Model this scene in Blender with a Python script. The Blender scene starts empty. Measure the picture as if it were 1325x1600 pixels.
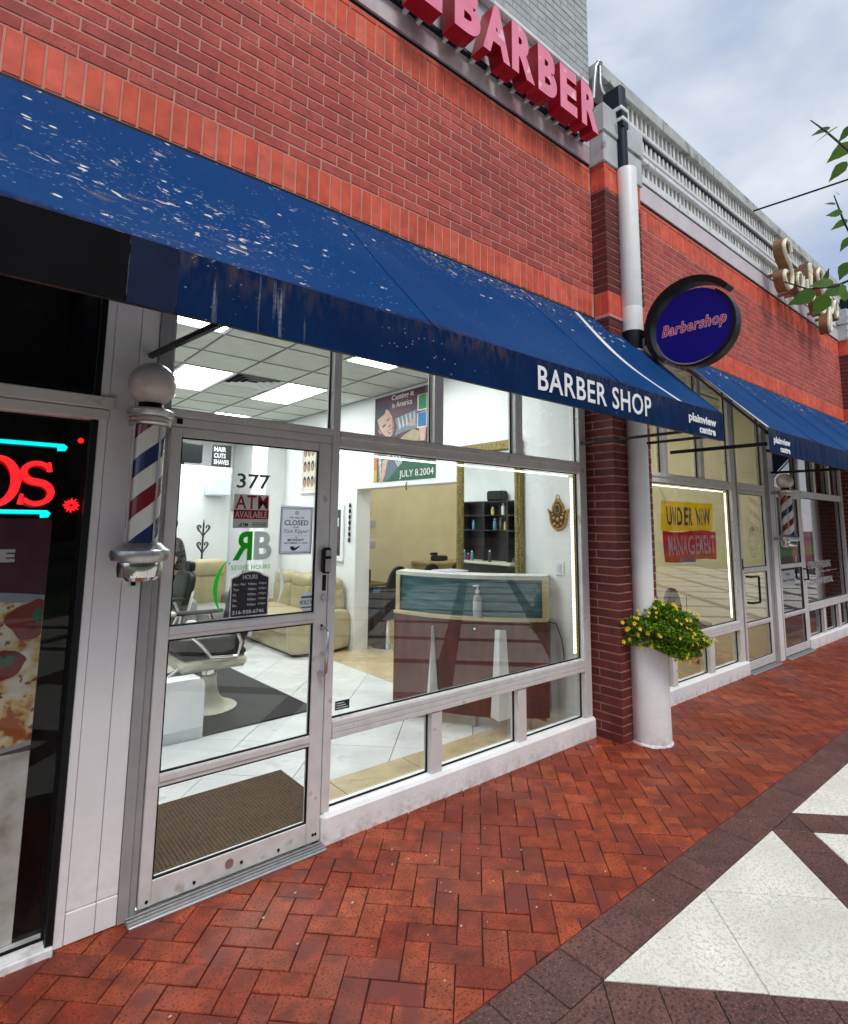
import bpy, bmesh, math, random
from mathutils import Vector, Matrix
random.seed(7)
R = math.radians
PI = math.pi
sc = bpy.context.scene
col = sc.collection

# ------------------------------------------------------------------ camera, sky, sun, exposure
CAM = Vector((0.0, -2.797, 1.672))
def cam_axes(yaw, pitch, roll):
    cy, sy, cp, sp = math.cos(yaw), math.sin(yaw), math.cos(pitch), math.sin(pitch)
    f = Vector((sy*cp, cy*cp, sp)); r = Vector((cy, -sy, 0)); u = r.cross(f)
    cr, sr = math.cos(roll), math.sin(roll)
    return cr*r+sr*u, -sr*r+cr*u, f
CR, CU, CF = cam_axes(R(39.7288), R(7.5231), R(0.61755))
cd = bpy.data.cameras.new('camera'); cam = bpy.data.objects.new('camera', cd); col.objects.link(cam)
cd.sensor_fit = 'VERTICAL'; cd.sensor_height = 24.0; cd.lens = 24.0*881.85/1600.0
cd.shift_y = -(800-701.66)/1600.0
cd.clip_start = 0.05; cd.clip_end = 600
m = Matrix.Identity(4)
for i in range(3):
    m[i][0] = CR[i]; m[i][1] = CU[i]; m[i][2] = -CF[i]; m[i][3] = CAM[i]
cam.matrix_world = m
sc.camera = cam
def project(p):
    q = Vector(p)-CAM; z = q.dot(CF)
    if z < 0.05: return None
    return 662.5+881.85*q.dot(CR)/z, 701.66-881.85*q.dot(CU)/z, z

SUN_EL, SUN_AZ = 55, 196      # overcast: broad soft sun behind the viewer
world = bpy.data.worlds.new('World'); sc.world = world; world.use_nodes = True
wn, wl = world.node_tree.nodes, world.node_tree.links
wn.clear()
sky = wn.new('ShaderNodeTexSky'); sky.sky_type = 'NISHITA'; sky.sun_disc = False
sky.sun_elevation = R(SUN_EL); sky.sun_rotation = R(SUN_AZ); sky.air_density = 1.0; sky.dust_density = 1.5
tc = wn.new('ShaderNodeTexCoord'); mp = wn.new('ShaderNodeMapping'); mp.inputs['Scale'].default_value = (1, 1, 1.7)
nz = wn.new('ShaderNodeTexNoise'); nz.inputs['Scale'].default_value = 2.9; nz.inputs['Detail'].default_value = 5.5; nz.inputs['Roughness'].default_value = .52
nz.inputs['Distortion'].default_value = .25
wl.new(tc.outputs['Generated'], mp.inputs['Vector']); wl.new(mp.outputs['Vector'], nz.inputs['Vector'])
rp = wn.new('ShaderNodeValToRGB')
rp.color_ramp.elements[0].position = .36; rp.color_ramp.elements[0].color = (3.2, 4.0, 5.5, 1)
rp.color_ramp.elements[1].position = .62; rp.color_ramp.elements[1].color = (6.3, 6.55, 7.1, 1)
e = rp.color_ramp.elements.new(.48); e.color = (4.4, 5.0, 6.0, 1)
wl.new(nz.outputs['Fac'], rp.inputs['Fac'])
mx = wn.new('ShaderNodeMix'); mx.data_type = 'RGBA'; mx.inputs['Factor'].default_value = .9
wl.new(sky.outputs['Color'], mx.inputs['A']); wl.new(rp.outputs['Color'], mx.inputs['B'])
bg = wn.new('ShaderNodeBackground'); bg.inputs['Strength'].default_value = .1
wo = wn.new('ShaderNodeOutputWorld')
wl.new(mx.outputs['Result'], bg.inputs['Color']); wl.new(bg.outputs['Background'], wo.inputs['Surface'])

sd = bpy.data.lights.new('sun', 'SUN'); sd.energy = 1.5; sd.angle = R(20); sd.color = (1, .95, .88)
sun = bpy.data.objects.new('sun', sd); col.objects.link(sun)
az = R(SUN_AZ)
sdir = Vector((math.sin(az)*math.cos(R(SUN_EL)), math.cos(az)*math.cos(R(SUN_EL)), math.sin(R(SUN_EL))))
sun.rotation_euler = sdir.to_track_quat('Z', 'Y').to_euler()
sc.view_settings.view_transform = 'Standard'; sc.view_settings.look = 'None'
sc.view_settings.exposure = 0.46; sc.view_settings.gamma = 1; sc.view_settings.use_curve_mapping = False
sc.render.engine = 'CYCLES'
sc.cycles.max_bounces = 8; sc.cycles.transparent_max_bounces = 24; sc.cycles.glossy_bounces = 5
sc.cycles.use_denoising = True; sc.cycles.caustics_reflective = False; sc.cycles.caustics_refractive = False
sc.cycles.sample_clamp_indirect = 6

# ------------------------------------------------------------------ helpers: materials
def S(r, g, b):
    f = lambda c: (c/12.92 if c <= .04045 else ((c+.055)/1.055)**2.4)
    return (f(r/255), f(g/255), f(b/255))
MATS = {}
def mat(name, c, rough=.5, metal=0., var=.08, vs=6., bump=0., bs=80., spec=.5, rand=None, cols=None, rvar=0., speck=None, emit=None, coat=0., mapscale=None, det=6., big=None, trans=0., grime=None):
    """one procedural material; rand: 'obj' or 'island' picks among cols per piece; speck=(colour, scale, amount)"""
    if name in MATS: return MATS[name]
    M = bpy.data.materials.new(name); M.use_nodes = True
    n, l = M.node_tree.nodes, M.node_tree.links
    b = n['Principled BSDF']
    b.inputs['Roughness'].default_value = rough; b.inputs['Metallic'].default_value = metal
    b.inputs['Specular IOR Level'].default_value = spec
    if coat: b.inputs['Coat Weight'].default_value = coat; b.inputs['Coat Roughness'].default_value = .08
    geo = n.new('ShaderNodeNewGeometry')
    pos = geo.outputs['Position']
    if mapscale:
        mpn = n.new('ShaderNodeMapping'); mpn.inputs['Scale'].default_value = mapscale; l.new(pos, mpn.inputs['Vector']); pos = mpn.outputs['Vector']
    rgb = n.new('ShaderNodeRGB'); rgb.outputs[0].default_value = (*c, 1)
    cur = rgb.outputs[0]
    if cols:
        ramp = n.new('ShaderNodeValToRGB'); ramp.color_ramp.interpolation = 'LINEAR'
        ramp.color_ramp.elements[0].color = (*cols[0], 1); ramp.color_ramp.elements[1].color = (*cols[-1], 1)
        for i, cc in enumerate(cols[1:-1]):
            el = ramp.color_ramp.elements.new((i+1)/(len(cols)-1)); el.color = (*cc, 1)
        if rand == 'obj':
            oi = n.new('ShaderNodeObjectInfo'); l.new(oi.outputs['Random'], ramp.inputs['Fac'])
        elif rand == 'island': l.new(geo.outputs['Random Per Island'], ramp.inputs['Fac'])
        else:
            nn = n.new('ShaderNodeTexNoise'); nn.inputs['Scale'].default_value = vs; nn.inputs['Detail'].default_value = det
            l.new(pos, nn.inputs['Vector'])
            mr = n.new('ShaderNodeMapRange'); mr.inputs['From Min'].default_value = .3; mr.inputs['From Max'].default_value = .7
            l.new(nn.outputs['Fac'], mr.inputs['Value']); l.new(mr.outputs['Result'], ramp.inputs['Fac'])
        cur = ramp.outputs['Color']
    if var:
        nn = n.new('ShaderNodeTexNoise'); nn.inputs['Scale'].default_value = vs; nn.inputs['Detail'].default_value = det
        l.new(pos, nn.inputs['Vector'])
        mr = n.new('ShaderNodeMapRange'); mr.inputs['From Min'].default_value = .25; mr.inputs['From Max'].default_value = .75
        mr.inputs['To Min'].default_value = 1-2*var; mr.inputs['To Max'].default_value = 1+var
        l.new(nn.outputs['Fac'], mr.inputs['Value'])
        mm = n.new('ShaderNodeVectorMath'); mm.operation = 'SCALE'
        l.new(cur, mm.inputs[0]); l.new(mr.outputs['Result'], mm.inputs['Scale'])
        cur = mm.outputs[0]
    if big:
        nn = n.new('ShaderNodeTexNoise'); nn.inputs['Scale'].default_value = big[0]; nn.inputs['Detail'].default_value = 5; nn.inputs['Roughness'].default_value = .6
        l.new(geo.outputs['Position'], nn.inputs['Vector'])
        mr = n.new('ShaderNodeMapRange'); mr.inputs['From Min'].default_value = .3; mr.inputs['From Max'].default_value = .7
        mr.inputs['To Min'].default_value = 1-big[1]; mr.inputs['To Max'].default_value = 1+big[1]*.6
        l.new(nn.outputs['Fac'], mr.inputs['Value'])
        mm = n.new('ShaderNodeVectorMath'); mm.operation = 'SCALE'
        l.new(cur, mm.inputs[0]); l.new(mr.outputs['Result'], mm.inputs['Scale']); cur = mm.outputs[0]
    if speck:
        for sc_, ss, amt in (speck if isinstance(speck, list) else [speck]):
            nn = n.new('ShaderNodeTexNoise'); nn.inputs['Scale'].default_value = ss; nn.inputs['Detail'].default_value = 2
            l.new(pos, nn.inputs['Vector'])
            mr = n.new('ShaderNodeMapRange'); mr.inputs['From Min'].default_value = 1-amt-.02; mr.inputs['From Max'].default_value = 1-amt+.04
            l.new(nn.outputs['Fac'], mr.inputs['Value'])
            mi = n.new('ShaderNodeMix'); mi.data_type = 'RGBA'; mi.inputs['B'].default_value = (*sc_, 1)
            l.new(mr.outputs['Result'], mi.inputs['Factor']); l.new(cur, mi.inputs['A']); cur = mi.outputs['Result']
    if grime:      # splashed dirt and scuffs: grime = (height reached, colour)
        sp_ = n.new('ShaderNodeSeparateXYZ'); l.new(geo.outputs['Position'], sp_.inputs[0])
        mr = n.new('ShaderNodeMapRange'); mr.inputs['From Min'].default_value = grime[0]; mr.inputs['From Max'].default_value = 0; l.new(sp_.outputs['Z'], mr.inputs['Value'])
        nn = n.new('ShaderNodeTexNoise'); nn.inputs['Scale'].default_value = 22; nn.inputs['Detail'].default_value = 7; l.new(geo.outputs['Position'], nn.inputs['Vector'])
        ml = n.new('ShaderNodeMath'); ml.operation = 'MULTIPLY'; l.new(mr.outputs['Result'], ml.inputs[0])
        m2 = n.new('ShaderNodeMapRange'); m2.inputs['From Min'].default_value = .42; m2.inputs['From Max'].default_value = .68; m2.inputs['To Max'].default_value = .5; l.new(nn.outputs['Fac'], m2.inputs['Value']); l.new(m2.outputs['Result'], ml.inputs[1])
        mi = n.new('ShaderNodeMix'); mi.data_type = 'RGBA'; mi.inputs['B'].default_value = (*grime[1], 1)
        l.new(ml.outputs[0], mi.inputs['Factor']); l.new(cur, mi.inputs['A']); cur = mi.outputs['Result']
    l.new(cur, b.inputs['Base Color'])
    if rvar:
        nn = n.new('ShaderNodeTexNoise'); nn.inputs['Scale'].default_value = 1.6; nn.inputs['Detail'].default_value = 4
        l.new(geo.outputs['Position'], nn.inputs['Vector'])
        mr = n.new('ShaderNodeMapRange'); mr.inputs['From Min'].default_value = .35; mr.inputs['From Max'].default_value = .65
        mr.inputs['To Min'].default_value = max(.03, rough-rvar); mr.inputs['To Max'].default_value = min(1, rough+rvar)
        l.new(nn.outputs['Fac'], mr.inputs['Value']); l.new(mr.outputs['Result'], b.inputs['Roughness'])
    if bump:
        nn = n.new('ShaderNodeTexNoise'); nn.inputs['Scale'].default_value = bs; nn.inputs['Detail'].default_value = 4
        l.new(pos, nn.inputs['Vector'])
        bp = n.new('ShaderNodeBump'); bp.inputs['Strength'].default_value = bump; bp.inputs['Distance'].default_value = .004
        l.new(nn.outputs['Fac'], bp.inputs['Height']); l.new(bp.outputs['Normal'], b.inputs['Normal'])
    if emit:
        b.inputs['Emission Color'].default_value = (*emit[0], 1); b.inputs['Emission Strength'].default_value = emit[1]
    if trans:      # thin paper or plastic: lets light through from behind
        t = n.new('ShaderNodeBsdfTranslucent'); l.new(cur, t.inputs['Color'])
        mi = n.new('ShaderNodeMixShader'); mi.inputs['Fac'].default_value = trans
        l.new(b.outputs[0], mi.inputs[1]); l.new(t.outputs[0], mi.inputs[2]); l.new(mi.outputs[0], n['Material Output'].inputs['Surface'])
    MATS[name] = M
    return M

def glass_mat(name='pane_glass', tint=(.96, .975, .97), ior=1.49):
    if name in MATS: return MATS[name]
    M = bpy.data.materials.new(name); M.use_nodes = True
    n, l = M.node_tree.nodes, M.node_tree.links; n.clear()
    out = n.new('ShaderNodeOutputMaterial'); t = n.new('ShaderNodeBsdfTransparent'); t.inputs['Color'].default_value = (*tint, 1)
    g = n.new('ShaderNodeBsdfGlossy'); g.inputs['Roughness'].default_value = .0; g.inputs['Color'].default_value = (1, 1, 1, 1)
    fr = n.new('ShaderNodeFresnel'); fr.inputs['IOR'].default_value = ior
    geo = n.new('ShaderNodeNewGeometry')
    inv = n.new('ShaderNodeMath'); inv.operation = 'SUBTRACT'; inv.inputs[0].default_value = 1; l.new(geo.outputs['Backfacing'], inv.inputs[1])
    mu = n.new('ShaderNodeMath'); mu.operation = 'MULTIPLY'; # two faces of a real pane: R = 2F/(1+F)
    ad = n.new('ShaderNodeMath'); ad.operation = 'ADD'; ad.inputs[1].default_value = 1; l.new(fr.outputs['Fac'], ad.inputs[0])
    dv = n.new('ShaderNodeMath'); dv.operation = 'DIVIDE'; l.new(fr.outputs['Fac'], dv.inputs[0]); l.new(ad.outputs[0], dv.inputs[1])
    db = n.new('ShaderNodeMath'); db.operation = 'MULTIPLY'; db.inputs[1].default_value = 2; l.new(dv.outputs[0], db.inputs[0])
    l.new(db.outputs[0], mu.inputs[0]); l.new(inv.outputs[0], mu.inputs[1])
    mi = n.new('ShaderNodeMixShader'); l.new(mu.outputs[0], mi.inputs['Fac']); l.new(t.outputs[0], mi.inputs[1]); l.new(g.outputs[0], mi.inputs[2])
    # a film of dust and wiped smears
    df = n.new('ShaderNodeBsdfDiffuse'); df.inputs['Color'].default_value = (.8, .8, .8, 1)
    mpn = n.new('ShaderNodeMapping'); mpn.inputs['Scale'].default_value = (3, 3, 1.1); mpn.inputs['Rotation'].default_value = (0, .5, 0); l.new(geo.outputs['Position'], mpn.inputs['Vector'])
    nn = n.new('ShaderNodeTexNoise'); nn.inputs['Scale'].default_value = 2.2; nn.inputs['Detail'].default_value = 7; nn.inputs['Roughness'].default_value = .65; l.new(mpn.outputs[0], nn.inputs['Vector'])
    mr = n.new('ShaderNodeMapRange'); mr.inputs['From Min'].default_value = .48; mr.inputs['From Max'].default_value = .85; mr.inputs['To Max'].default_value = .022; l.new(nn.outputs['Fac'], mr.inputs['Value'])
    m2 = n.new('ShaderNodeMath'); m2.operation = 'MULTIPLY'; l.new(mr.outputs['Result'], m2.inputs[0]); l.new(inv.outputs[0], m2.inputs[1])
    mj = n.new('ShaderNodeMixShader'); l.new(m2.outputs[0], mj.inputs['Fac']); l.new(mi.outputs[0], mj.inputs[1]); l.new(df.outputs[0], mj.inputs[2])
    l.new(mj.outputs[0], out.inputs['Surface'])
    MATS[name] = M
    return M

# ------------------------------------------------------------------ helpers: meshes
class MB:
    def __init__(s): s.v = []; s.f = []; s.mi = []
    def add(s, vs, fs, mi=0):
        o = len(s.v); s.v += [tuple(p) for p in vs]; s.f += [tuple(i+o for i in f) for f in fs]; s.mi += [mi]*len(fs); return s
    def box(s, x0, x1, y0, y1, z0, z1, mi=0):
        v = [(x, y, z) for x in (x0, x1) for y in (y0, y1) for z in (z0, z1)]
        return s.add(v, [(0, 1, 3, 2), (4, 6, 7, 5), (0, 4, 5, 1), (2, 3, 7, 6), (0, 2, 6, 4), (1, 5, 7, 3)], mi)
    def bbox(s, x0, x1, y0, y1, z0, z1, b=.004, mi=0):
        b = min(b, (x1-x0)*.45, (y1-y0)*.45, (z1-z0)*.45)
        X, Y, Z = (x0, x1), (y0, y1), (z0, z1); vid = {}; vs = []
        for i in (0, 1):
            for j in (0, 1):
                for k in (0, 1):
                    sx, sy, sz = (1-2*i)*b, (1-2*j)*b, (1-2*k)*b
                    for a, p in enumerate(((X[i], Y[j]+sy, Z[k]+sz), (X[i]+sx, Y[j], Z[k]+sz), (X[i]+sx, Y[j]+sy, Z[k]))):
                        vid[i, j, k, a] = len(vs); vs.append(p)
        fs = []
        V = lambda i, j, k, a: vid[i, j, k, a]
        for i in (0, 1):
            q = [V(i, 0, 0, 0), V(i, 1, 0, 0), V(i, 1, 1, 0), V(i, 0, 1, 0)]; fs.append(q if i else q[::-1])
            q = [V(0, i, 0, 1), V(0, i, 1, 1), V(1, i, 1, 1), V(1, i, 0, 1)]; fs.append(q if i else q[::-1])
            q = [V(0, 0, i, 2), V(1, 0, i, 2), V(1, 1, i, 2), V(0, 1, i, 2)]; fs.append(q if i else q[::-1])
        for i in (0, 1):
            for j in (0, 1):
                fs.append([V(i, j, 0, 0), V(i, j, 1, 0), V(i, j, 1, 1), V(i, j, 0, 1)])
                fs.append([V(i, 0, j, 0), V(i, 1, j, 0), V(i, 1, j, 2), V(i, 0, j, 2)])
                fs.append([V(0, i, j, 1), V(1, i, j, 1), V(1, i, j, 2), V(0, i, j, 2)])
                for k in (0, 1): fs.append([V(i, j, k, 0), V(i, j, k, 1), V(i, j, k, 2)])
        return s.add(vs, fs, mi)
    def quad(s, a, b, c, d, mi=0): return s.add([a, b, c, d], [(0, 1, 2, 3)], mi)
    def prism(s, poly, vec, mi=0):
        """poly: list of 3D points; extruded by vec"""
        n = len(poly); vec = Vector(vec); a = [Vector(p) for p in poly]; b = [p+vec for p in a]
        fs = [tuple(range(n))[::-1], tuple(range(n, 2*n))]+[(i, (i+1) % n, n+(i+1) % n, n+i) for i in range(n)]
        return s.add(a+b, fs, mi)
    def cyl(s, p0, p1, r0, r1=None, n=16, cap=True, mi=0):
        r1 = r0 if r1 is None else r1
        p0, p1 = Vector(p0), Vector(p1); d = (p1-p0).normalized()
        a = d.orthogonal().normalized(); b = d.cross(a)
        vs = []
        for p, r in ((p0, r0), (p1, r1)):
            for i in range(n):
                t = 2*PI*i/n; vs.append(p+r*(math.cos(t)*a+math.sin(t)*b))
        fs = [(i, (i+1) % n, n+(i+1) % n, n+i) for i in range(n)]
        if cap: fs += [tuple(range(n))[::-1], tuple(range(n, 2*n))]
        return s.add(vs, fs, mi)
    def lathe(s, cx, cy, prof, n=24, mi=0, cap=True):
        """prof: (r, z) from bottom to top about a vertical axis"""
        vs = []; fs = []
        for r, z in prof:
            for i in range(n):
                t = 2*PI*i/n; vs.append((cx+r*math.cos(t), cy+r*math.sin(t), z))
        for k in range(len(prof)-1):
            for i in range(n): fs.append((k*n+i, k*n+(i+1) % n, (k+1)*n+(i+1) % n, (k+1)*n+i))
        if cap: fs.append(tuple(range(n))[::-1]); fs.append(tuple(range((len(prof)-1)*n, len(prof)*n)))
        return s.add(vs, fs, mi)
    def sphere(s, c, r, n=16, m_=10, sx=1, sy=1, sz=1, mi=0):
        prof = []
        vs = [(c[0], c[1], c[2]-r*sz)]; fs = []
        for k in range(1, m_):
            ph = -PI/2+PI*k/m_
            for i in range(n):
                t = 2*PI*i/n; vs.append((c[0]+r*sx*math.cos(ph)*math.cos(t), c[1]+r*sy*math.cos(ph)*math.sin(t), c[2]+r*sz*math.sin(ph)))
        vs.append((c[0], c[1], c[2]+r*sz)); top = len(vs)-1
        for i in range(n): fs.append((0, 1+(i+1) % n, 1+i)); fs.append((top, top-n+i, top-n+(i+1) % n))
        for k in range(m_-2):
            for i in range(n): fs.append((1+k*n+i, 1+k*n+(i+1) % n, 1+(k+1)*n+(i+1) % n, 1+(k+1)*n+i))
        return s.add(vs, fs, mi)
    def tube(s, pts, r, n=8, mi=0, closed=False):
        pts = [Vector(p) for p in pts]; N = len(pts)
        rs = r if isinstance(r, (list, tuple)) else [r]*N
        vs = []; up = None
        for i, p in enumerate(pts):
            d = (pts[(i+1) % N] if (closed or i < N-1) else p)-(pts[i-1] if (closed or i > 0) else p)
            d = d.normalized() if d.length > 1e-9 else Vector((0, 0, 1))
            if up is None: up = d.orthogonal().normalized()
            up = (up-d*up.dot(d)); up = up.normalized() if up.length > 1e-6 else d.orthogonal().normalized()
            b = d.cross(up)
            for k in range(n):
                t = 2*PI*k/n; vs.append(p+rs[i]*(math.cos(t)*up+math.sin(t)*b))
        fs = []
        for i in range(N if closed else N-1):
            j = (i+1) % N
            for k in range(n): fs.append((i*n+k, i*n+(k+1) % n, j*n+(k+1) % n, j*n+k))
        if not closed: fs += [tuple(range(n))[::-1], tuple(range((N-1)*n, N*n))]
        return s.add(vs, fs, mi)
    def mesh(s, name, mats, off=(0, 0, 0), smooth=None):
        me = bpy.data.meshes.new(name)
        me.from_pydata([(p[0]-off[0], p[1]-off[1], p[2]-off[2]) for p in s.v], [], s.f)
        for mm in (mats if isinstance(mats, (list, tuple)) else [mats]): me.materials.append(mm)
        if any(s.mi): me.polygons.foreach_set('material_index', s.mi)
        bm = bmesh.new(); bm.from_mesh(me); bmesh.ops.recalc_face_normals(bm, faces=bm.faces); bm.to_mesh(me); bm.free()
        if smooth:
            me.shade_smooth(); me.set_sharp_from_angle(angle=R(smooth))
        me.update(); return me
    def build(s, name, mats, parent=None, smooth=None, label=None, cat=None, group=None, kind=None, origin=None):
        off = WORLD(parent) if parent else (origin or (0, 0, 0))
        o = bpy.data.objects.new(name, s.mesh(name, mats, off, smooth)); col.objects.link(o)
        if parent: o.parent = parent
        elif origin: o.location = origin
        tag(o, label, cat, group, kind); return o
def WORLD(o):
    v = Vector((0, 0, 0))
    while o: v += Vector(o.location); o = o.parent
    return v
def tag(o, label=None, cat=None, group=None, kind=None):
    if label: o['label'] = label
    if cat: o['category'] = cat
    if group: o['group'] = group
    if kind: o['kind'] = kind
    return o
def thing(name, label, cat, loc=(0, 0, 0), group=None, kind=None):
    o = bpy.data.objects.new(name, None); o.empty_display_size = .1; col.objects.link(o); o.location = loc
    return tag(o, label, cat, group, kind)
def place(name, me, parent, loc, rz=0, kind=None, label=None):
    """an object sharing mesh me, at world loc, under parent"""
    o = bpy.data.objects.new(name, me); col.objects.link(o)
    if parent: o.parent = parent; loc = Vector(loc)-WORLD(parent)
    o.location = loc; o.rotation_euler = (0, 0, rz)
    tag(o, label, None, None, kind); return o
def copy_tree(o, parent=None):
    c = o.copy(); col.objects.link(c)
    if parent: c.parent = parent
    for ch in list(o.children): copy_tree(ch, c)
    return c

FRONT = (Vector((1, 0, 0)), Vector((0, 0, 1)))         # read from the street (plane facing -y)
SIDE = (Vector((0, -1, 0)), Vector((0, 0, 1)))          # read from the left (plane facing -x)
def text_verts(s, bold=0., shear=0., res=3, ext=0., space=1.):
    cu = bpy.data.curves.new('txt', 'FONT'); cu.body = s; cu.size = 1; cu.offset = bold; cu.shear = shear; cu.resolution_u = res; cu.extrude = ext
    cu.space_character = space
    ob = bpy.data.objects.new('txt', cu); col.objects.link(ob)
    me = bpy.data.meshes.new_from_object(ob)
    vs = [v.co.copy() for v in me.vertices]; fs = [tuple(p.vertices) for p in me.polygons]; nz_ = [p.normal.z for p in me.polygons]
    bpy.data.objects.remove(ob); bpy.data.curves.remove(cu); bpy.data.meshes.remove(me)
    return vs, fs, nz_
def fit_text(mb, s, plane, o, w, h, depth=.002, mi=0, side=None, **kw):
    """text s filling a w x h box whose lower-left corner is o, raised by depth from the plane"""
    X, Y = plane; N = X.cross(Y); N = Vector(N)
    vs, fs, nz_ = text_verts(s, ext=.5, **kw)
    x0, x1 = min(v.x for v in vs), max(v.x for v in vs); y0, y1 = min(v.y for v in vs), max(v.y for v in vs)
    o = Vector(o)
    P = [o+X*((v.x-x0)/(x1-x0)*w)+Y*((v.y-y0)/(y1-y0)*h)+N*((v.z+.5)*depth) for v in vs]
    for f, nn in zip(fs, nz_): pass
    base = len(mb.v); mb.v += [tuple(p) for p in P]
    for f, nn in zip(fs, nz_):
        mb.f.append(tuple(i+base for i in f)); mb.mi.append(mi if (side is None or nn > .5) else side)
    return mb

def clip(poly, a, b, c):
    """keep a*x+b*y+c >= 0"""
    out = []
    for i in range(len(poly)):
        p, q = poly[i], poly[(i+1) % len(poly)]
        dp, dq = a*p[0]+b*p[1]+c, a*q[0]+b*q[1]+c
        if dp >= 0: out.append(p)
        if (dp >= 0) != (dq >= 0):
            t = dp/(dp-dq); out.append((p[0]+t*(q[0]-p[0]), p[1]+t*(q[1]-p[1])))
    return out
def paver(mb, poly, z0, z1, ch=.004):
    """a stone: polygon with chamfered top"""
    n = len(poly); cx = sum(p[0] for p in poly)/n; cy = sum(p[1] for p in poly)/n
    ins = []
    for p in poly:
        d = math.hypot(p[0]-cx, p[1]-cy); k = max(.5, 1-ch*1.4/max(d, 1e-4)); ins.append((cx+(p[0]-cx)*k, cy+(p[1]-cy)*k))
    vs = [(p[0], p[1], z0) for p in poly]+[(p[0], p[1], z1-ch*.6) for p in poly]+[(p[0], p[1], z1) for p in ins]
    fs = [tuple(range(2*n, 3*n))]
    for i in range(n):
        j = (i+1) % n; fs += [(i, j, n+j, n+i), (n+i, n+j, 2*n+j, 2*n+i)]
    return mb.add(vs, fs)
def area2(poly):
    return .5*abs(sum(poly[i][0]*poly[(i+1) % len(poly)][1]-poly[(i+1) % len(poly)][0]*poly[i][1] for i in range(len(poly))))
def rank(p, size):
    q = project(p)
    if q is None or not (-60 < q[0] < 1385 and -60 < q[1] < 1660): return 0
    return size/q[2]**2
BR = {}
def brick_mesh(w, h, d, M):
    k = (round(w, 3), round(h, 3), round(d, 3), M.name)
    if k in BR: return BR[k]
    mb = MB(); brick_into(mb, Matrix.Identity(4), w, h, d)
    BR[k] = mb.mesh('brick', M); return BR[k]
def brick_into(mb, mw, w, h, d):
    c = .004
    P = [(0, d, 0), (w, d, 0), (w, d, h), (0, d, h), (0, c, 0), (w, c, 0), (w, c, h), (0, c, h), (c, 0, c), (w-c, 0, c), (w-c, 0, h-c), (c, 0, h-c)]
    F = [(8, 9, 10, 11)]
    for i in range(4):
        j = (i+1) % 4; F += [(4+i, 4+j, 8+j, 8+i), (i, j, 4+j, 4+i)]
    return mb.add([mw @ Vector(p) for p in P], F)
def lay(root, bricks, mobj, misl, name='brick', most=300, jit=.0012):
    """bricks: (loc, rz, w, h, d); the ones showing largest become parts, the rest one joined part"""
    bricks = sorted(bricks, key=lambda b: -rank(b[0], b[2]*b[3]))
    n = sum(1 for b in bricks if rank(b[0], 1) > 0)
    rest = MB()
    for i, (loc, rz, w, h, d) in enumerate(bricks):
        off = Matrix.Rotation(rz, 3, 'Z') @ Vector((0, random.uniform(-jit, jit), random.uniform(-jit, jit)))
        if i < most and i < n: place(name, brick_mesh(w, h, d, mobj), root, Vector(loc)+off, rz)
        else: brick_into(rest, Matrix.Translation(Vector(loc)+off) @ Matrix.Rotation(rz, 4, 'Z'), w, h, d)
    if rest.f: rest.build(name, misl, root, kind='stuff')

# ------------------------------------------------------------------ materials
ub = [(.44, .070, .055), (.53, .088, .066), (.48, .078, .058), (.60, .115, .086), (.40, .074, .064)]
M_BR = mat('upper_brick', ub[0], .8, cols=ub, rand='obj', var=.14, vs=14, big=(1.1, .20), bump=.35, bs=160, speck=((.27, .05, .046), 120, .38))
M_BRI = mat('upper_brick_mass', ub[0], .8, cols=ub, rand='island', var=.14, vs=14, big=(1.1, .20), bump=.35, bs=160, speck=((.27, .05, .046), 120, .38))
sb = [(.68, .09, .05), (.76, .12, .066), (.72, .10, .055), (.80, .16, .10)]
M_SO = mat('soldier_brick', sb[0], .78, cols=sb, rand='obj', var=.16, vs=11, big=(1.3, .14), bump=.3, bs=140)
M_SOI = mat('soldier_brick_mass', sb[0], .78, cols=sb, rand='island', var=.16, vs=11, big=(1.3, .14), bump=.3, bs=140)
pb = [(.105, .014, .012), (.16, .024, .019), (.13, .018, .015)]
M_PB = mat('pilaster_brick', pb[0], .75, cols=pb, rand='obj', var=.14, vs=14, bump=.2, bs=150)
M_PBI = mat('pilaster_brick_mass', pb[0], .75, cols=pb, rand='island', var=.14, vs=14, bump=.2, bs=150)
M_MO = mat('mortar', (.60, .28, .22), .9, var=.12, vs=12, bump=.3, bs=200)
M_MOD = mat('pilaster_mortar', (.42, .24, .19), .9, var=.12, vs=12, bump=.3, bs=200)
pv = [(.27, .036, .015), (.33, .055, .021), (.38, .072, .026), (.23, .034, .017), (.42, .088, .029), (.21, .042, .026), (.34, .056, .021)]
pvk = dict(var=.28, vs=11, big=(.9, .22), bump=.7, bs=130, rvar=.2, spec=.30, speck=[((.13, .022, .013), 95, .43), ((.55, .20, .11), 170, .29), ((.17, .032, .022), 4, .41)])
M_PV = mat('paving_brick', pv[0], .5, cols=pv, rand='obj', **pvk)
M_PVI = mat('paving_brick_mass', pv[0], .5, cols=pv, rand='island', **pvk)
dk = [(.12, .050, .040), (.145, .060, .046), (.13, .052, .044), (.105, .046, .042)]
dkk = dict(var=.24, vs=10, big=(1.2, .2), bump=.6, bs=110, rvar=.14, speck=[((.30, .13, .09), 150, .40), ((.035, .018, .018), 75, .42)])
M_DK = mat('dark_paver', dk[0], .6, cols=dk, rand='obj', **dkk)
M_DKI = mat('dark_paver_mass', dk[0], .6, cols=dk, rand='island', **dkk)
wt = [(.82, .79, .68), (.85, .82, .72), (.79, .76, .65)]
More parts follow.
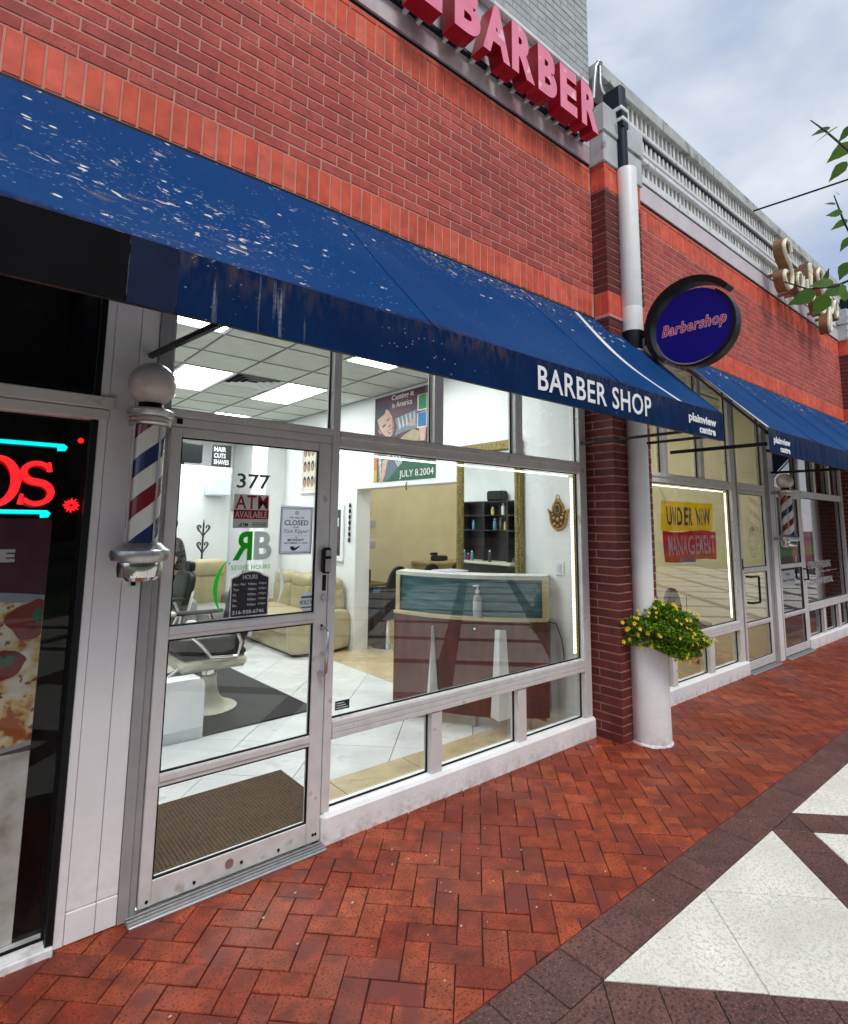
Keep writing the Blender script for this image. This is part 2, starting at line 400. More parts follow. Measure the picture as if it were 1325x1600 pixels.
wtk = dict(var=.1, vs=3, big=(2.2, .10), bump=.3, bs=120, rvar=.1, speck=[((.62, .61, .55), 55, .45), ((.48, .47, .42), 130, .40), ((.16, .15, .14), 38, .22)])
M_WT = mat('white_granite', wt[0], .55, cols=wt, rand='obj', **wtk)
M_WTI = mat('white_granite_mass', wt[0], .55, cols=wt, rand='island', **wtk)
M_SAND = mat('joint_sand', (.055, .026, .02), .95, var=.2, vs=20)
M_WHITE = mat('white_paint', (.84, .85, .86), .45, var=.05, vs=4, bump=.06, bs=60, speck=((.45, .45, .45), 45, .22))
M_ROUGHW = mat('rough_white_paint', (.86, .87, .88), .6, var=.06, vs=5, bump=.7, bs=45, speck=[((.5, .5, .5), 30, .25), ((.70, .69, .67), 7, .30)], grime=(.10, (.26, .17, .13)))
M_ALU = mat('aluminium_frame', (.72, .71, .70), .42, .08, var=.07, vs=9, speck=[((.38, .36, .35), 40, .25), ((.50, .47, .42), 9, .33)], grime=(.14, (.42, .36, .28)))
M_ALUD = mat('grey_frame', (.36, .355, .36), .5, .12, var=.07, vs=9)
M_PANEL = mat('panel_enamel', (.84, .84, .85), .4, var=.05, vs=3, speck=((.45, .45, .44), 60, .25), grime=(.5, (.60, .59, .57)))
M_BLACK = mat('black_rubber', (.008, .008, .009), .6, var=.1, spec=.15)
M_BLKP = mat('black_paint', (.008, .009, .010), .4, var=.1, vs=10, spec=.22)
M_NAVY = mat('navy_metal', (.008, .018, .032), .4, var=.1, spec=.25)
M_CHROME = mat('chrome', (.82, .82, .83), .09, 1., var=.05, vs=20)
M_STEEL = mat('brushed_steel', (.55, .55, .55), .3, .9, var=.06, vs=30)
M_STONE = mat('grey_painted_stone', (.56, .58, .60), .75, var=.12, vs=4, bump=.2, bs=60, speck=((.3, .31, .32), 9, .36))
M_CONC = mat('weathered_concrete', (.52, .54, .53), .85, var=.14, vs=5, bump=.25, bs=60, speck=[((.27, .28, .26), 6, .4)])
M_LTMET = mat('pale_metal', (.80, .81, .82), .5, .1, var=.08, vs=6, speck=((.5, .5, .48), 14, .34))
M_SLAT = mat('pale_slat', (.80, .80, .76), .6, var=.12, vs=9)
M_DARK = mat('dark_recess', (.012, .012, .012), .9, var=.1, spec=.1)
M_FASC = mat('fascia_metal', (.6, .5, .53), .45, .1, cols=[(.40, .20, .27), (.52, .38, .43), (.64, .57, .59), (.62, .56, .58)], vs=4, var=.06, mapscale=(1.0, 1, .35), speck=((.75, .72, .73), 60, .22))  # maroon end of the ramp paints in red glow from the letters
M_GREYB = mat('grey_painted_brick', (.46, .48, .48), .8, cols=[(.43, .45, .45), (.49, .51, .51), (.46, .48, .49)], rand='obj', var=.1, vs=12, bump=.3, bs=120)
M_GREYBI = mat('grey_painted_brick_mass', (.46, .48, .48), .8, cols=[(.43, .45, .45), (.49, .51, .51), (.46, .48, .49)], rand='island', var=.1, vs=12, bump=.3, bs=120)
M_GREYM = mat('grey_painted_mortar', (.33, .35, .36), .9, var=.1)
GLASS = glass_mat()
DARKPANE = glass_mat('dark_pane_glass', (.90, .91, .91), 1.24)
M_LIT = mat('lit_diffuser', (.9, .9, .9), .6, var=0, emit=((.96, .98, 1), 15.5))
M_LED = mat('led_strip', (.9, .9, .8), .6, var=0, emit=((1, .98, .9), 2.6))
M_TXW = mat('white_vinyl', (.85, .85, .86), .5, var=.04, trans=.3)
M_RED_L = mat('sign_red_side', (.42, .003, .022), .3, var=.15, vs=7)
M_PINK = mat('sign_pink_face', (.75, .23, .34), .4, var=.10, vs=6, speck=((.85, .5, .58), 9, .36), emit=((1, .18, .30), .10))

# ------------------------------------------------------------------ the ground
g = MB(); g.box(-60, 130, -9.2, 0.35, -.25, -.012); g.build('ground', M_SAND, kind='structure')
C45 = math.cos(PI/4)
paving = thing('brick_pavement', 'red herringbone brick pavement along the storefronts', 'pavement', kind='structure')
YB = -1.232
cands = []
L, W = .2075, .10375                       # herringbone module, laid at 45 degrees to the wall
for i in range(-120, 120):
    for j in range(-120, 120):
        # 90-degree herringbone: each step places one horizontal and one vertical brick
        for kind in (0, 1):
            ux, uy = i*W+0., j*W
            if kind == 0:
                if (i-j) % 4 != 0: continue
                x0, x1, y0, y1 = ux, ux+L, uy, uy+W
            else:
                if (i-j) % 4 != 3: continue
                x0, x1, y0, y1 = ux, ux+W, uy, uy+L
            gp = .0015
            P = [(x0+gp, y0+gp), (x1-gp, y0+gp), (x1-gp, y1-gp), (x0+gp, y1-gp)]
            # small individual turns
            a = PI/4+random.uniform(-.012, .012)*0
            P = [(.912+(p[0]-p[1])*C45, -.60+(p[0]+p[1])*C45) for p in P]
            cx = sum(p[0] for p in P)/4; cy = sum(p[1] for p in P)/4
            if cx < -2.2 or cx > 12.6 or cy > .16 or cy < YB-.12: continue
            Q = clip(clip(P, 0, 1, -YB), 0, -1, .12)
            if len(Q) < 3 or area2(Q) < .0004: continue
            cands.append((Q, cx, cy, len(Q) == 4 and abs(area2(Q)-area2(P)) < 1e-9, kind))
cands.sort(key=lambda c: -rank((c[1], c[2], 0), area2(c[0])))
pm = {}
for k in (0, 1):
    for v in range(5):
        w, h = (L, W) if k == 0 else (W, L); gp = .0014+random.uniform(0, .0012)
        P = [(-w/2+gp+random.uniform(0, .0015), -h/2+gp), (w/2-gp, -h/2+gp+random.uniform(0, .0015)), (w/2-gp, h/2-gp), (-w/2+gp, h/2-gp-random.uniform(0, .0015))]
        P = [((p[0]-p[1])*C45, (p[0]+p[1])*C45) for p in P]
        pm[k, v] = paver(MB(), P, -.05, 0, .0035).mesh('brick', M_PV)
rest = MB(); nind = 0
for Q, cx, cy, full, k in cands:
    dz = random.uniform(-.0022, .0012)
    if nind < 300 and rank((cx, cy, 0), 1) > 0:
        nind += 1
        if full: place('brick', pm[k, random.randrange(5)], paving, (cx, cy, dz), random.uniform(-.012, .012))
        else: paver(MB(), Q, -.05, dz, .0035).build('brick', M_PV, paving)
    else: paver(rest, Q, -.05, dz, .0035)
rest.build('brick', M_PVI, paving, kind='stuff')

plaza = thing('plaza_paving', 'white granite triangles between dark brown paver bands', 'plaza', kind='structure')
border = []
y0, y1 = -1.438, -1.236
for k in range(-22, 52):
    x = 2.23+.2045*k
    border.append(([(x+.002, y0), (x+.2025, y0), (x+.2025, y1), (x+.002, y1)], 'dark_paver'))
PX, PP = 3.836, 1.393                        # lattice of bands at 45 degrees
def uv(u, v): return (PX+(u+v)*C45, -1.44+(v-u)*C45)   # u runs towards the street and right, v towards the wall and right
items = []; HB = .108
for i in range(-8, 22):
    for j in range(-22, 9):
        u, v = i*PP, j*PP
        cxy = uv(u+PP/2, v+PP/2)
        if not (-3.5 < cxy[0] < 24 and -9.4 < cxy[1] < .2): continue
        s = (PP-2*HB)/2
        for a in (0, 1):
            for b in (0, 1):
                g_ = .002
                u0, v0 = u+HB+a*s+g_, v+HB+b*s+g_
                items.append(([uv(u0, v0), uv(u0+s-2*g_, v0), uv(u0+s-2*g_, v0+s-2*g_), uv(u0, v0+s-2*g_)], 'granite_tile'))
        n = 6; st = (PP-2*HB)/n
        for q in range(n):
            t0 = HB+q*st+.002; t1 = t0+st-.004
            items.append(([uv(u+t0, v-HB+.003), uv(u+t1, v-HB+.003), uv(u+t1, v+HB-.003), uv(u+t0, v+HB-.003)], 'dark_paver'))
            items.append(([uv(u-HB+.003, v+t0), uv(u+HB-.003, v+t0), uv(u+HB-.003, v+t1), uv(u-HB+.003, v+t1)], 'dark_paver'))
        items.append(([uv(u-HB+.002, v-HB+.002), uv(u+HB-.002, v-HB+.002), uv(u+HB-.002, v+HB-.002), uv(u-HB+.002, v+HB-.002)], 'dark_paver'))
final = []
for P, nm in items:
    Q = clip(clip(P, 0, -1, -1.4425), 0, 1, 9.1)
    if len(Q) >= 3 and area2(Q) > .0008: final.append((Q, nm))
final += border
mr = {'dark_paver': MB(), 'granite_tile': MB()}
for Q, nm in final:
    c = (sum(p[0] for p in Q)/len(Q), sum(p[1] for p in Q)/len(Q), 0)
    vis = any(rank((p[0], p[1], 0), 1) > 0 for p in Q) and c[0] < 9
    dz = random.uniform(-.0015, .001)
    if vis: paver(MB(), Q, -.05, dz, .004).build(nm, M_DK if nm == 'dark_paver' else M_WT, plaza)
    else: paver(mr[nm], Q, -.05, dz, .004)
mr['dark_paver'].build('dark_paver', M_DKI, plaza, kind='stuff'); mr['granite_tile'].build('granite_tile', M_WTI, plaza, kind='stuff')

# ------------------------------------------------------------------ across the plaza, mirrored in the panes; trees and shops also block low sky
M_LAWN = mat('lawn', (.07, .14, .025), .9, var=.25, vs=3, bump=.5, bs=30)
M_ASPH = mat('asphalt', (.055, .055, .057), .9, var=.15, vs=5, bump=.2, bs=90)
MB().box(-60, 130, -16, -9.2, -.3, -.02).build('lawn', M_LAWN, kind='structure')
MB().box(-300, 300, -90, -16, -.3, -.06).build('road', M_ASPH, kind='structure')
MB().box(-300, 300, .35, 90, -.3, -.06).build('back_yard', M_ASPH, kind='structure')
b = thing('shop_building', 'long tan low shop building across the road with dark windows', 'building', (20, -30, 0))
M_TAN = mat('tan_stucco', (.30, .24, .19), .8, var=.08)
MB().box(-60, 110, -42, -30, -.06, 6.6).build('wall', M_TAN, b)
MB().bbox(-60.4, 110.4, -42.4, -29.5, 6.6, 7.4, .1).build('parapet', M_CONC, b)
for k in range(34):
    me = MB().box(-58+k*5, -54.4+k*5, -30.06, -29.98, .6, 3.2).build('window', M_NAVY, b)
M_LEAFD = mat('tree_leaf_far', (.05, .085, .03), .7, cols=[(.035, .06, .02), (.07, .11, .03), (.05, .09, .03)], rand='island', var=.1)
M_BARK = mat('bark', (.10, .075, .055), .9, var=.2, vs=14, bump=.6, bs=30)
def sky_block_tree(x, y, h, label):
    t = thing('street_tree', label, 'tree', (x, y, 0), 'trees beyond the plaza')
    MB().cyl((x, y, -.05), (x+.1, y, h*.5), .2, .1, 9).build('trunk', M_BARK, t, smooth=40)
    lf = MB()
    for _ in range(1300):
        p = Vector((random.gauss(0, 1), random.gauss(0, 1), random.gauss(0, 1))).normalized()*random.uniform(.4, 1)**.5
        c = Vector((x, y, h*.66))+Vector((p.x*h*.3, p.y*h*.3, p.z*h*.34))
        a = Vector((random.uniform(-1, 1), random.uniform(-1, 1), random.uniform(-1, 1))).normalized()*.24; bb = a.orthogonal().normalized()*.2
        lf.quad(c-a, c+bb, c+a, c-bb)
    lf.build('crown', M_LEAFD, t)
for i, (x, y, h) in enumerate([(9, -17, 9), (15.5, -17.5, 8), (25, -18, 9.5), (36, -17, 9), (50, -19, 9), (-5, -17, 9.5), (2, -18, 8)]):  # near, tall row added to cut low sky light under the awning
    sky_block_tree(x, y, h, ['tall tree mirrored above the yellow banner', 'shorter round tree past the lawn', 'broad tree by the road bend', 'middling tree down the road', 'farthest broad tree down the road', 'tree behind the viewer', 'second tree behind the viewer'][i])
t = thing('street_lamp', 'black street lamp post standing on the lawn across the plaza', 'street lamp', (21, -9.8, 0))
MB().lathe(21, -9.8, [(.2, -.02), (.16, .3), (.07, .4), (.055, 3.6), (.1, 3.7), (.05, 3.9)], 12).build('pole', M_BLKP, t, smooth=40)
MB().lathe(21, -9.8, [(.1, 3.9), (.22, 4.2), (.2, 4.4), (.03, 4.65)], 12).build('lamp_head', M_ROUGHW, t, smooth=40)

# ------------------------------------------------------------------ upper brick walls
CH = .067
def brick_wall(name, label, x0, x1, phase, keep_end, group=None):
    w = thing(name, label, 'brick wall', (x0, -.12, 3.45), group)
    MB().box(x0, x1, -.1165, .12, 3.452, 4.852).build('mortar', M_MO, w)
    run = []
    for r in range(14):
        z = 3.6685+r*CH; off = phase+(.1 if r % 2 else 0)
        k0 = int((x0-off)/.2)-1
        for k in range(k0, int((x1-off)/.2)+2):
            a, bb = max(x0+.004, off+k*.2), min(x1-.004, off+k*.2+.1925)
            if bb-a > .025: run.append(((a, -.12, z-.0008), 0, bb-a, .0592, .06))
    lay(w, run, M_BR, M_BRI)
    so = []
    n = int((x1-x0)/.0722)
    for z, h in ((3.4615, .199), (4.6105, .197)):
        for k in range(n+1):
            a = x0+.004+k*.0722; bb = min(a+.0635, x1-.004)
            if bb-a > .02: so.append(((a, -.1205, z), 0, bb-a, h, .06))
    lay(w, so, M_SO, M_SOI, 'soldier_brick', 220)
    ro = []
    for k in range(int((x1-x0)/.2)+1):
        a = x0+.004+k*.2; bb = min(a+.192, x1-.004)
        if bb-a > .03: ro.append(((a, -.122, 4.8115), 0, bb-a, .034, .06))
    lay(w, ro, M_SO, M_SOI, 'rowlock_brick', 80)
    MB().box(x0, x1, -.125, -.116, 3.40, 3.4515).build('lintel', M_BLKP, w)  # coloured black to stand for the shadow gap over the awning
    return w
wall1 = brick_wall('brick_wall', 'red brick wall with bright soldier courses above the barber shop awning', -1.6, 4.130, .045, True)
wall2 = brick_wall('brick_wall', 'red brick wall between the white downpipe and the far pilaster, behind the round sign', 4.745, 11.46, .02, True)
# soffit and the inner lintel wall above the panes
MB().box(-1.6, 13, .0, .30, 3.352, 3.45).build('soffit_wall', M_STONE, kind='structure')

def pilaster(name, label, x0, front_names=True, most=300):
    p = thing(name, label, 'pilaster', (x0, -.26, 0))
    x1 = x0+.605
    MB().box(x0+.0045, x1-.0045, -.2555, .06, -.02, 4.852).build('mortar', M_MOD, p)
    bs = []; so = []
    r = 0; z = .004
    while z < 4.80:
        if (3.44 < z < 3.655) or z > 4.60:
            zb = 3.461 if z < 4 else 4.6105
            for k in range(8): so.append(((x0+.0+k*.0757, -.261, zb), 0, .0665, .197, .06))
            for yy in (-.12, -.193): so.append(((x0-.0005, yy, zb), -PI/2, .0665, .197, .06))
            z = 3.6685 if z < 4 else 5; continue
        ends = -.1165 if z > 3.4 else 0.055
        if r % 2 == 0:
            for k in range(3): bs.append(((x0+k*.2017, -.26, z), 0, .1925, .0575, .095))
            bs.append(((x0, ends, z), -PI/2, (ends+.165)-.004, .0575, .06)) if ends+.165 > .03 else None
            bs.append(((x1-.06, ends-.0, z), -PI/2, (ends+.165)-.004, .0575, .06)) if ends+.165 > .03 else None
        else:
            bs.append(((x0, -.068, z), -PI/2, .1915, .0575, .095))
            for k, (a, w) in enumerate(((.1017, .1925), (.3033, .1925), (.505, .0955))): bs.append(((x0+a, -.26, z), 0, w, .0575, .06))
            if ends > -.06: bs.append(((x0, ends, z), -PI/2, ends+.06, .0575, .06))
        z += CH; r += 1
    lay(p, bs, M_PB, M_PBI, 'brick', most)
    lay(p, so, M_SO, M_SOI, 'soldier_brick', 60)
    MB().bbox(x0-.012, x1+.012, -.272, -.118, 3.425, 3.458, .006).build('ledge', M_MO, p)
    rr = []
    for k in range(3): rr.append(((x0+k*.2017, -.262, 4.8115), 0, .1925, .036, .06))
    rr.append(((x0-.001, -.13, 4.8115), -PI/2, .065, .036, .06)); rr.append(((x0-.001, -.198, 4.8115), -PI/2, .062, .036, .06))
    lay(p, rr, M_SO, M_SOI, 'rowlock_brick', 20)
    MB().bbox(x0-.02, x1+.02, -.275, .1, 4.855, 5.13, .006).build('capital_block', M_STONE, p)
    MB().bbox(x0-.032, x1+.032, -.29, .1, 5.138, 5.40, .006).build('capital_block', M_STONE, p)
    return p
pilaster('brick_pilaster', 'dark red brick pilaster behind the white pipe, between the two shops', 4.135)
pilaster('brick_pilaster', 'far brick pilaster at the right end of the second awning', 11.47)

# left corner: grey tower of painted brick above the sign band
tw = thing('painted_brick_tower', 'pale grey painted brick wall rising above the red letters', 'brick wall', (2, -.05, 5.4))
MB().box(-1.6, 4.266, -.0465, 3., 5.12, 8.6).build('mortar', M_GREYM, tw)
bs = []
for r in range(46):
    z = 5.2+r*.0715; off = 0 if r % 2 else .11
    for k in range(-8, 21):
        a, bb = off+k*.22, min(off+k*.22+.211, 4.268)
        if bb-a > .03 and a > -1.6: bs.append(((a, -.05, z), 0, bb-a, .063, .05))
lay(tw, bs, M_GREYB, M_GREYBI, 'painted_brick', 220)

# sign band under the tower
band = thing('sign_fascia', 'maroon tinted metal fascia strip carrying the red letters', 'fascia', (2, -.13, 4.87))
MB().box(-1.6, 4.112, -.118, .05, 4.853, 4.876).build('black_joint', M_BLACK, band)
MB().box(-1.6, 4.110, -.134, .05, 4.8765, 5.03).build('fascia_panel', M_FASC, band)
MB().bbox(-1.6, 4.0, -.168, -.1345, 5.03, 5.062, .004).build('rail', M_NAVY, band)
MB().box(-1.6, 4.108, -.137, -.0505, 5.0305, 5.585).build('back_panel', M_STONE, band)
MB().bbox(-1.6, 4.05, -.19, -.0515, 5.586, 5.632, .006).build('ledge', M_LTMET, band)
sp = MB()
for k in range(46):
    x = .2+k*.085+random.uniform(-.02, .02)
    sp.cyl((x, -.16, 5.63), (x+random.uniform(-.03, .03), -.16+random.uniform(-.06, .02), 5.63+random.uniform(.10, .17)), .0016, n=4)
sp.build('bird_spikes', M_CHROME, band, kind='stuff')
sign = thing('channel_letter_sign', 'large pink faced red channel letters reading BARBER', 'sign', (3, -.33, 4.97))
for ch, a, bb, z0, z1 in (('E', 1.93, 2.165, 4.975, 5.385), ('B', 2.277, 2.522, 4.978, 5.385), ('A', 2.548, 2.828, 4.972, 5.375), ('R', 2.848, 3.106, 4.973, 5.374), ('B', 3.150, 3.380, 4.975, 5.371), ('E', 3.425, 3.648, 4.976, 5.366), ('R', 3.712, 3.955, 4.978, 5.369)):
    mb = MB(); fit_text(mb, ch, FRONT, (a, -.205, z0), bb-a, z1-z0, .125, mi=0, side=1, bold=.05, res=4)
    lt = mb.build('letter', [M_PINK, M_RED_L], sign)
    for xx in (a+.05, bb-.07): MB().box(xx, xx+.03, -.2045, -.1375, z0+.03, z0+.07).build('bracket', M_LTMET, lt)

# right part: slotted concrete screen over the second shop
scr = thing('slotted_parapet', 'weathered concrete parapet with three rows of vertical slots', 'parapet', (5, -.1, 5.1))
XA, XB = 4.30, 18.
MB().box(XA, XB, .10, .6, 5.09, 5.95).build('back_wall', mat('grimy_recess', (.012, .012, .011), .9, var=.2, spec=.1), scr)  # near-black back wall paints in the shade inside the slots
MB().bbox(XA, XB, -.135, .62, 5.885, 6.03, .008).build('coping', M_CONC, scr)
x = XA
while x < 15: MB().box(x, x+.004, -.137, -.13, 5.89, 6.026).build('joint', M_DARK, scr); x += 1.22
for z0, z1, yy in ((5.645, 5.69, -.118), (5.43, 5.475, -.118), (5.345, 5.40, -.128), (5.115, 5.20, -.118)):
    MB().bbox(4.76, XB, yy, .02, z0, z1, .006).build('rail', M_LTMET, scr)
for z0, z1 in ((5.618, 5.643), (5.405, 5.428)): MB().box(4.76, XB, -.10, .02, z0, z1).build('groove', M_NAVY, scr)
MB().box(4.76, XB, -.055, .02, 5.4755, 5.6175).build('pale_backing', M_CONC, scr)
for row, (z0, z1) in enumerate(((5.69, 5.885), (5.475, 5.618), (5.2, 5.345))):
    me = MB().box(-.017, .017, -.014, .010, 0, z1-z0).mesh('slat', M_SLAT)
    for k in range(96):
        place('slat', me, scr, (4.80+k*.087+random.uniform(-.006, .006), -.075, z0), random.uniform(-.15, .15))
fa2 = thing('sign_fascia', 'pinkish metal fascia strip beneath the slotted parapet', 'fascia', (5, -.13, 4.85))
MB().box(4.79, XB, -.118, .0, 4.853, 4.876).build('black_joint', M_BLACK, fa2)
MB().box(4.765, XB, -.134, .0, 4.8765, 5.065).build('fascia_panel', mat('pale_fascia', (.66, .59, .62), .5, var=.08, vs=3, mapscale=(1, 1, .4), speck=((.75, .72, .73), 60, .22)), fa2)
MB().box(4.765, XB, -.11, .0, 5.0655, 5.114).build('black_joint', M_BLACK, fa2)
MB().box(12.1, 18, -.12, .3, 3.45, 4.85).build('end_wall', M_STONE, kind='structure')

# ------------------------------------------------------------------ storefront windows and doors
ZT0, ZT1 = 2.105, 2.20        # transom bar
ZTOP = 3.36
def pane(root, x0, x1, z0, z1, y=.05, name='pane', M=None):
    o = MB().box(x0-.004, x1+.004, y, y+.006, z0-.004, z1+.004).build(name, M or GLASS, root)
    gk = MB()
    for a in ((x0, x0+.007, z0, z1), (x1-.007, x1, z0, z1)): gk.box(a[0], a[1], y-.012, y-.001, a[2], a[3])
    gk.box(x0+.007, x1-.007, y-.012, y-.001, z0, z0+.007); gk.box(x0+.007, x1-.007, y-.012, y-.001, z1-.007, z1)
    gk.build('gasket', M_BLACK, o)
    return o
def storefront(label, xl, xr, x_in0, x_in1, muls, led, curb_label=None, grp=None):
    """aluminium window wall from xl to xr; muls = inner mullion x ranges"""
    w = thing('storefront_window', label, 'shop window', ((xl+xr)/2, 0, 0), grp)
    yb = .075
    MB().bbox(xl, x_in0, 0, yb, .149, ZTOP, .003).build('frame_post', M_ALU, w)
    MB().bbox(x_in1, xr, 0, yb, .149, ZTOP, .003).build('frame_post', M_ALU, w)
    sl = MB(); sl.bbox(x_in0+.0005, x_in1-.0005, .004, yb, .505, .604, .003)
    for k in range(3): sl.bbox(x_in0+.001, x_in1-.001, -.014+.004*k, .004, .512+.030*k, .5395+.030*k, .002)
    sl.build('sill_rail', M_ALU, w)
    hd = MB(); hd.bbox(x_in0+.0005, x_in1-.0005, .004, yb, ZT0, ZT1, .003); hd.bbox(x_in0+.001, x_in1-.001, -.008, .004, ZT0+.056, ZT1-.003, .002)
    hd.build('transom_rail', M_ALU, w)
    ed = [x_in0]+[q for p in muls for q in p]+[x_in1]
    for a, b in muls:
        MB().bbox(a, b, -.004, yb, .149, .5045, .003).build('mullion', M_ALU, w)
        MB().bbox(a+.006, b-.002, -.001, yb, ZT1+.0005, ZTOP, .003).build('mullion', M_ALU, w)
    for i in range(0, len(ed), 2):
        pane(w, ed[i], ed[i+1], .150, .505); pane(w, ed[i], ed[i+1], ZT1, ZTOP)
    big = pane(w, x_in0, x_in1, .604, ZT0)
    MB().bbox(xl-.002, xr+.015, -.028, .11, -.03, .1485, .018).build('curb', M_ROUGHW, w)
    if led:
        ls = MB()
        for z in range(44): ls.box(x_in1-.034, x_in1-.016, .068, .078, .64+z*.0326, .665+z*.0326)
        ls.build('led_strip', M_LED, w)
        MB().box(x_in0+.02, x_in1-.06, .08, .086, ZT0-.028, ZT0-.018).build('led_strip', M_LED, w)
        MB().box(x_in1-.013, x_in1-.001, .062, .09, .62, ZT0-.01).build('led_channel', mat('led_channel', (.5, .45, .12), .5), w)
    return w
sw1 = storefront('large barber shop window left of the pilaster, reception desk behind', 1.645, 4.125, 1.694, 4.03, [(2.409, 2.495), (3.218, 3.306)], True)
sw2 = storefront('window with yellow and red banner between pilaster and second shop door', 4.80, 7.20, 4.90, 7.05, [(5.46, 5.55), (6.27, 6.37)], True)
sw3 = storefront('dark window of the far threading salon beyond two doors', 9.34, 11.46, 9.40, 11.36, [(10.02, 10.11), (10.74, 10.84)], False)

def door(label, xl, xr, hinge_left, lit=True):
    """glazed aluminium door: leaf from xl to xr"""
    d = thing('shop_door', label, 'door', ((xl+xr)/2, 0, 0))
    st = .052
    for a, b in ((xl, xl+st), (xr-st-.026, xr)): MB().bbox(a, b, .002, .048, .022, 2.118, .003).build('stile', M_ALU, d)
    a, b = xl+st, xr-st-.026
    for z0, z1 in ((.022, .122), (.5, .556), (1.131, 1.189), (2.072, 2.118)):
        rl = MB(); rl.bbox(a+.0005, b-.0005, .004, .046, z0, z1, .003)
        if .4 < z0 < 1.5: rl.bbox(a+.001, b-.001, -.003, .0035, z0+.022, z1-.006, .001)
        rl.build('rail', M_ALU, d)
    for z0, z1 in ((.122, .5), (.556, 1.131), (1.189, 2.072)): pane(d, a, b, z0, z1, y=.022)
    return d
def door_frame(label, x0, x1, x2, x3):
    """jambs x0-x1 and x2-x3, header and a transom pane"""
    f = thing('door_frame', label, 'door frame', ((x0+x3)/2, 0, 0))
    jl = MB(); jl.bbox(x0, x0+(x1-x0)*.55, -.012, .075, .002, ZTOP, .003); jl.bbox(x0+(x1-x0)*.55+.002, x1-.003, .006, .075, .002, ZTOP, .003)
    jl.build('jamb', M_ALUD, f)
    if x3-x2 > .01: MB().bbox(x2+.003, x3, 0, .075, .002, ZTOP, .003).build('jamb', M_ALUD, f)
    hd = MB(); hd.bbox(x1-.002, x2+.002, -.002, .075, 2.166, 2.206, .003); hd.bbox(x1-.002, x2+.002, .004, .075, 2.122, 2.164, .003)
    hd.build('header', M_ALU, f)
    pane(f, x1, x2, 2.206, ZTOP)
    th = MB(); th.bbox(x0+.03, x2+.002, -.075, .09, -.02, .012, .004)
    for k in range(3): th.bbox(x0+.03, x2+.002, -.06+k*.02, -.048+k*.02, .0125, .016+k*.002, .001)
    th.build('threshold', M_STEEL, f)
    return f
door_frame('grey frame and transom pane round the barber shop door', .686, .763, 1.643, 1.644)
d1 = door('barber shop door covered in stickers, numbered 377', .766, 1.641, True)
# pull handle, lock and closer screws on the first door
h = MB(); h.tube([(1.615, .0, 1.10), (1.615, -.05, 1.10), (1.611, -.068, 1.085), (1.606, -.07, .985), (1.604, -.068, .885), (1.604, -.05, .868), (1.604, .0, .868)], .0115, 10)
h.build('pull_handle', M_STEEL, d1, smooth=50)
lk = MB(); lk.bbox(1.588, 1.640, -.045, .0, 1.395, 1.535, .012); lb = lk.build('lock_box', M_BLKP, d1)
MB().bbox(1.596, 1.632, -.049, -.0455, 1.405, 1.475, .004).build('lock_face', M_STEEL, lb)
MB().box(1.597, 1.631, -.0475, -.0455, 1.49, 1.522).build('lock_window', M_ALUD, lb)
MB().cyl((1.618, .0, 1.265), (1.618, -.012, 1.265), .017, n=16).build('lock_cylinder', M_STEEL, d1, smooth=40)
MB().bbox(1.606, 1.629, -.004, .0015, 1.30, 1.385, .003).build('lock_plate', M_BLKP, d1)
pt = MB()
for x, z in ((.80, .045), (1.0, .05), (1.22, .06), (1.41, .05), (1.60, .06), (1.615, .06), (1.612, 1.115)): pt.cyl((x, .0035, z), (x, -.001, z), .007, n=8)
pt.build('screw', M_BLACK, d1, kind='stuff')
MB().box(.79, .815, -.0045, .0035, 2.133, 2.158).build('sensor', M_BLACK, d1)
MB().cyl((1.16, .0037, .075), (1.16, .0, .075), .02, n=14).build('badge', M_STEEL, d1)

# lettering and stickers on the door glass (outer face of the pane is y = .022)
YG = .0205
dc = MB(); fit_text(dc, '377', FRONT, (1.105, YG, 1.842), .178, .075, .001, bold=.012)
dc.build('house_number', mat('grey_vinyl', (.09, .11, .11), .5), d1)
G_GREEN = mat('green_vinyl', (.01, .55, .02), .5, trans=.5)
gl = MB(); vs_, fs_, nz2 = text_verts('R', bold=.03, ext=.5)
xa, xb = min(v.x for v in vs_), max(v.x for v in vs_); ya, yb_ = min(v.y for v in vs_), max(v.y for v in vs_)
gl.add([(1.203-(v.x-xa)/(xb-xa)*.100, YG+.0005-(v.z+.5)*.001, 1.478+(v.y-ya)/(yb_-ya)*.145) for v in vs_], fs_)
gl.build('logo_letter', G_GREEN, d1)
gb = MB(); fit_text(gb, 'B', FRONT, (1.212, YG, 1.478), .098, .145, .001, bold=.03); gb.build('logo_letter', mat('pale_vinyl', (.72, .77, .77), .5, trans=.5), d1)
gs = MB(); fit_text(gs, 'STORE HOURS', FRONT, (1.098, YG, 1.432), .208, .022, .001, bold=.008); gs.build('lettering', mat('lime_vinyl', (.22, .70, .01), .5, trans=.5), d1)
def arc_mesh(cx, cz, r, a0, a1, wmax, y, M, name):
    mb = MB(); n = 22; vs = []
    for i in range(n+1):
        t = i/n; a = R(a0+(a1-a0)*t); w = wmax*math.sin(PI*t)+.0015
        for rr in (r-w, r): vs.append((cx+rr*math.cos(a), y, cz+rr*math.sin(a)))
    for i in range(n): mb.add([vs[2*i], vs[2*i+1], vs[2*i+3], vs[2*i+2]], [(0, 1, 2, 3)])
    return mb.build(name, M, d1)
arc_mesh(1.19, 1.345, .175, 128, 222, .02, YG, G_GREEN, 'logo_arc')
arc_mesh(1.19, 1.355, .195, -32, 38, .016, YG, mat('pale_vinyl', (.72, .77, .77), .5, trans=.5), 'logo_arc')

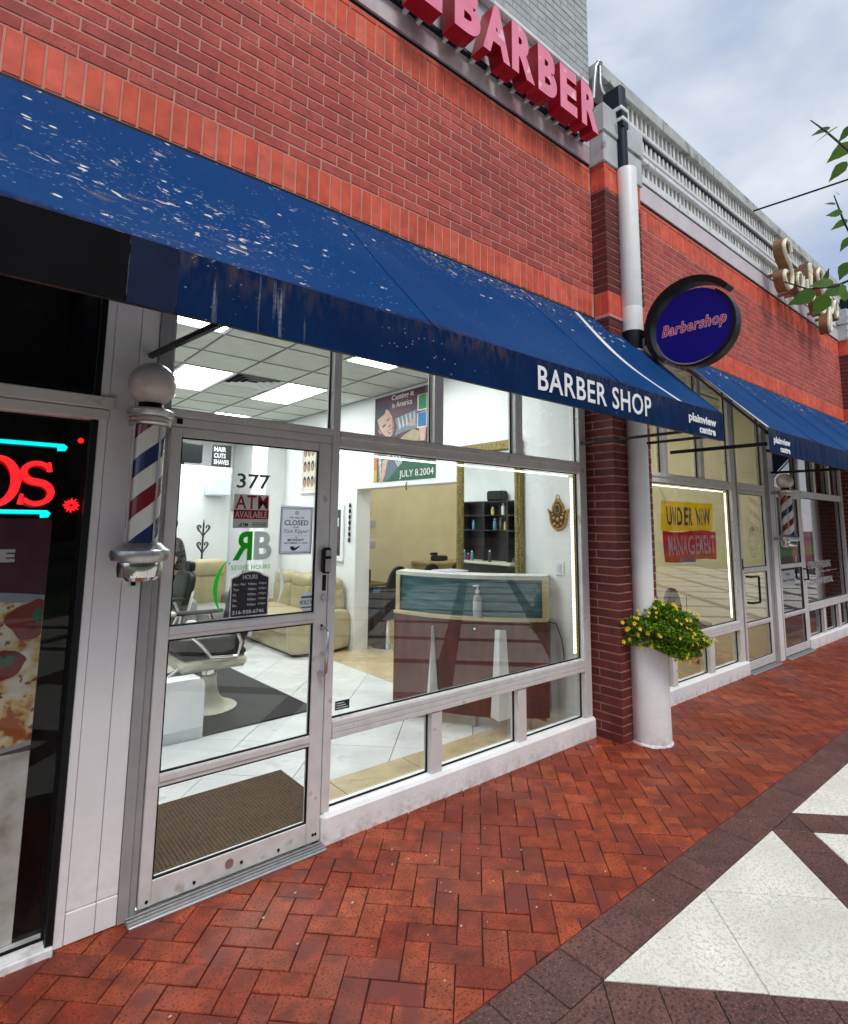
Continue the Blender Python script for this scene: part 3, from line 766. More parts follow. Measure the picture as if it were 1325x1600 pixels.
def sheet(name, label, cat, x0, x1, z0, z1, y, M, group=None):
    t = thing(name, label, cat, ((x0+x1)/2, y, z0), group)
    MB().box(x0, x1, y-.0009, y, z0, z1).build('backing', M, t)
    return t
M_PAPER = mat('white_paper', (.86, .87, .92), .7, var=.03, trans=.6)
M_INK = mat('black_print', (.02, .022, .03), .6, var=0)
M_MAROON = mat('maroon_print', (.40, .010, .025), .5, var=.06, trans=.4)
M_TGREY = mat('pale_grey_print', (.60, .60, .59), .5, var=.05, trans=.45)
atm = sheet('atm_sticker', 'red and white ATM AVAILABLE sticker on the door glass', 'sticker', 1.095, 1.284, 1.640, 1.812, YG, M_TGREY)
yy = YG-.0012
MB().box(1.096, 1.283, yy-.0006, yy, 1.686, 1.732).build('red_band', M_MAROON, atm)
a1 = MB(); fit_text(a1, 'ATM', FRONT, (1.102, yy, 1.737), .176, .070, .0008, bold=.012, space=1.08); a1.build('lettering', mat('red_print', (.48, .010, .03), .5, var=.04, trans=.4), atm)
a1 = MB(); fit_text(a1, 'AVAILABLE', FRONT, (1.103, yy-.0008, 1.692), .172, .033, .0008, bold=.012); a1.build('lettering', mat('pink_print', (.72, .45, .46), .5), atm)
a1 = MB(); fit_text(a1, 'ATM', FRONT, (1.125, yy, 1.647), .05, .018, .0008, bold=.03, shear=.2)
for k in range(3): a1.box(1.195, 1.275, yy-.0006, yy, 1.665-k*.008, 1.668-k*.008)
a1.build('small_print', M_INK, atm)
# the closed notice
cl = thing('paper_notice', 'white framed paper reading WE WILL BE CLOSED taped inside the door glass', 'notice', (1.45, YG, 1.5))
yn = YG
cp = MB(); cp.prism([(1.345, yn, 1.498), (1.543, yn, 1.498), (1.549, yn, 1.757), (1.351, yn, 1.762)], (0, -.001, 0)); cp.build('sheet', M_PAPER, cl)
yn -= .0012
bd = MB()
def frame_lines(mb, x0, x1, z0, z1, y, w):
    for a in ((x0, x1, z0, z0+w), (x0, x1, z1-w, z1), (x0, x0+w, z0+w, z1-w), (x1-w, x1, z0+w, z1-w)): mb.box(a[0], a[1], y-.0006, y, a[2], a[3])
frame_lines(bd, 1.353, 1.540, 1.506, 1.750, yn, .004); frame_lines(bd, 1.361, 1.532, 1.514, 1.742, yn, .0016)
bd.build('border', mat('blue_grey_print', (.08, .12, .22), .6), cl)
tx = MB()
for s, x, w, z, hh, kw in (('WE WILL BE', 1.405, .085, 1.692, .009, dict(bold=.01)), ('CLOSED', 1.376, .142, 1.655, .028, dict(bold=.012)), ('FOR', 1.43, .03, 1.641, .007, dict(bold=.01)),
                           ('IN', 1.441, .012, 1.588, .006, dict(bold=.01)), ('MONDAY', 1.398, .098, 1.570, .014, dict(bold=.02)), ('SEPTEMBER 21, 2024', 1.378, .138, 1.555, .0095, dict(bold=.012))):
    fit_text(tx, s, FRONT, (x, yn, z), w, hh, .0007, **kw)
# star of two triangles and a smoking pipe
for k in (0, 1):
    p = [(1.447+.013*math.cos(R(90+180*k+120*i)), 1.722+.013*math.sin(R(90+180*k+120*i))) for i in range(3)]
    q = [(1.447+.0095*math.cos(R(90+180*k+120*i)), 1.722+.0095*math.sin(R(90+180*k+120*i))) for i in range(3)]
    for i in range(3):
        j = (i+1) % 3; tx.prism([(p[i][0], yn-k*.0002, p[i][1]), (p[j][0], yn-k*.0002, p[j][1]), (q[j][0], yn-k*.0002, q[j][1]), (q[i][0], yn-k*.0002, q[i][1])], (0, -.0006, 0))
tx.prism([(1.413, yn, 1.543), (1.437, yn, 1.543), (1.441, yn, 1.534), (1.47, yn, 1.546), (1.472, yn, 1.541), (1.446, yn, 1.522), (1.43, yn, 1.520), (1.418, yn, 1.527)], (0, -.0006, 0))
tx.build('print', M_INK, cl)
tx = MB(); fit_text(tx, 'Yom Kippur', FRONT, (1.375, yn, 1.606), .145, .03, .0007, shear=.3); tx.box(1.38, 1.515, yn-.0005, yn, 1.599, 1.6)
tx.build('print', mat('grey_print', (.16, .16, .18), .6), cl)
# the hours sign
hs = thing('hours_sign', 'black shop hours sign with white border low on the door glass', 'sign', (1.2, YG, 1.2))
def ogee(x0, x1, z0, z1, top):
    mid = (x0+x1)/2; P = [(x0, z0), (x1, z0), (x1, z1)]
    P += [(mid+(x1-mid)*.8, z1+.006)]+[(mid+(x1-mid)*.72*math.cos(R(a)), z1+top*math.sin(R(a))) for a in range(20, 161, 20)]+[(mid-(x1-mid)*.8, z1+.006), (x0, z1)]
    return P
MB().prism([(x, YG, z) for x, z in ogee(1.102, 1.304, 1.198, 1.392, .034)], (0, -.0008, 0)).build('border', M_TXW, hs)
MB().prism([(x, YG-.0009, z) for x, z in ogee(1.107, 1.299, 1.203, 1.388, .031)], (0, -.0008, 0)).build('panel', M_INK, hs)
tx = MB(); yh = YG-.0018
fit_text(tx, 'HOURS', FRONT, (1.162, yh, 1.383), .078, .022, .0007, bold=.012)
for i, (dday, t1, t2) in enumerate((('Mon - Wed', '9:00am', '7:00pm'), ('Thur.', '9:00am', '7:30pm'), ('Fri.', '9:00am', '7:00pm'), ('Sat.', '9:00am', '7:00pm'), ('Sun.', '9:30am', '5:00pm'))):
    z = 1.353-i*.0255
    fit_text(tx, dday, FRONT, (1.115, yh, z), (.062, .03, .018, .022, .022)[i], .013, .0007, bold=.012)
    fit_text(tx, t1, FRONT, (1.19, yh, z), .045, .012, .0007, bold=.012); fit_text(tx, t2, FRONT, (1.247, yh, z), .043, .012, .0007, bold=.012)
fit_text(tx, '516-938-6746', FRONT, (1.116, yh, 1.213), .165, .019, .0007, bold=.02)
tx.build('lettering', M_TXW, hs)
# small octagonal alarm sticker
al = thing('alarm_sticker', 'small white octagonal WORLD WIDE sticker near the lock', 'sticker', (1.533, YG, 1.243))
MB().prism([(1.532+.056*math.cos(R(22.5+45*i)), YG, 1.245+.056*math.sin(R(22.5+45*i))) for i in range(8)], (0, -.0008, 0)).build('backing', M_TXW, al)
tx = MB(); tx.box(1.492, 1.572, YG-.0016, YG-.001, 1.265, 1.276); tx.box(1.492, 1.572, YG-.0016, YG-.001, 1.213, 1.22)
fit_text(tx, 'WORLD WIDE', FRONT, (1.484, YG-.001, 1.231), .096, .025, .0007, bold=.012); tx.build('print', mat('teal_print', (.03, .14, .15), .5), al)
st = sheet('security_sticker', 'tiny dark sticker in the lower left corner of the window', 'sticker', 1.742, 1.835, .635, .683, .049, mat('dark_teal_print', (.012, .03, .035), .5))
tx = MB()
for k in range(3): fit_text(tx, ('PROTECTED', 'ALARM', 'SYSTEMS')[k], FRONT, (1.752, .0478, .67-.0145*k), (.07, .05, .06)[k], .008, .0006) if False else tx.box(1.75, 1.80+.012*k, .0473, .0479, .668-.0125*k, .673-.0125*k)
tx.build('print', M_TXW, st)

# ------------------------------------------------------------------ left wall panels and the pizza shop window
pn = thing('wall_panel', 'tall white enamel panel carrying the striped pole, left of the door', 'wall panel', (.57, 0, 0))
for a, b, yy in ((.461, .495, -.006), (.4975, .6035, .0), (.606, .684, .0)):
    MB().bbox(a, b, yy, .09, .122 if a > .47 else .003, ZTOP, .002).build('panel', M_PANEL, pn)
    if a > .47: MB().bbox(a, b, -.004, .09, .003, .1185, .002).build('kick_panel', M_WHITE, pn)
MB().box(.47, .684, .03, .085, .0, ZTOP-.002).build('core', M_BLACK, pn)
MB().box(.642, .660, -.008, .0, 1.385, 1.42).build('plate', M_BLACK, pn)
pz = thing('pizzeria_window', 'dark neighbouring window with neon sign and pizza poster', 'shop window', (-.4, 0, 0))
MB().bbox(.432, .4595, -.014, .08, .003, 2.105, .003).build('frame_post', M_BLKP, pz)
hb = MB(); hb.bbox(-2.2, .50, -.02, .08, 2.108, 2.155, .004); hb.bbox(-2.2, .515, -.03, .08, 2.158, 2.212, .004); hb.build('transom_rail', M_ALU, pz)
MB().box(-2.2, .44, .005, .075, 2.2125, 2.24).build('upper_rail', M_BLKP, pz)
MB().bbox(.432, .4605, -.01, .08, 2.2125, ZTOP, .003).build('frame_post', M_BLKP, pz)
pane(pz, -2.2, .432, .03, 2.106, M=DARKPANE); pane(pz, -2.2, .432, 2.24, ZTOP, M=DARKPANE)
MB().bbox(-2.2, .46, -.03, .1, -.03, .028, .004).build('curb', M_ROUGHW, pz)
MB().box(-2.2, .455, 1.2, 1.26, -.02, 3.45).build('back_wall', mat('dark_maroon_wall', (.012, .009, .010), .8), kind='structure')
MB().box(-2.2, .455, .1, 1.2, 3.37, 3.45).build('pizzeria_ceiling', M_DARK, kind='structure')
MB().box(-2.2, .455, .09, 1.2, -.05, .0).build('pizzeria_floor', M_DARK, kind='structure')
MB().box(-2.24, -2.2, .0, 1.2, -.05, 3.45).build('pizzeria_side_wall', M_DARK, kind='structure')
# pizza poster: flat print, maroon top and a photo of a pizza
M_PIZZA = bpy.data.materials.new('pizza_print'); M_PIZZA.use_nodes = True
n, l = M_PIZZA.node_tree.nodes, M_PIZZA.node_tree.links; B = n['Principled BSDF']; B.inputs['Roughness'].default_value = .6
geo = n.new('ShaderNodeNewGeometry')
def noise(sc_, det=5., dist=0., off=0.):
    a = n.new('ShaderNodeTexNoise'); a.inputs['Scale'].default_value = sc_; a.inputs['Detail'].default_value = det; a.inputs['Distortion'].default_value = dist
    mm = n.new('ShaderNodeVectorMath'); mm.operation = 'ADD'; mm.inputs[1].default_value = (off, off, off); l.new(geo.outputs['Position'], mm.inputs[0]); l.new(mm.outputs[0], a.inputs['Vector']); return a.outputs['Fac']
def ramp(f, *els):
    a = n.new('ShaderNodeValToRGB'); a.color_ramp.elements[0].position = els[0][0]; a.color_ramp.elements[0].color = (*els[0][1], 1)
    a.color_ramp.elements[1].position = els[-1][0]; a.color_ramp.elements[1].color = (*els[-1][1], 1)
    for p_, c_ in els[1:-1]: q = a.color_ramp.elements.new(p_); q.color = (*c_, 1)
    l.new(f, a.inputs['Fac']); return a.outputs['Color']
cheese = ramp(noise(14, 6, .4), (.36, (.42, .10, .02)), (.45, (.72, .48, .18)), (.56, (.80, .72, .52)), (.7, (.86, .82, .70)))
blist = ramp(noise(34, 3, 0, 3), (.60, (0, 0, 0)), (.66, (1, 1, 1)))
mi = n.new('ShaderNodeMix'); mi.data_type = 'RGBA'; mi.inputs['B'].default_value = (.30, .07, .02, 1); l.new(blist, mi.inputs['Factor']); l.new(cheese, mi.inputs['A'])
l.new(mi.outputs['Result'], B.inputs['Base Color'])
po = thing('pizza_poster', 'tall poster with a pizza on maroon behind the left window', 'poster', (0, .1, 0))
YP = .10
MB().box(-.9, .338, YP, YP+.004, .025, 1.675).build('board', mat('poster_maroon', (.07, .002, .018), .5, var=.05), po)
MB().box(-.9, .336, YP-.0045, YP-.001, .03, .74).build('table_print', mat('marble_print', (.62, .58, .53), .6, cols=[(.50, .43, .36), (.66, .63, .58), (.72, .70, .66)], var=.1, vs=10), po)
def super_el(cx, cz, rx, rz, p):
    sg = lambda v: math.copysign(abs(v)**p, v)
    return clip([(cx+rx*sg(math.cos(R(a))), cz+rz*sg(math.sin(R(a)))) for a in range(0, 360, 5)], -1, 0, .336)
MB().prism([(x, YP-.0055, z) for x, z in super_el(-.52, 1.06, 1.22, .335, .62)], (0, .0009, 0)).build('plate_print', mat('plate_print', (.34, .38, .45), .5), po)
MB().prism([(x, YP-.0067, z) for x, z in super_el(-.55, 1.05, 1.16, .315, .62)], (0, .001, 0)).build('pizza_print', M_PIZZA, po)
M_SAUCE = mat('sauce_print', (.20, .006, .008), .4, cols=[(.10, .003, .006), (.26, .012, .012), (.20, .006, .008)], var=.2, vs=18)
def blob(cx, cz, rx, rz, k, y, M, name, sd):
    rr = random.Random(sd); ph = [rr.uniform(0, 6.28) for _ in range(4)]
    Q = [(cx+rx*math.cos(R(a))*(1+.10*math.sin(3*R(a)+ph[0])+.06*math.sin(7*R(a)+ph[1])), cz+rz*math.sin(R(a))*(1+.10*math.sin(4*R(a)+ph[2])+.05*math.sin(9*R(a)+ph[3]))) for a in range(0, 360, 10)]
    Q = clip(Q, -1, 0, .335)
    MB().prism([(x, y, z) for x, z in Q], (0, .0008, 0)).build(name, M, po)
for i, (x, z, rx, rz) in enumerate(((.30, 1.26, .085, .075), (.20, 1.09, .085, .062), (.02, 1.22, .09, .06), (.08, .93, .06, .05), (-.16, 1.08, .09, .06), (-.05, 1.32, .07, .03), (-.2, .8, .1, .05))):
    blob(x, z, rx, rz, 0, YP-.0078, M_SAUCE, 'sauce_print', i)
M_BASIL = mat('basil_print', (.02, .10, .055), .5, cols=[(.01, .05, .03), (.05, .18, .10), (.02, .10, .055)], var=.2, vs=30)
for i, (x, z, rx, rz) in enumerate(((.32, 1.275, .022, .03), (.215, 1.105, .045, .022), (.04, 1.22, .045, .02), (-.15, 1.09, .05, .02))): blob(x, z, rx, rz, 0, YP-.0088, M_BASIL, 'basil_print', 30+i)
tx = MB(); fit_text(tx, 'E', FRONT, (.168, YP-.001, 1.497), .052, .052, .001, bold=.06); fit_text(tx, 'SLIC', FRONT, (-.05, YP-.001, 1.497), .2, .052, .001, bold=.05); tx.build('lettering', M_TXW, po)
# neon sign: red OS with cyan bars
ne = thing('neon_sign', 'red neon letters OS between two cyan neon bars', 'neon sign', (0, .13, 1.7))
M_NR = mat('red_neon', (.5, .01, .01), .4, var=0, emit=((1, .008, .012), 2.2)); M_NC = mat('cyan_neon', (0, .4, .4), .4, var=0, emit=((.0, .55, .55), 1.6)); M_NRB = mat('red_sign_body', (.22, .004, .006), .5, emit=((1, .0, .004), .12))
YN = .105
def tubes(pts, r, name, M, **k): return MB().tube(pts, r, 8, **k).build(name, M, ne, smooth=50)
Sp = []
cx, cz = .268, 1.828
for t in range(0, 41):
    u = t/40
    if u < .5: a = R(35+230*(u/.5)); q = (cx+.047*math.cos(a), cz+.043+.040*math.sin(a))
    else: a = R(85-230*((u-.5)/.5)); q = (cx+.004+.052*math.cos(a), cz-.044+.045*math.sin(a))
    Sp.append((q[0], YN, q[1]))
tubes(Sp, [.0085+.006*math.sin(PI*i/40)**2 for i in range(41)], 'letter', M_NR)
tubes([(p[0]-.007, YN+.016, p[2]-.007) for p in Sp], .011, 'letter_body', M_NRB)
tubes([(cx+.040, YN, cz+.088), (cx+.043, YN, cz+.048)], [.006, .011], 'serif', M_NR)
tubes([(cx-.050, YN, cz-.094), (cx-.047, YN, cz-.050)], [.011, .006], 'serif', M_NR)
Op = [(.125+.072*math.cos(R(a)), YN, 1.828+.098*math.sin(R(a))) for a in range(0, 360, 10)]
tubes(Op, [.008+.010*abs(math.cos(R(a))) for a in range(0, 360, 10)], 'letter', M_NR, closed=True)
tubes([(p[0]-.007, YN+.016, p[2]-.007) for p in Op], .012, 'letter_body', M_NRB, closed=True)
for z, xe in ((1.993, .362), (1.703, .322)):
    tubes([(-.6, YN, z), (xe-.006, YN, z), (xe, YN, z-.006), (xe-.002, YN, z-.014), (xe-.03, YN, z-.016)], .0085, 'bar', M_NC)
    tubes([(-.6, YN+.016, z-.007), (xe-.02, YN+.016, z-.007)], .006, 'bar_body', mat('teal_body', (.0, .08, .08), .5, emit=((0, .4, .4), .12)))
mp_ = thing('red_neon_leaf', 'small red neon maple leaf at the edge of the dark window', 'neon sign', (.40, .13, 1.72))
lp = [(.405+r_*math.cos(R(a)), .12, 1.735+r_*math.sin(R(a))) for a, r_ in zip(range(0, 360, 15), [.03, .018, .026, .014, .03, .016, .03, .016, .026, .014, .03, .018]*2)]
MB().tube(lp, .0045, 6, closed=True).build('tube', M_NR, mp_); MB().tube([(p[0]*.55+.405*.45, p[1], p[2]*.55+1.735*.45) for p in lp], .004, 6, closed=True).build('tube', M_NR, mp_)
MB().sphere((.425, .16, 2.03), .012, 10, 8).build('red_pilot_lamp', M_NR, label='small red lamp glowing high behind the dark left window', cat='lamp')
MB().cyl((.18, .7, 2.93), (.42, .7, 2.93), .014, n=8).build('tube_light', mat('tube_lit', (.9, .9, .9), .5, var=0, emit=((.9, .95, 1), 1.2)), label='dim white tube light behind the dark upper left window', cat='light')

# ------------------------------------------------------------------ second shop: door, post, third door
door_frame('frame and transom pane of the second shop door, right of the banner window', 7.165, 7.203, 8.062, 8.13)
d2 = door('second shop door with black square handle and round vinyl ring', 7.205, 8.06, True)
h = MB(); h.tube([(7.30, .0, 1.09), (7.30, -.06, 1.09), (7.47, -.075, 1.09), (7.48, -.075, 1.08), (7.48, -.075, .80), (7.47, -.075, .79), (7.30, -.06, .79), (7.30, .0, .79)], .013, 8)
h.build('pull_handle', M_BLKP, d2, smooth=50)
MB().bbox(7.215, 7.24, -.006, .0015, 1.17, 1.30, .003).build('lock_plate', M_BLKP, d2)
ring = MB()
for r0, r1 in ((.155, .162), (.085, .092)):
    for k in range(36):
        a, b = R(k*10), R(k*10+10)
        ring.add([(7.64+.85*r0*math.cos(a), YG, 1.49+r0*1.15*math.sin(a)), (7.64+.85*r1*math.cos(a), YG, 1.49+r1*1.15*math.sin(a)), (7.64+.85*r1*math.cos(b), YG, 1.49+r1*1.15*math.sin(b)), (7.64+.85*r0*math.cos(b), YG, 1.49+r0*1.15*math.sin(b))], [(0, 1, 2, 3)])
fit_text(ring, '379', FRONT, (7.565, YG, 1.61), .13, .055, .0008, bold=.02)
for k in range(18):
    a = R(-160+k*18.5); c = Vector((7.64+.85*.124*math.cos(a), YG, 1.49+.124*1.15*math.sin(a)))
    ring.box(c.x-.011, c.x+.011, YG-.0006, YG, c.z-.004, c.z+.004)
ring.build('ring_lettering', mat('grey_green_vinyl', (.16, .20, .17), .5), d2)
post = thing('wall_post', 'narrow white wall post carrying the second striped pole', 'wall panel', (8.25, 0, 0))
MB().bbox(8.133, 8.20, -.005, .09, -.01, ZTOP, .003).build('panel', M_ALUD, post)
MB().bbox(8.203, 8.345, -.012, .09, -.01, ZTOP, .003).build('panel', M_PANEL, post)
door_frame('frame and transom pane of the far salon door', 8.348, 8.40, 9.335, 9.336)
d3 = door('far salon door with a paper sign, right of the second striped pole', 8.402, 9.333, False)
h = MB(); h.tube([(9.30, .0, 1.10), (9.30, -.05, 1.09), (9.30, -.05, .96), (9.30, .0, .95)], .013, 8); h.build('pull_handle', M_BLKP, d3, smooth=50)
ps = sheet('paper_notice', 'small white paper note inside the far salon door', 'notice', 8.50, 9.0, .90, 1.10, YG, M_PAPER)
tx = MB(); fit_text(tx, 'Ruby', FRONT, (8.66, YG-.0012, 1.025), .16, .04, .0007, bold=.01); fit_text(tx, 'Eyebrow Threading', FRONT, (8.55, YG-.0012, .945), .40, .045, .0007, bold=.006); tx.build('print', M_INK, ps)
MB().box(9.06, 9.12, YG-.001, YG, 1.2, 1.28).build('sticker', M_PAPER, d3)
tx = MB(); fit_text(tx, 'EYEBROW THREADING', FRONT, (9.66, .0485, 1.075), 1.05, .105, .001, bold=.012); fit_text(tx, 'Waxing - Tinting - Facials', FRONT, (9.95, .0485, 1.0), .7, .04, .001, bold=.004)
tx.box(9.56, 9.9, .0475, .0485, .972, .978); tx.box(10.65, 11.0, .0475, .0485, 1.02, 1.026)
fit_text(tx, 'LASER HAIR REMOVAL', FRONT, (9.72, .0485, .84), 1.05, .095, .001, bold=.012)
tx.build('window_lettering', M_TXW, sw3)
rb = thing('red_poster', 'tall red round topped poster standing behind the far salon window', 'poster', (9.8, .2, 1.2))
Q = [(9.42, 1.10), (10.20, 1.10), (10.20, 1.80)]+[(9.81+.39*math.cos(R(a)), 1.80+.10*math.sin(R(a))) for a in range(15, 166, 15)]+[(9.42, 1.80)]
MB().prism([(x, .16, z) for x, z in Q], (0, .02, 0)).build('board', mat('bright_red_print', (.75, .012, .04), .45, var=.08), rb)
MB().box(9.50, 10.12, .157, .1595, 1.745, 1.785).build('white_band', mat('pink_print', (.72, .45, .46), .5), rb)
MB().box(10.21, 10.235, .16, .18, 1.10, 1.85).build('edge_strip', mat('pink_print', (.72, .45, .46), .5), rb)

# yellow and red banner in the second shop window
bn = thing('banner', 'creased yellow and red banner reading UNDER NEW MANAGEMENT', 'banner', (6.3, .16, 1.3))
random.seed(3)
def banner_y(x, z): return .17+.012*math.sin(9*x+2.1*z)+.007*math.sin(21*x-7*z)+.003*math.sin(37*x+11*z)
def cloth(x0, x1, z0, z1, M, name, nx=46, nz_=14, dy=0., wob=0.):
    mb = MB(); vs = []
    for s_ in (0, .002):
        for j in range(nz_+1):
            for i in range(nx+1):
                x = x0+(x1-x0)*i/nx; z = z0+(z1-z0)*j/nz_+wob*math.sin(6*x)
                vs.append((x, banner_y(x, z)+dy+s_, z))
    n1 = (nx+1)*(nz_+1); fs = []
    for j in range(nz_):
        for i in range(nx):
            a = j*(nx+1)+i; fs += [(a, a+1, a+nx+2, a+nx+1), (n1+a, n1+a+nx+1, n1+a+nx+2, n1+a+1)]
    for i in range(nx):
        fs += [(i, n1+i, n1+i+1, i+1)]; a = nz_*(nx+1)+i; fs += [(a, a+1, n1+a+1, n1+a)]
    for j in range(nz_):
        a = j*(nx+1); fs += [(a, a+nx+1, n1+a+nx+1, n1+a)]; a += nx; fs += [(a, n1+a, n1+a+nx+1, a+nx+1)]
    return mb.add(vs, fs).build(name, M, bn, smooth=60)
cloth(5.66, 6.90, 1.622, 1.94, mat('banner_yellow', (.88, .70, .005), .3, var=.08, coat=.2, trans=.82), 'yellow_half')
cloth(5.70, 6.95, 1.30, 1.6205, mat('banner_red', (.66, .008, .05), .3, var=.08, coat=.2, trans=.8), 'red_half', wob=.012)
cloth(6.02, 6.38, 1.285, 1.325, mat('banner_purple', (.30, .01, .25), .35), 'purple_tab', nx=16, nz_=3, dy=-.006)
def bent(mb, s, x0, z0, w, h, dy=-.012, **kw):
    vs, fs, _ = text_verts(s, ext=.5, **kw); xa, xb = min(v.x for v in vs), max(v.x for v in vs); ya, yb = min(v.y for v in vs), max(v.y for v in vs)
    P = []
    for v in vs:
        x = x0+(v.x-xa)/(xb-xa)*w; z = z0+(v.y-ya)/(yb-ya)*h
        P.append((x, banner_y(x, z)+dy-(v.z+.5)*.001, z))
    return mb.add(P, fs)
bent(MB(), 'UNDER NEW', 5.78, 1.68, 1.03, .20, bold=.024, space=1.25).build('lettering', mat('banner_black', (.02, .018, .016), .35, coat=.2), bn)
bent(MB(), 'MANAGEMENT', 5.76, 1.365, 1.15, .21, bold=.012, space=1.2).build('lettering', mat('banner_white', (.9, .82, .84), .35, coat=.2, trans=.6), bn)
for xa in (5.70, 5.74): MB().tube([(xa-.14, .12, 2.08), (xa+.1, .168, 1.90)], .004, 5).build('cord', M_TXW, bn)

# ------------------------------------------------------------------ awnings
def awning_mat():
    M = bpy.data.materials.new('blue_awning_canvas'); M.use_nodes = True
    n, l = M.node_tree.nodes, M.node_tree.links; B = n['Principled BSDF']
    B.inputs['Roughness'].default_value = .62; B.inputs['Specular IOR Level'].default_value = .06
    geo = n.new('ShaderNodeNewGeometry'); P = geo.outputs['Position']
    sep = n.new('ShaderNodeSeparateXYZ'); l.new(P, sep.inputs[0])
    def mth(op, a, b=None):
        q = n.new('ShaderNodeMath'); q.operation = op; q.use_clamp = op in ('MULTIPLY',)
        for i, v in enumerate((a, b)):
            if v is None: continue
            if isinstance(v, (int, float)): q.inputs[i].default_value = v
            else: l.new(v, q.inputs[i])
        return q.outputs[0]
    def mr(v, a, b, c=0., d=1.):
        q = n.new('ShaderNodeMapRange'); q.inputs['From Min'].default_value = a; q.inputs['From Max'].default_value = b; q.inputs['To Min'].default_value = c; q.inputs['To Max'].default_value = d
        l.new(v, q.inputs['Value']); return q.outputs[0]
    def noise(s, det=4., vec=None, dist=0.):
        q = n.new('ShaderNodeTexNoise'); q.inputs['Scale'].default_value = s; q.inputs['Detail'].default_value = det; q.inputs['Distortion'].default_value = dist; l.new(vec or P, q.inputs['Vector']); return q.outputs['Fac']
    def mapped(s):
        q = n.new('ShaderNodeMapping'); q.inputs['Scale'].default_value = s; l.new(P, q.inputs['Vector']); return q.outputs[0]
    def mix(f, a, c):
        q = n.new('ShaderNodeMix'); q.data_type = 'RGBA'; l.new(f, q.inputs['Factor'])
        if isinstance(a, tuple): q.inputs['A'].default_value = (*a, 1)
        else: l.new(a, q.inputs['A'])
        q.inputs['B'].default_value = (*c, 1); return q.outputs['Result']
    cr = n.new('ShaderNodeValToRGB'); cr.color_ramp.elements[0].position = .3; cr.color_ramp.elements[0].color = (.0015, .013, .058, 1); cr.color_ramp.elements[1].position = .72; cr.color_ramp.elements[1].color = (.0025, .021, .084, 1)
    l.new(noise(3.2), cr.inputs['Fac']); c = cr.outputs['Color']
    # light on the slope painted in, then chalky bloom
    slope = mr(sep.outputs['Y'], -.99, -.96)      # slope painted paler than the valance for the extra light it catches
    c = mix(mth('MULTIPLY', slope, .62), c, (.0015, .064, .235))
    c = mix(mth('MULTIPLY', slope, mr(noise(1.3, 5), .46, .75, 0, .16)), c, (.06, .12, .26))
    # splatter: crisp spots inside drifting patches, mostly at the left and along the wall edge
    v = n.new('ShaderNodeTexVoronoi'); v.inputs['Scale'].default_value = 13; l.new(mapped((1.0, 1.7, 1.5)), v.inputs['Vector'])
    vd = mth('ADD', v.outputs['Distance'], mth('MULTIPLY', mth('SUBTRACT', noise(60, 3), .5), .55))
    spot = mth('MULTIPLY', mr(vd, .25, .17), slope)
    rs = n.new('ShaderNodeSeparateColor'); l.new(v.outputs['Color'], rs.inputs[0])
    patch = mr(noise(2.3, 3), .40, .56)
    xl = mth('MAXIMUM', mth('MULTIPLY', mr(sep.outputs['X'], 1.75, .75), mr(sep.outputs['X'], -.3, .3)), mth('MULTIPLY', mr(sep.outputs['Z'], 3.02, 3.32), .9))
    dens = mth('MULTIPLY', patch, xl)
    sel = mth('LESS_THAN', rs.outputs[0], mth('MULTIPLY', dens, .30))
    big = mth('MULTIPLY', spot, sel)
    v2 = n.new('ShaderNodeTexVoronoi'); v2.inputs['Scale'].default_value = 52; l.new(mapped((1, 1.6, 1.5)), v2.inputs['Vector'])
    rs2 = n.new('ShaderNodeSeparateColor'); l.new(v2.outputs['Color'], rs2.inputs[0])
    small = mth('MULTIPLY', mr(v2.outputs['Distance'], .3, .2), mth('LESS_THAN', rs2.outputs[1], mth('ADD', mth('MULTIPLY', dens, .22), .015)))
    v3 = n.new('ShaderNodeTexVoronoi'); v3.inputs['Scale'].default_value = 8.5; l.new(mapped((1.0, 1.5, 1.5)), v3.inputs['Vector'])
    vd3 = mth('ADD', v3.outputs['Distance'], mth('MULTIPLY', mth('SUBTRACT', noise(45, 4), .5), .8))
    rs3 = n.new('ShaderNodeSeparateColor'); l.new(v3.outputs['Color'], rs3.inputs[0])
    huge = mth('MULTIPLY', mth('MULTIPLY', mth('MULTIPLY', mr(vd3, .22, .13), slope), mth('LESS_THAN', rs3.outputs[0], mth('MULTIPLY', dens, .8))), mr(noise(80, 3), .40, .5))
    nb = noise(23, 7, mapped((1.0, 1.8, 1.6)), .6)
    blot = mth('MULTIPLY', mth('MULTIPLY', mr(nb, .65, .685), slope), mr(dens, .25, .75))
    crust = mth('MULTIPLY', mth('MULTIPLY', mr(noise(13, 8, mapped((1.0, 1.5, 1.4)), .8), .64, .67), slope), mr(dens, .4, .9))
    halo = mth('MULTIPLY', mth('MULTIPLY', mr(noise(9, 7, mapped((1.0, 1.5, 1.4)), .8), .60, .72), slope), mr(dens, .3, .9))
    c = mix(mth('MULTIPLY', halo, .55), c, (.16, .13, .12))
    c = mix(mth('MULTIPLY', blot, .55), c, (.44, .43, .44)); c = mix(crust, c, (.60, .55, .52))
    c = mix(mth('MULTIPLY', small, .6), c, (.34, .40, .5)); c = mix(big, c, (.66, .66, .65)); c = mix(huge, c, (.62, .58, .58))
    # brown grime caught along the fold and the wall edge; pale drips on the valance
    fold = mth('MULTIPLY', mr(sep.outputs['Z'], 2.40, 2.515), mr(sep.outputs['Z'], 2.575, 2.52))
    gr = mth('MULTIPLY', mth('MULTIPLY', fold, mr(noise(34, 4, mapped((1, 1, .35))), .44, .66)), mr(noise(1.1, 2), .3, .6))
    c = mix(mth('MULTIPLY', gr, .8), c, (.10, .07, .055))
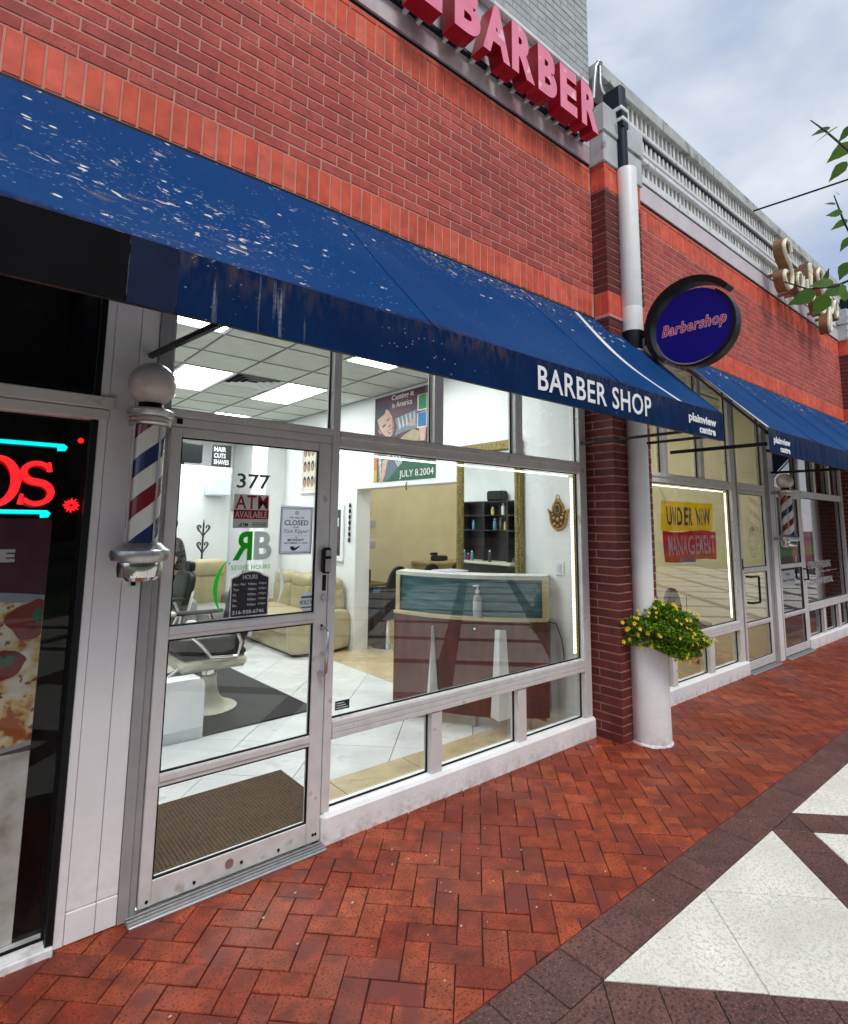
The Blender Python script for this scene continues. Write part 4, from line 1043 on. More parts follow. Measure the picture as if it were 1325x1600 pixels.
    deb = mth('MULTIPLY', mr(sep.outputs['Z'], 3.16, 3.40), mth('MULTIPLY', mr(noise(26, 5), .56, .64), mth('MULTIPLY', mr(sep.outputs['X'], 1.75, 2.1), mr(sep.outputs['X'], 3.8, 3.2))))
    c = mix(mth('MULTIPLY', deb, .85), c, (.20, .155, .12))
    drip = mth('MULTIPLY', mth('MULTIPLY', mr(noise(30, 3, mapped((1, 1, .05))), .62, .7), mr(sep.outputs['Z'], 2.52, 2.50)), mth('MULTIPLY', mr(sep.outputs['X'], .45, .6), mr(sep.outputs['X'], 1.1, .9)))
    c = mix(mth('MULTIPLY', drip, mth('MULTIPLY', noise(90, 2), .7)), c, (.5, .52, .55))
    l.new(c, B.inputs['Base Color'])
    bp0 = n.new('ShaderNodeBump'); bp0.inputs['Strength'].default_value = .8; bp0.inputs['Distance'].default_value = .03
    l.new(noise(3.4, 3, mapped((1.6, .6, .6)), 1.2), bp0.inputs['Height'])
    bp = n.new('ShaderNodeBump'); bp.inputs['Strength'].default_value = .25; bp.inputs['Distance'].default_value = .004
    l.new(noise(220, 2), bp.inputs['Height']); l.new(bp0.outputs['Normal'], bp.inputs['Normal']); l.new(bp.outputs['Normal'], B.inputs['Normal'])
    return M
M_AWN = awning_mat()
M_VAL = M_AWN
M_BLKC = mat('black_canvas', (.004, .004, .005), .8, var=.2, vs=6, bump=.2, bs=150, spec=.08)
M_FADE = mat('faded_blue_canvas', (.010, .017, .048), .75, spec=.1, var=.2, vs=5, bump=.2, bs=150)
ZA, ZF, ZV, YW, YF = 3.425, 2.520, 2.312, -.137, -1.0
def surf(pts_fn, nu, nv, th, mb=None):
    """closed thin sheet from a grid function (u, v in 0..1) -> (point, thickness dir)"""
    mb = mb or MB(); vs = []
    for s_ in (0, 1):
        for j in range(nv+1):
            for i in range(nu+1):
                p, d = pts_fn(i/nu, j/nv); vs.append(Vector(p)+Vector(d)*th*s_)
    n1 = (nu+1)*(nv+1); fs = []
    for j in range(nv):
        for i in range(nu):
            a = j*(nu+1)+i; fs += [(a, a+1, a+nu+2, a+nu+1), (n1+a, n1+a+nu+1, n1+a+nu+2, n1+a+1)]
    for i in range(nu):
        fs.append((i, n1+i, n1+i+1, i+1)); a = nv*(nu+1)+i; fs.append((a, a+1, n1+a+1, n1+a))
    for j in range(nv):
        a = j*(nu+1); fs.append((a, a+nu+1, n1+a+nu+1, n1+a)); a += nu; fs.append((a, n1+a, n1+a+nu+1, a+nu+1))
    return mb.add(vs, fs)
def awn_pt(x, t, ribs):
    """t 0 at the fold .. 1 at the wall"""
    y = YF+(YW-YF)*t; z = ZF+(ZA-ZF)*t
    for a, b in zip(ribs[:-1], ribs[1:]):
        if a <= x <= b:
            q = math.sin(PI*(x-a)/(b-a)); s_ = q*math.sin(PI*t)
            z -= .048*s_*.73; y += .048*s_*.68
            z -= .012*q*(1-t)**3
            z += .006*math.sin(2.3*x*6+5*t)*math.sin(PI*t)
            break
    return Vector((x, y, z))
SL = Vector((0, -.72, .69))
def awning(label, x0, x1, ribs, parts, stripe, logo, stripe_w=.055):
    w = thing('awning', label, 'awning', ((x0+x1)/2, -.5, 2.4))
    for a, b in zip(ribs[:-1], ribs[1:]):
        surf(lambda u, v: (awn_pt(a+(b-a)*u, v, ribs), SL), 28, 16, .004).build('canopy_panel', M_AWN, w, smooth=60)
    for r_ in ribs[1:-1]:
        surf(lambda u, v: (awn_pt(r_-.007+.014*u, v, ribs)+SL*.0045, SL), 1, 20, .003).build('seam', M_AWN, w, smooth=60)
    for a, b, M in parts:
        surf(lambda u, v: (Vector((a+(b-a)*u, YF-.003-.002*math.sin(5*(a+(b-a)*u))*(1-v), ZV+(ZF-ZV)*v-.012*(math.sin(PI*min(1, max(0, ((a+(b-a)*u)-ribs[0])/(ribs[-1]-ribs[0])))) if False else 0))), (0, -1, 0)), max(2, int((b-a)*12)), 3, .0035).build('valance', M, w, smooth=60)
    if stripe is not None:
        surf(lambda u, v: (awn_pt(stripe+stripe_w*u, v*.965+.03, ribs)+SL*.0046, SL), 2, 20, .0012).build('stripe', mat('white_stripe', (.80, .82, .84), .5), w, smooth=60)
    fr = MB()
    fr.bbox(x0, x1, YW-.0, -.1225, ZA-.02, ZA+.004, .003); fr.build('wall_rail', M_BLKP, w)
    fr = MB(); fr.bbox(x0+.01, x1-.01, YF+.006, YF+.03, ZF-.045, ZF-.02, .003); fr.bbox(x0+.01, x1-.01, YF+.006, YF+.03, ZV+.004, ZV+.026, .003); fr.build('front_bar', M_BLKP, w)
    for xe in (x0+.012, x1-.012): MB().tube([(xe, YF+.012, ZF-.03), (xe, -.15, ZA-.05)], .011, 6).build('end_rafter', M_BLKP, w)
    return w
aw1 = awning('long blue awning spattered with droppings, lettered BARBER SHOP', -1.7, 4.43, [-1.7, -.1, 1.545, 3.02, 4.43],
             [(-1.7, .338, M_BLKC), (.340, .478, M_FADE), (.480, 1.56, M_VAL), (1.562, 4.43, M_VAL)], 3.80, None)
for x, z1 in ((.655, 2.44),):
    mb = MB(); mb.tube([(x, .0, z1), (x, -.985, ZV+.03)], .016, 6).build('arm', M_BLKP, aw1)
for x, yb in ((4.05, -.0), (4.415, -.02)):
    MB().bbox(x-.012, x+.012, -.98, -.01 if x < 4.1 else -.262, ZV+.035, ZV+.056, .003).build('arm', M_BLKP, aw1)
M_LET = mat('white_lettering', (.82, .83, .85), .5, var=.03)
tx = MB(); fit_text(tx, 'BARBER SHOP', FRONT, (2.236, YF-.0090, 2.353), 1.125, .131, .0015, bold=.012, space=1.08); tx.build('lettering', M_LET, aw1)
def logo(x, w, root):
    tx = MB(); fit_text(tx, 'plainview', FRONT, (x, YF-.0090, 2.385), w, .078, .0015, bold=.03); fit_text(tx, 'centre', FRONT, (x+w*.36, YF-.0090, 2.333), w*.6, .05, .0015, bold=.035); tx.build('logo_lettering', M_LET, root)
logo(3.87, .43, aw1)
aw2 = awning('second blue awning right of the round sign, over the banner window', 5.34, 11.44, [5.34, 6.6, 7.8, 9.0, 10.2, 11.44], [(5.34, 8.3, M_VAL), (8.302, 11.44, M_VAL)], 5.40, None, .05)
logo(5.44, .40, aw2)
for x in (5.365, 8.3): MB().bbox(x-.012, x+.012, -.98, -.01 if x > 6 else -.122, ZV+.06, ZV+.092, .003).build('arm', M_BLKP, aw2)
MB().box(5.335, 5.339, -.99, -.14, ZV, ZV+.001).build('edge_trim', M_BLKP, aw2) if False else None
surf(lambda u, v: (awn_pt(5.341+.02*u, v, [5.34, 6.6])+SL*.0046, SL), 1, 20, .002).build('piping', mat('white_stripe', (.80, .82, .84), .5), aw2, smooth=60)
surf(lambda u, v: (awn_pt(4.41+.018*u, v, [3.02, 4.43])+SL*.0046, SL), 1, 20, .002).build('piping', M_AWN, aw1, smooth=60)

# ------------------------------------------------------------------ striped barber poles
def pole_stripe_mat():
    M = bpy.data.materials.new('barber_stripes'); M.use_nodes = True
    n, l = M.node_tree.nodes, M.node_tree.links; B = n['Principled BSDF']; B.inputs['Roughness'].default_value = .22; B.inputs['Coat Weight'].default_value = .6
    tc = n.new('ShaderNodeTexCoord'); sp = n.new('ShaderNodeSeparateXYZ'); l.new(tc.outputs['Object'], sp.inputs[0])
    at = n.new('ShaderNodeMath'); at.operation = 'ARCTAN2'; l.new(sp.outputs['Y'], at.inputs[0]); l.new(sp.outputs['X'], at.inputs[1])
    dv = n.new('ShaderNodeMath'); dv.operation = 'MULTIPLY'; dv.inputs[1].default_value = -1/(2*PI); l.new(at.outputs[0], dv.inputs[0])
    z = n.new('ShaderNodeMath'); z.operation = 'MULTIPLY_ADD'; z.inputs[1].default_value = 1/.345; l.new(sp.outputs['Z'], z.inputs[0]); l.new(dv.outputs[0], z.inputs[2])
    z2 = n.new('ShaderNodeMath'); z2.operation = 'ADD'; z2.inputs[1].default_value = .80; l.new(z.outputs[0], z2.inputs[0])
    fr = n.new('ShaderNodeMath'); fr.operation = 'FRACT'; l.new(z2.outputs[0], fr.inputs[0])
    cr = n.new('ShaderNodeValToRGB'); cr.color_ramp.interpolation = 'CONSTANT'
    W_, B_, R_ = (.74, .72, .68, 1), (.012, .024, .11, 1), (.21, .006, .018, 1)
    cr.color_ramp.elements[0].position = 0; cr.color_ramp.elements[0].color = B_
    cr.color_ramp.elements[1].position = .23; cr.color_ramp.elements[1].color = W_
    for p_, c_ in ((.5, R_), (.73, W_)): e_ = cr.color_ramp.elements.new(p_); e_.color = c_
    l.new(fr.outputs[0], cr.inputs['Fac']); l.new(cr.outputs['Color'], B.inputs['Base Color'])
    return M
M_STRIPE = pole_stripe_mat()
M_GLOBE = mat('globe_white', (.62, .56, .54), .25, var=.06, vs=20, coat=.3)
def barber_pole(x, y, label):
    p = thing('barber_pole', label, 'barber pole', (x, y, 1.42), 'striped barber poles')
    # the striped drum keeps its own origin on the axis so the stripes wind round it
    d = MB().lathe(0, 0, [(.0655, 0), (.0655, .50)], 40).mesh('drum', M_STRIPE, smooth=40)
    place('drum', d, p, (x, y, 1.578))
    MB().lathe(x, y, [(.02, 1.42), (.07, 1.424), (.086, 1.44), (.09, 1.475), (.088, 1.5)], 36).build('bowl', M_CHROME, p, smooth=30)
    MB().lathe(x, y, [(.095, 1.5005), (.112, 1.508), (.118, 1.53), (.114, 1.548), (.098, 1.556), (.078, 1.578), (.07, 1.579)], 36).build('lower_collar', M_STEEL, p, smooth=30)
    MB().lathe(x, y, [(.07, 2.0785), (.084, 2.08), (.087, 2.09), (.082, 2.097), (.088, 2.104), (.082, 2.112), (.092, 2.118), (.095, 2.128), (.097, 2.142), (.088, 2.15), (.06, 2.152)], 36).build('upper_collar', M_STEEL, p, smooth=25)
    MB().lathe(x, y, [(.058, 2.1525), (.05, 2.165), (.05, 2.18)], 24).build('neck', M_BLKP, p, smooth=40)
    MB().sphere((x, y, 2.264), .098, 32, 20).build('globe', M_GLOBE, p, smooth=60)
    fr = MB()
    for a in (25, 205, 115, 295): fr.bbox(x+.073*math.cos(R(a))-.004, x+.073*math.cos(R(a))+.004, y+.073*math.sin(R(a))-.004, y+.073*math.sin(R(a))+.004, 1.579, 2.079, .001)
    fr.build('glass_strips', M_STEEL, p)
    bk = MB(); bk.bbox(x-.02, x+.02, y+.085, -.0145, 2.10, 2.14, .003); bk.bbox(x-.02, x+.02, y+.09, -.0145, 1.51, 1.545, .003); bk.build('wall_bracket', M_STEEL, p)
    return p
barber_pole(.632, -.163, 'red, white and blue striped barber pole with a white globe left of the door')
barber_pole(8.262, -.175, 'smaller looking striped barber pole far right beside the salon door')

# ------------------------------------------------------------------ downpipe, column planter, round sign
dp = thing('downpipe', 'white downpipe with a navy hopper head in front of the pilaster', 'downpipe', (4.40, -.31, 0))
cx, cy = 4.40, -.345
MB().lathe(4.40, -.318, [(.0845, .70), (.0845, 3.17)], 32).build('pipe', M_WHITE, dp, smooth=40)
MB().lathe(4.40, -.318, [(.088, 3.17), (.09, 3.18), (.09, 3.325), (.088, 3.335)], 32).build('collar', M_BLKP, dp, smooth=30)
MB().lathe(4.40, -.318, [(.0865, 3.3355), (.0865, 3.545), (.0855, 3.549), (.0855, 3.5535), (.0865, 3.557), (.0865, 4.845), (.084, 4.85)], 32).build('pipe', M_WHITE, dp, smooth=30)
MB().cyl((4.375, -.30, 4.80), (4.375, -.30, 5.30), .048, n=20).build('upper_pipe', M_NAVY, dp, smooth=40)
hp = MB(); hp.bbox(4.306, 4.412, -.345, -.155, 5.40, 5.665, .022)
hp.add([(4.306, -.345, 5.405), (4.412, -.345, 5.405), (4.412, -.155, 5.405), (4.306, -.155, 5.405), (4.33, -.345, 5.25), (4.42, -.345, 5.25), (4.42, -.255, 5.25), (4.33, -.255, 5.25)], [(0, 1, 5, 4), (1, 2, 6, 5), (2, 3, 7, 6), (3, 0, 4, 7), (4, 5, 6, 7), (0, 3, 2, 1)])
hp.build('hopper', M_NAVY, dp)
MB().bbox(4.300, 4.418, -.352, -.150, 5.395, 5.442, .01).build('white_band', M_WHITE, dp)
MB().bbox(4.316, 4.428, -.353, -.20, 5.30, 5.345, .01).build('white_band', M_WHITE, dp)
cnd = thing('conduit', 'grey electrical conduit with a weatherhead beside the tower edge', 'conduit', (4.3, -.1, 5.5))
MB().tube([(4.25, -.10, 5.62), (4.26, -.11, 5.80), (4.275, -.12, 5.95), (4.30, -.13, 6.0), (4.335, -.13, 5.99), (4.345, -.13, 5.93)], .017, 8).build('pipe', M_STEEL, cnd, smooth=50)
MB().tube([(4.33, -.13, 5.98), (4.325, -.13, 5.80), (4.335, -.14, 5.72), (4.37, -.16, 5.655)], .015, 8).build('pipe', M_STEEL, cnd, smooth=50)
MB().sphere((4.32, -.13, 6.005), .03, 12, 8, 1.4, 1, .8).build('weatherhead', M_STEEL, cnd, smooth=60)
pl = thing('column_planter', 'rough white round column base at the foot of the pilaster', 'column', (cx, cy, 0))
MB().lathe(cx, cy, [(.165, -.02), (.160, .006), (.150, .015), (.148, .3), (.147, .72), (.146, .775), (.135, .785)], 40).build('base', M_ROUGHW, pl, smooth=40)
MB().bbox(4.255, 4.275, -.375, -.35, .735, .79, .004).build('hook', M_WHITE, pl)
random.seed(11)
fb = thing('flower_basket', 'bushy basket of small yellow flowers hanging round the white column', 'flower basket', (4.48, -.50, .8))
MB().lathe(4.47, -.47, [(.09, .70), (.16, .73), (.19, .78), (.18, .785)], 24).build('liner', mat('coir_liner', (.05, .035, .02), .95, var=.2, vs=30, bump=.6), fb)
M_LEAF = mat('small_leaf', (.05, .11, .012), .6, cols=[(.025, .075, .004), (.10, .21, .010), (.22, .36, .016), (.05, .12, .006), (.16, .28, .012)], rand='island', var=.15, vs=30, spec=.15)
lf = MB(); stems = MB()
def bush_pt(k=1., out=None):
    while True:
        d = Vector((random.gauss(0, 1), random.gauss(0, 1), random.gauss(0, 1))).normalized()
        rr = random.uniform(.35, 1.0)**.45*k if out is None else out
        ax = Vector((.485, -.875, 0)); ay = Vector((.875, .485, 0))
        lump = 1+.16*math.sin(5*d.x+3)*math.sin(4*d.y+1)+.12*math.sin(9*d.z+2*d.x)
        p = Vector((4.455, -.43, .85))+ax*(d.x*.30*rr*lump)+ay*(d.y*.27*rr*lump)+Vector((0, 0, d.z*(.20 if d.z > 0 else .20)*rr*lump-.12*max(0, d.x)**2*.5))
        if (p.x-4.40)**2+(p.y+.318)**2 > .098**2 and p.y < -.275: return p, d
def leaf_at(p, s, nd):
    a = (Vector((random.gauss(0, 1), random.gauss(0, 1), random.gauss(0, .7)))+nd*.6).normalized(); b = a.cross(Vector((random.gauss(0, 1), random.gauss(0, 1), random.gauss(0, 1)))).normalized()
    up = a.cross(b)*s*.18
    lf.add([p-a*s, p+b*s*.42+up, p+a*s, p-b*s*.42+up, p+up*.0], [(0, 1, 4), (1, 2, 4), (2, 3, 4), (3, 0, 4)])
for _ in range(10500):
    p, d = bush_pt(); leaf_at(p, random.uniform(.010, .021), d)
for q in range(11):
    p, d = bush_pt(.7); base = p
    tip = Vector((4.475, -.475, .86))+Vector((random.uniform(-.42, .3)*.485-.05, random.uniform(-.2, .3)*.8*-.3-.12, random.uniform(.14, .28)))
    if (tip.x-4.40)**2+(tip.y+.318)**2 < .11**2: tip.y -= .15
    if tip.y > -.29: tip.y = -.30
    stems.tube([base, (base+tip)/2+Vector((random.uniform(-.03, .03), random.uniform(-.03, .0), .02)), tip], .0022, 4)
    for t in range(14):
        c = base.lerp(tip, random.uniform(.3, 1))+Vector((random.uniform(-.02, .02), random.uniform(-.02, .01), random.uniform(-.02, .02))); leaf_at(c, random.uniform(.007, .012), Vector((0, 0, 1)))
lf.build('foliage', M_LEAF, fb, kind='stuff'); stems.build('stems', mat('stem_green', (.07, .12, .02), .6), fb, kind='stuff')
fl = MB()
for k in range(5):
    a = R(72*k); u = Vector((math.cos(a), math.sin(a), 0)); v = Vector((-math.sin(a), math.cos(a), 0))
    fl.add([Vector((0, 0, 0)), u*.009+v*.006+Vector((0, 0, .003)), u*.0155+v*.004+Vector((0, 0, .0045)), u*.0155-v*.004+Vector((0, 0, .0045)), u*.009-v*.006+Vector((0, 0, .003))], [(0, 1, 2, 3, 4)])
fl.cyl((0, 0, .0), (0, 0, .005), .004, .002, 6, mi=1)
fm = fl.mesh('flower', [mat('yellow_petal', (.72, .52, .006), .55, var=.1, vs=40), mat('flower_eye', (.40, .19, .004), .6)])
for _ in range(120):
    p, d = bush_pt(1.0, 1.04)
    if d.y > .35: continue
    o = place('flower', fm, fb, p+d*.008)
    dd = (d*.6+Vector((-.45+random.uniform(-.3, .3), -.7+random.uniform(-.3, .3), .25+random.uniform(-.3, .4)))).normalized()
    o.rotation_euler = dd.to_track_quat('Z', 'Y').to_euler()
    s_ = random.uniform(.75, 1.1); o.scale = (s_, s_, s_)

rs = thing('round_sign', 'round blue Barbershop sign with black crescent rings on a bracket', 'sign', (4.40, -.85, 3.24))
XS, YS, ZS = 4.40, -.845, 3.245
M_SBLUE = mat('sign_blue_face', (.004, .007, .235), .28, var=.06, vs=4, spec=.25)
MB().cyl((XS-.03, YS, ZS), (XS+.03, YS, ZS), .303, n=64).build('disc', M_SBLUE, rs, smooth=30)
def crescent(x0, x1, rin, a0, a1, w0, w1, name, cyo=0., czo=0., M=M_BLKP):
    mb = MB(); n = 44; vs = []
    for i in range(n+1):
        t = i/n; a = R(a0+(a1-a0)*t); w = w0+(w1-w0)*t if not callable(w0) else w0(t)
        for x in (x0, x1):
            for r_ in (rin, rin+w): vs.append((x, YS+cyo-r_*math.cos(a), ZS+czo+r_*math.sin(a)))
    fs = [(0, 1, 3, 2), tuple(4*n+k for k in (0, 2, 3, 1))]
    for i in range(n):
        a = 4*i; b = a+4; fs += [(a, b, b+1, a+1), (a+2, a+3, b+3, b+2), (a, a+2, b+2, b), (a+1, b+1, b+3, a+3)]
    return mb.add(vs, fs).build(name, M, rs, smooth=30)
# cos>0 is to the right as read from the left: the right/lower rim and the big upper-left crescent
crescent(XS-.045, XS+.05, .3035, -150, 52, lambda t: .010+.022*math.sin(PI*t), 0, 'rim')
crescent(XS-.055, XS+.06, .335, 38, 218, lambda t: .042+.02*math.sin(PI*min(1, t*1.05)), 0, 'crescent', cyo=.006, czo=.012)
crescent(XS-.052, XS-.032, .300, -165, -60, lambda t: .002+.012*math.sin(PI*t), 0, 'steel_inlay', M=M_STEEL)
br = MB(); br.bbox(XS-.02, XS+.02, -.50, -.405, ZS+.02, ZS+.075, .003); br.bbox(XS-.018, XS+.018, -.48, -.43, ZS-.06, ZS+.13, .003); br.build('bracket', M_BLKP, rs)
def serif_text(x, mat_, grow, name, lab=None):
    """italic slab lettering: heavy sans strokes plus slab serifs at the stem ends"""
    mb = MB()
    w, h = .505, .118
    X, Y = SIDE; O = Vector((x, YS+.25, ZS-.062))
    vs, fs, _ = text_verts('Barbershop', bold=.018+grow, shear=.28, ext=.5, space=1.12)
    vs0, _, _ = text_verts('Barbershop', bold=.018, shear=.28, ext=.5, space=1.12)
    xa, xb = min(v.x for v in vs0), max(v.x for v in vs0); ya, yb = min(v.y for v in vs0), max(v.y for v in vs0)
    T = lambda px, py, pz: O+X*((px-xa)/(xb-xa)*w)+Y*((py-ya)/(yb-ya)*h+.16*((px-xa)/(xb-xa)*w)*0)+Vector((-1, 0, 0))*pz
    mb.add([T(v.x, v.y, (v.z+.5)*.001) for v in vs], fs)
    return mb.build(name, mat_, rs)
serif_text(XS-.0302, mat('sign_white_outline', (.85, .74, .86), .4), .026, 'lettering_outline')
serif_text(XS-.0316, mat('sign_red_letter', (.75, .01, .06), .4), -.012, 'lettering')

# script sign on the far parapet: cream neon tubes on brown channel letters
ss = thing('script_sign', 'cream looping script letters reading Soul Spa high at right', 'sign', (9.5, -.3, 5))
M_CREAM = mat('cream_tube', (.88, .85, .66), .35, var=.05); M_BRN = mat('brown_channel', (.30, .15, .06), .6, var=.2)
def glyph(pts, w, name, dx, dz, s):
    """closed smoothed stroke: a channel letter with a cream rim"""
    P = []
    N = len(pts)
    for i in range(N-1):
        p0, p1, p2, p3 = (Vector(pts[max(0, i-1)]), Vector(pts[i]), Vector(pts[i+1]), Vector(pts[min(N-1, i+2)]))
        for k in range(6):
            t = k/6; P.append(.5*((2*p1)+(p2-p0)*t+(2*p0-5*p1+4*p2-p3)*t*t+(3*p1-p0-3*p2+p3)*t**3))
    P.append(Vector(pts[-1]))
    g = thing(name, None, None) if False else None
    f3 = [(dx+p.x*s, -.42, dz+p.y*s) for p in P]
    o = MB().tube(f3, w*.30, 6).build(name, M_CREAM, ss, smooth=60)
    bk = MB()
    for a, b in zip(f3[:-1], f3[1:]):
        d = Vector((b[0]-a[0], 0, b[2]-a[2])); nn = Vector((-d.z, 0, d.x)); nn = nn.normalized()*w*.40 if nn.length > 1e-6 else Vector((w*.5, 0, 0))
        A, B2 = Vector(a), Vector(b); A.y = B2.y = -.405
        bk.prism([A-nn, B2-nn, B2+nn, A+nn], (0, .11, 0))
    bk.build('channel', M_BRN, o)
    for x_, z_ in ((f3[len(f3)//2][0], f3[len(f3)//2][2]),): MB().bbox(x_-.02, x_+.02, -.2945, -.136, z_-.02, z_+.02, .004).build('standoff', M_BRN, o)
X0 = 8.0
glyph([(1.0, 1.62), (.9, 1.95), (.55, 2.0), (.25, 1.7), (.35, 1.35), (.75, 1.05), (.95, .65), (.75, .15), (.35, .0), (.05, .3), (.15, .6), (.35, .62)], .085, 'letter', X0, 4.78, .34)
for k, pts in enumerate(([(.5, .9), (.2, .75), (.1, .35), (.35, .05), (.65, .3), (.65, .7), (.5, .9), (.8, .75)], [(.0, .85), (.0, .3), (.2, .05), (.45, .3), (.5, .85), (.52, .25), (.7, .1)], [(.0, .3), (.3, 1.2), (.3, 1.75), (.12, 1.6), (.1, .5), (.25, .08), (.5, .3)])):
    glyph(pts, .07, 'letter', X0+.50+.27*k, 4.86, .31)
glyph([(1.0, 1.62), (.9, 1.95), (.55, 2.0), (.25, 1.7), (.35, 1.35), (.75, 1.05), (.95, .65), (.75, .15), (.35, .0), (.05, .3), (.15, .6)], .085, 'letter', X0+1.36, 4.79, .34)
for k, pts in enumerate(([(.1, .85), (.15, .2), (.1, -.75), (-.1, -.9), (-.2, -.6), (.1, .2), (.3, .8), (.6, .7), (.6, .3), (.35, .05), (.15, .25)], [(.6, .8), (.25, .85), (.1, .4), (.3, .05), (.58, .4), (.6, .85), (.6, .2), (.8, .1)])):
    glyph(pts, .07, 'letter', X0+1.86+.26*k, 4.88, .32)
# a second hopper at the far pilaster
dp2 = thing('downpipe', 'far navy hopper head above the end pilaster at the right edge', 'downpipe', (11.7, -.31, 0))
MB().bbox(11.62, 11.76, -.40, -.155, 5.3, 5.66, .02).build('hopper', M_NAVY, dp2)
MB().bbox(11.61, 11.77, -.41, -.15, 5.40, 5.44, .01).build('white_band', M_WHITE, dp2)
MB().lathe(11.72, -.36, [(.085, .0), (.085, 5.3)], 20).build('pipe', M_WHITE, dp2, smooth=40)
tag(MB().tube([(7.95, -.14, 5.90), (6.6, -.75, 5.35+.02), (5.2, -1.32, 4.83), (3.9, -1.82, 4.28), (2.6, -2.27, 3.28), (1.94, -2.52, 2.78), (.6, -3.0, 2.2)] if False else
     [Vector((7.955, -.13, 5.907)).lerp(Vector((9.6, -7.0, 7.2)), t)+Vector((0, 0, -.55*math.sin(PI*t)*.5)) for t in [i/24 for i in range(25)]], .012, 6).build('overhead_wire', M_BLKP), 'thin black wire running from the far parapet out over the plaza', 'wire')

# ------------------------------------------------------------------ interior of the barber shop
HC = 3.34
M_WALL = mat('white_wall', (.78, .80, .79), .75, var=.03, vs=3)
M_YEL = mat('yellow_wall', (.80, .74, .50), .75, var=.05, vs=3)
M_DARKW = mat('charcoal_wall', (.05, .05, .055), .8, var=.1)
def struct(name, M, *a): return MB().box(*a).build(name, M, kind='structure')
MB().box(.4565, .474, .0905, 1.26, -.02, 3.45).build('pizzeria_side_wall', M_DARK, kind='structure')
struct('interior_subfloor', M_SAND, .56, 11.5, .112, 8.5, -.03, -.0035)
struct('back_wall', M_WALL, .56, 4.22, 8.2, 8.3, -.02, HC+.05)
struct('left_wall', M_WALL, .48, .62, .112, 8.3, -.02, HC+.1)
struct('right_wall', M_WALL, 4.08, 4.45, .112, .43, -.02, HC+.05)
struct('right_wall', M_WALL, 4.22, 4.45, .431, 1.60, -.02, HC+.05)
struct('right_wall', M_WALL, 4.22, 4.45, 1.601, 3.699, 2.13, HC+.05)
struct('right_wall', M_WALL, 4.22, 4.45, 3.70, 8.2, -.02, HC+.05)
struct('pillar', M_WALL, 3.90, 4.2195, 5.9, 6.5, -.003, HC-.02)
struct('partition', M_WALL, .62, 3.70, 6.9, 7.0, -.003, 2.60)
struct('upper_wall', M_WALL, .56, 11.5, .302, .36, HC+.02, 3.45)
struct('yellow_back_wall', M_YEL, 4.451, 8.2, 4.6, 4.7, -.02, HC+.05)
struct('yellow_side_wall', M_YEL, 8.15, 8.25, .112, 4.6, -.02, HC+.05)
struct('yellow_side_wall', M_YEL, 4.4505, 4.47, .12, 1.6, -.003, HC-.02)
struct('salon_back_wall', M_DARKW, 8.25, 11.6, 2.6, 2.7, -.02, HC+.05)
struct('salon_side_wall', M_DARKW, 11.5, 11.6, .112, 2.6, -.02, HC+.05)
struct('roof_slab', M_DARK, -2.3, 12.2, .37, 8.6, 3.50, 3.58)
# suspended ceiling, tile by tile
M_CT = mat('ceiling_tile', (.58, .60, .55), .9, cols=[(.55, .57, .52), (.61, .63, .58), (.57, .60, .54)], rand='obj', var=.05, vs=8, bump=.3, bs=180, speck=((.38, .40, .36), 70, .28))
M_TEE = mat('ceiling_tee', (.22, .23, .21), .6, var=.08)
ceil_ = thing('suspended_ceiling', 'grid of square ceiling tiles', None, kind='structure')
ctm = MB().bbox(.008, .602, .008, .602, 0, .014, .004).mesh('ceiling_tile', M_CT)
lights = {(1.75, 3.35), (2.97, 3.35), (1.14, .91), (2.97, .91), (1.75, 5.79), (2.97, 5.79)}
taken = set((round(x, 2), round(y+.61*k, 2)) for x, y in lights for k in (0, 1)) | {(2.36, 3.35)}
tee = MB()
gx = [round(.53+.61*k, 2) for k in range(7)]; gy = [round(.30+.61*k, 2) for k in range(13)]
for x in gx[:-1]:
    for y in gy:
        if (x, y) in taken or x < .5: continue
        if x < .6: continue
        place('ceiling_tile', ctm, ceil_, (x, y, HC+.004))
for x in gx[1:]: tee.bbox(x-.007, x+.007, .13, 8.19, HC-.004, HC+.004, .002)
for y in gy[1:]: tee.bbox(.63, 4.2, y-.006, y+.006, HC-.003, HC+.003, .002)
tee.build('ceiling_tee', M_TEE, ceil_, kind='stuff')
struct('ceiling_plenum', M_DARK, .56, 11.5, .37, 8.3, HC+.045, HC+.07)
for i, (x, y) in enumerate(sorted(lights)):
    pos = ('nearest left', 'far left', 'back left', 'nearest right', 'far right', 'back right')[i]
    lt = thing('ceiling_light', 'long lit ceiling panel, %s of six over the barber chairs' % pos, 'ceiling light', (x+.3, y+.6, HC), 'lit ceiling panels')
    fr = MB()
    for a in ((x+.008, x+.045, y+.008, y+1.212), (x+.565, x+.602, y+.008, y+1.212), (x+.0455, x+.5645, y+.008, y+.04), (x+.0455, x+.5645, y+1.18, y+1.212)): fr.box(*a, HC-.002, HC+.03)
    fr.build('frame', M_ROUGHW, lt); MB().box(x+.046, x+.564, y+.041, y+1.179, HC+.006, HC+.02).build('diffuser', M_LIT, lt)
vt = thing('ceiling_vent', 'square louvred ceiling vent between two lit panels', 'vent', (2.66, 3.65, HC))
MB().box(2.37, 2.96, 3.36, 3.95, HC+.03, HC+.04).build('backing', M_DARK, vt)
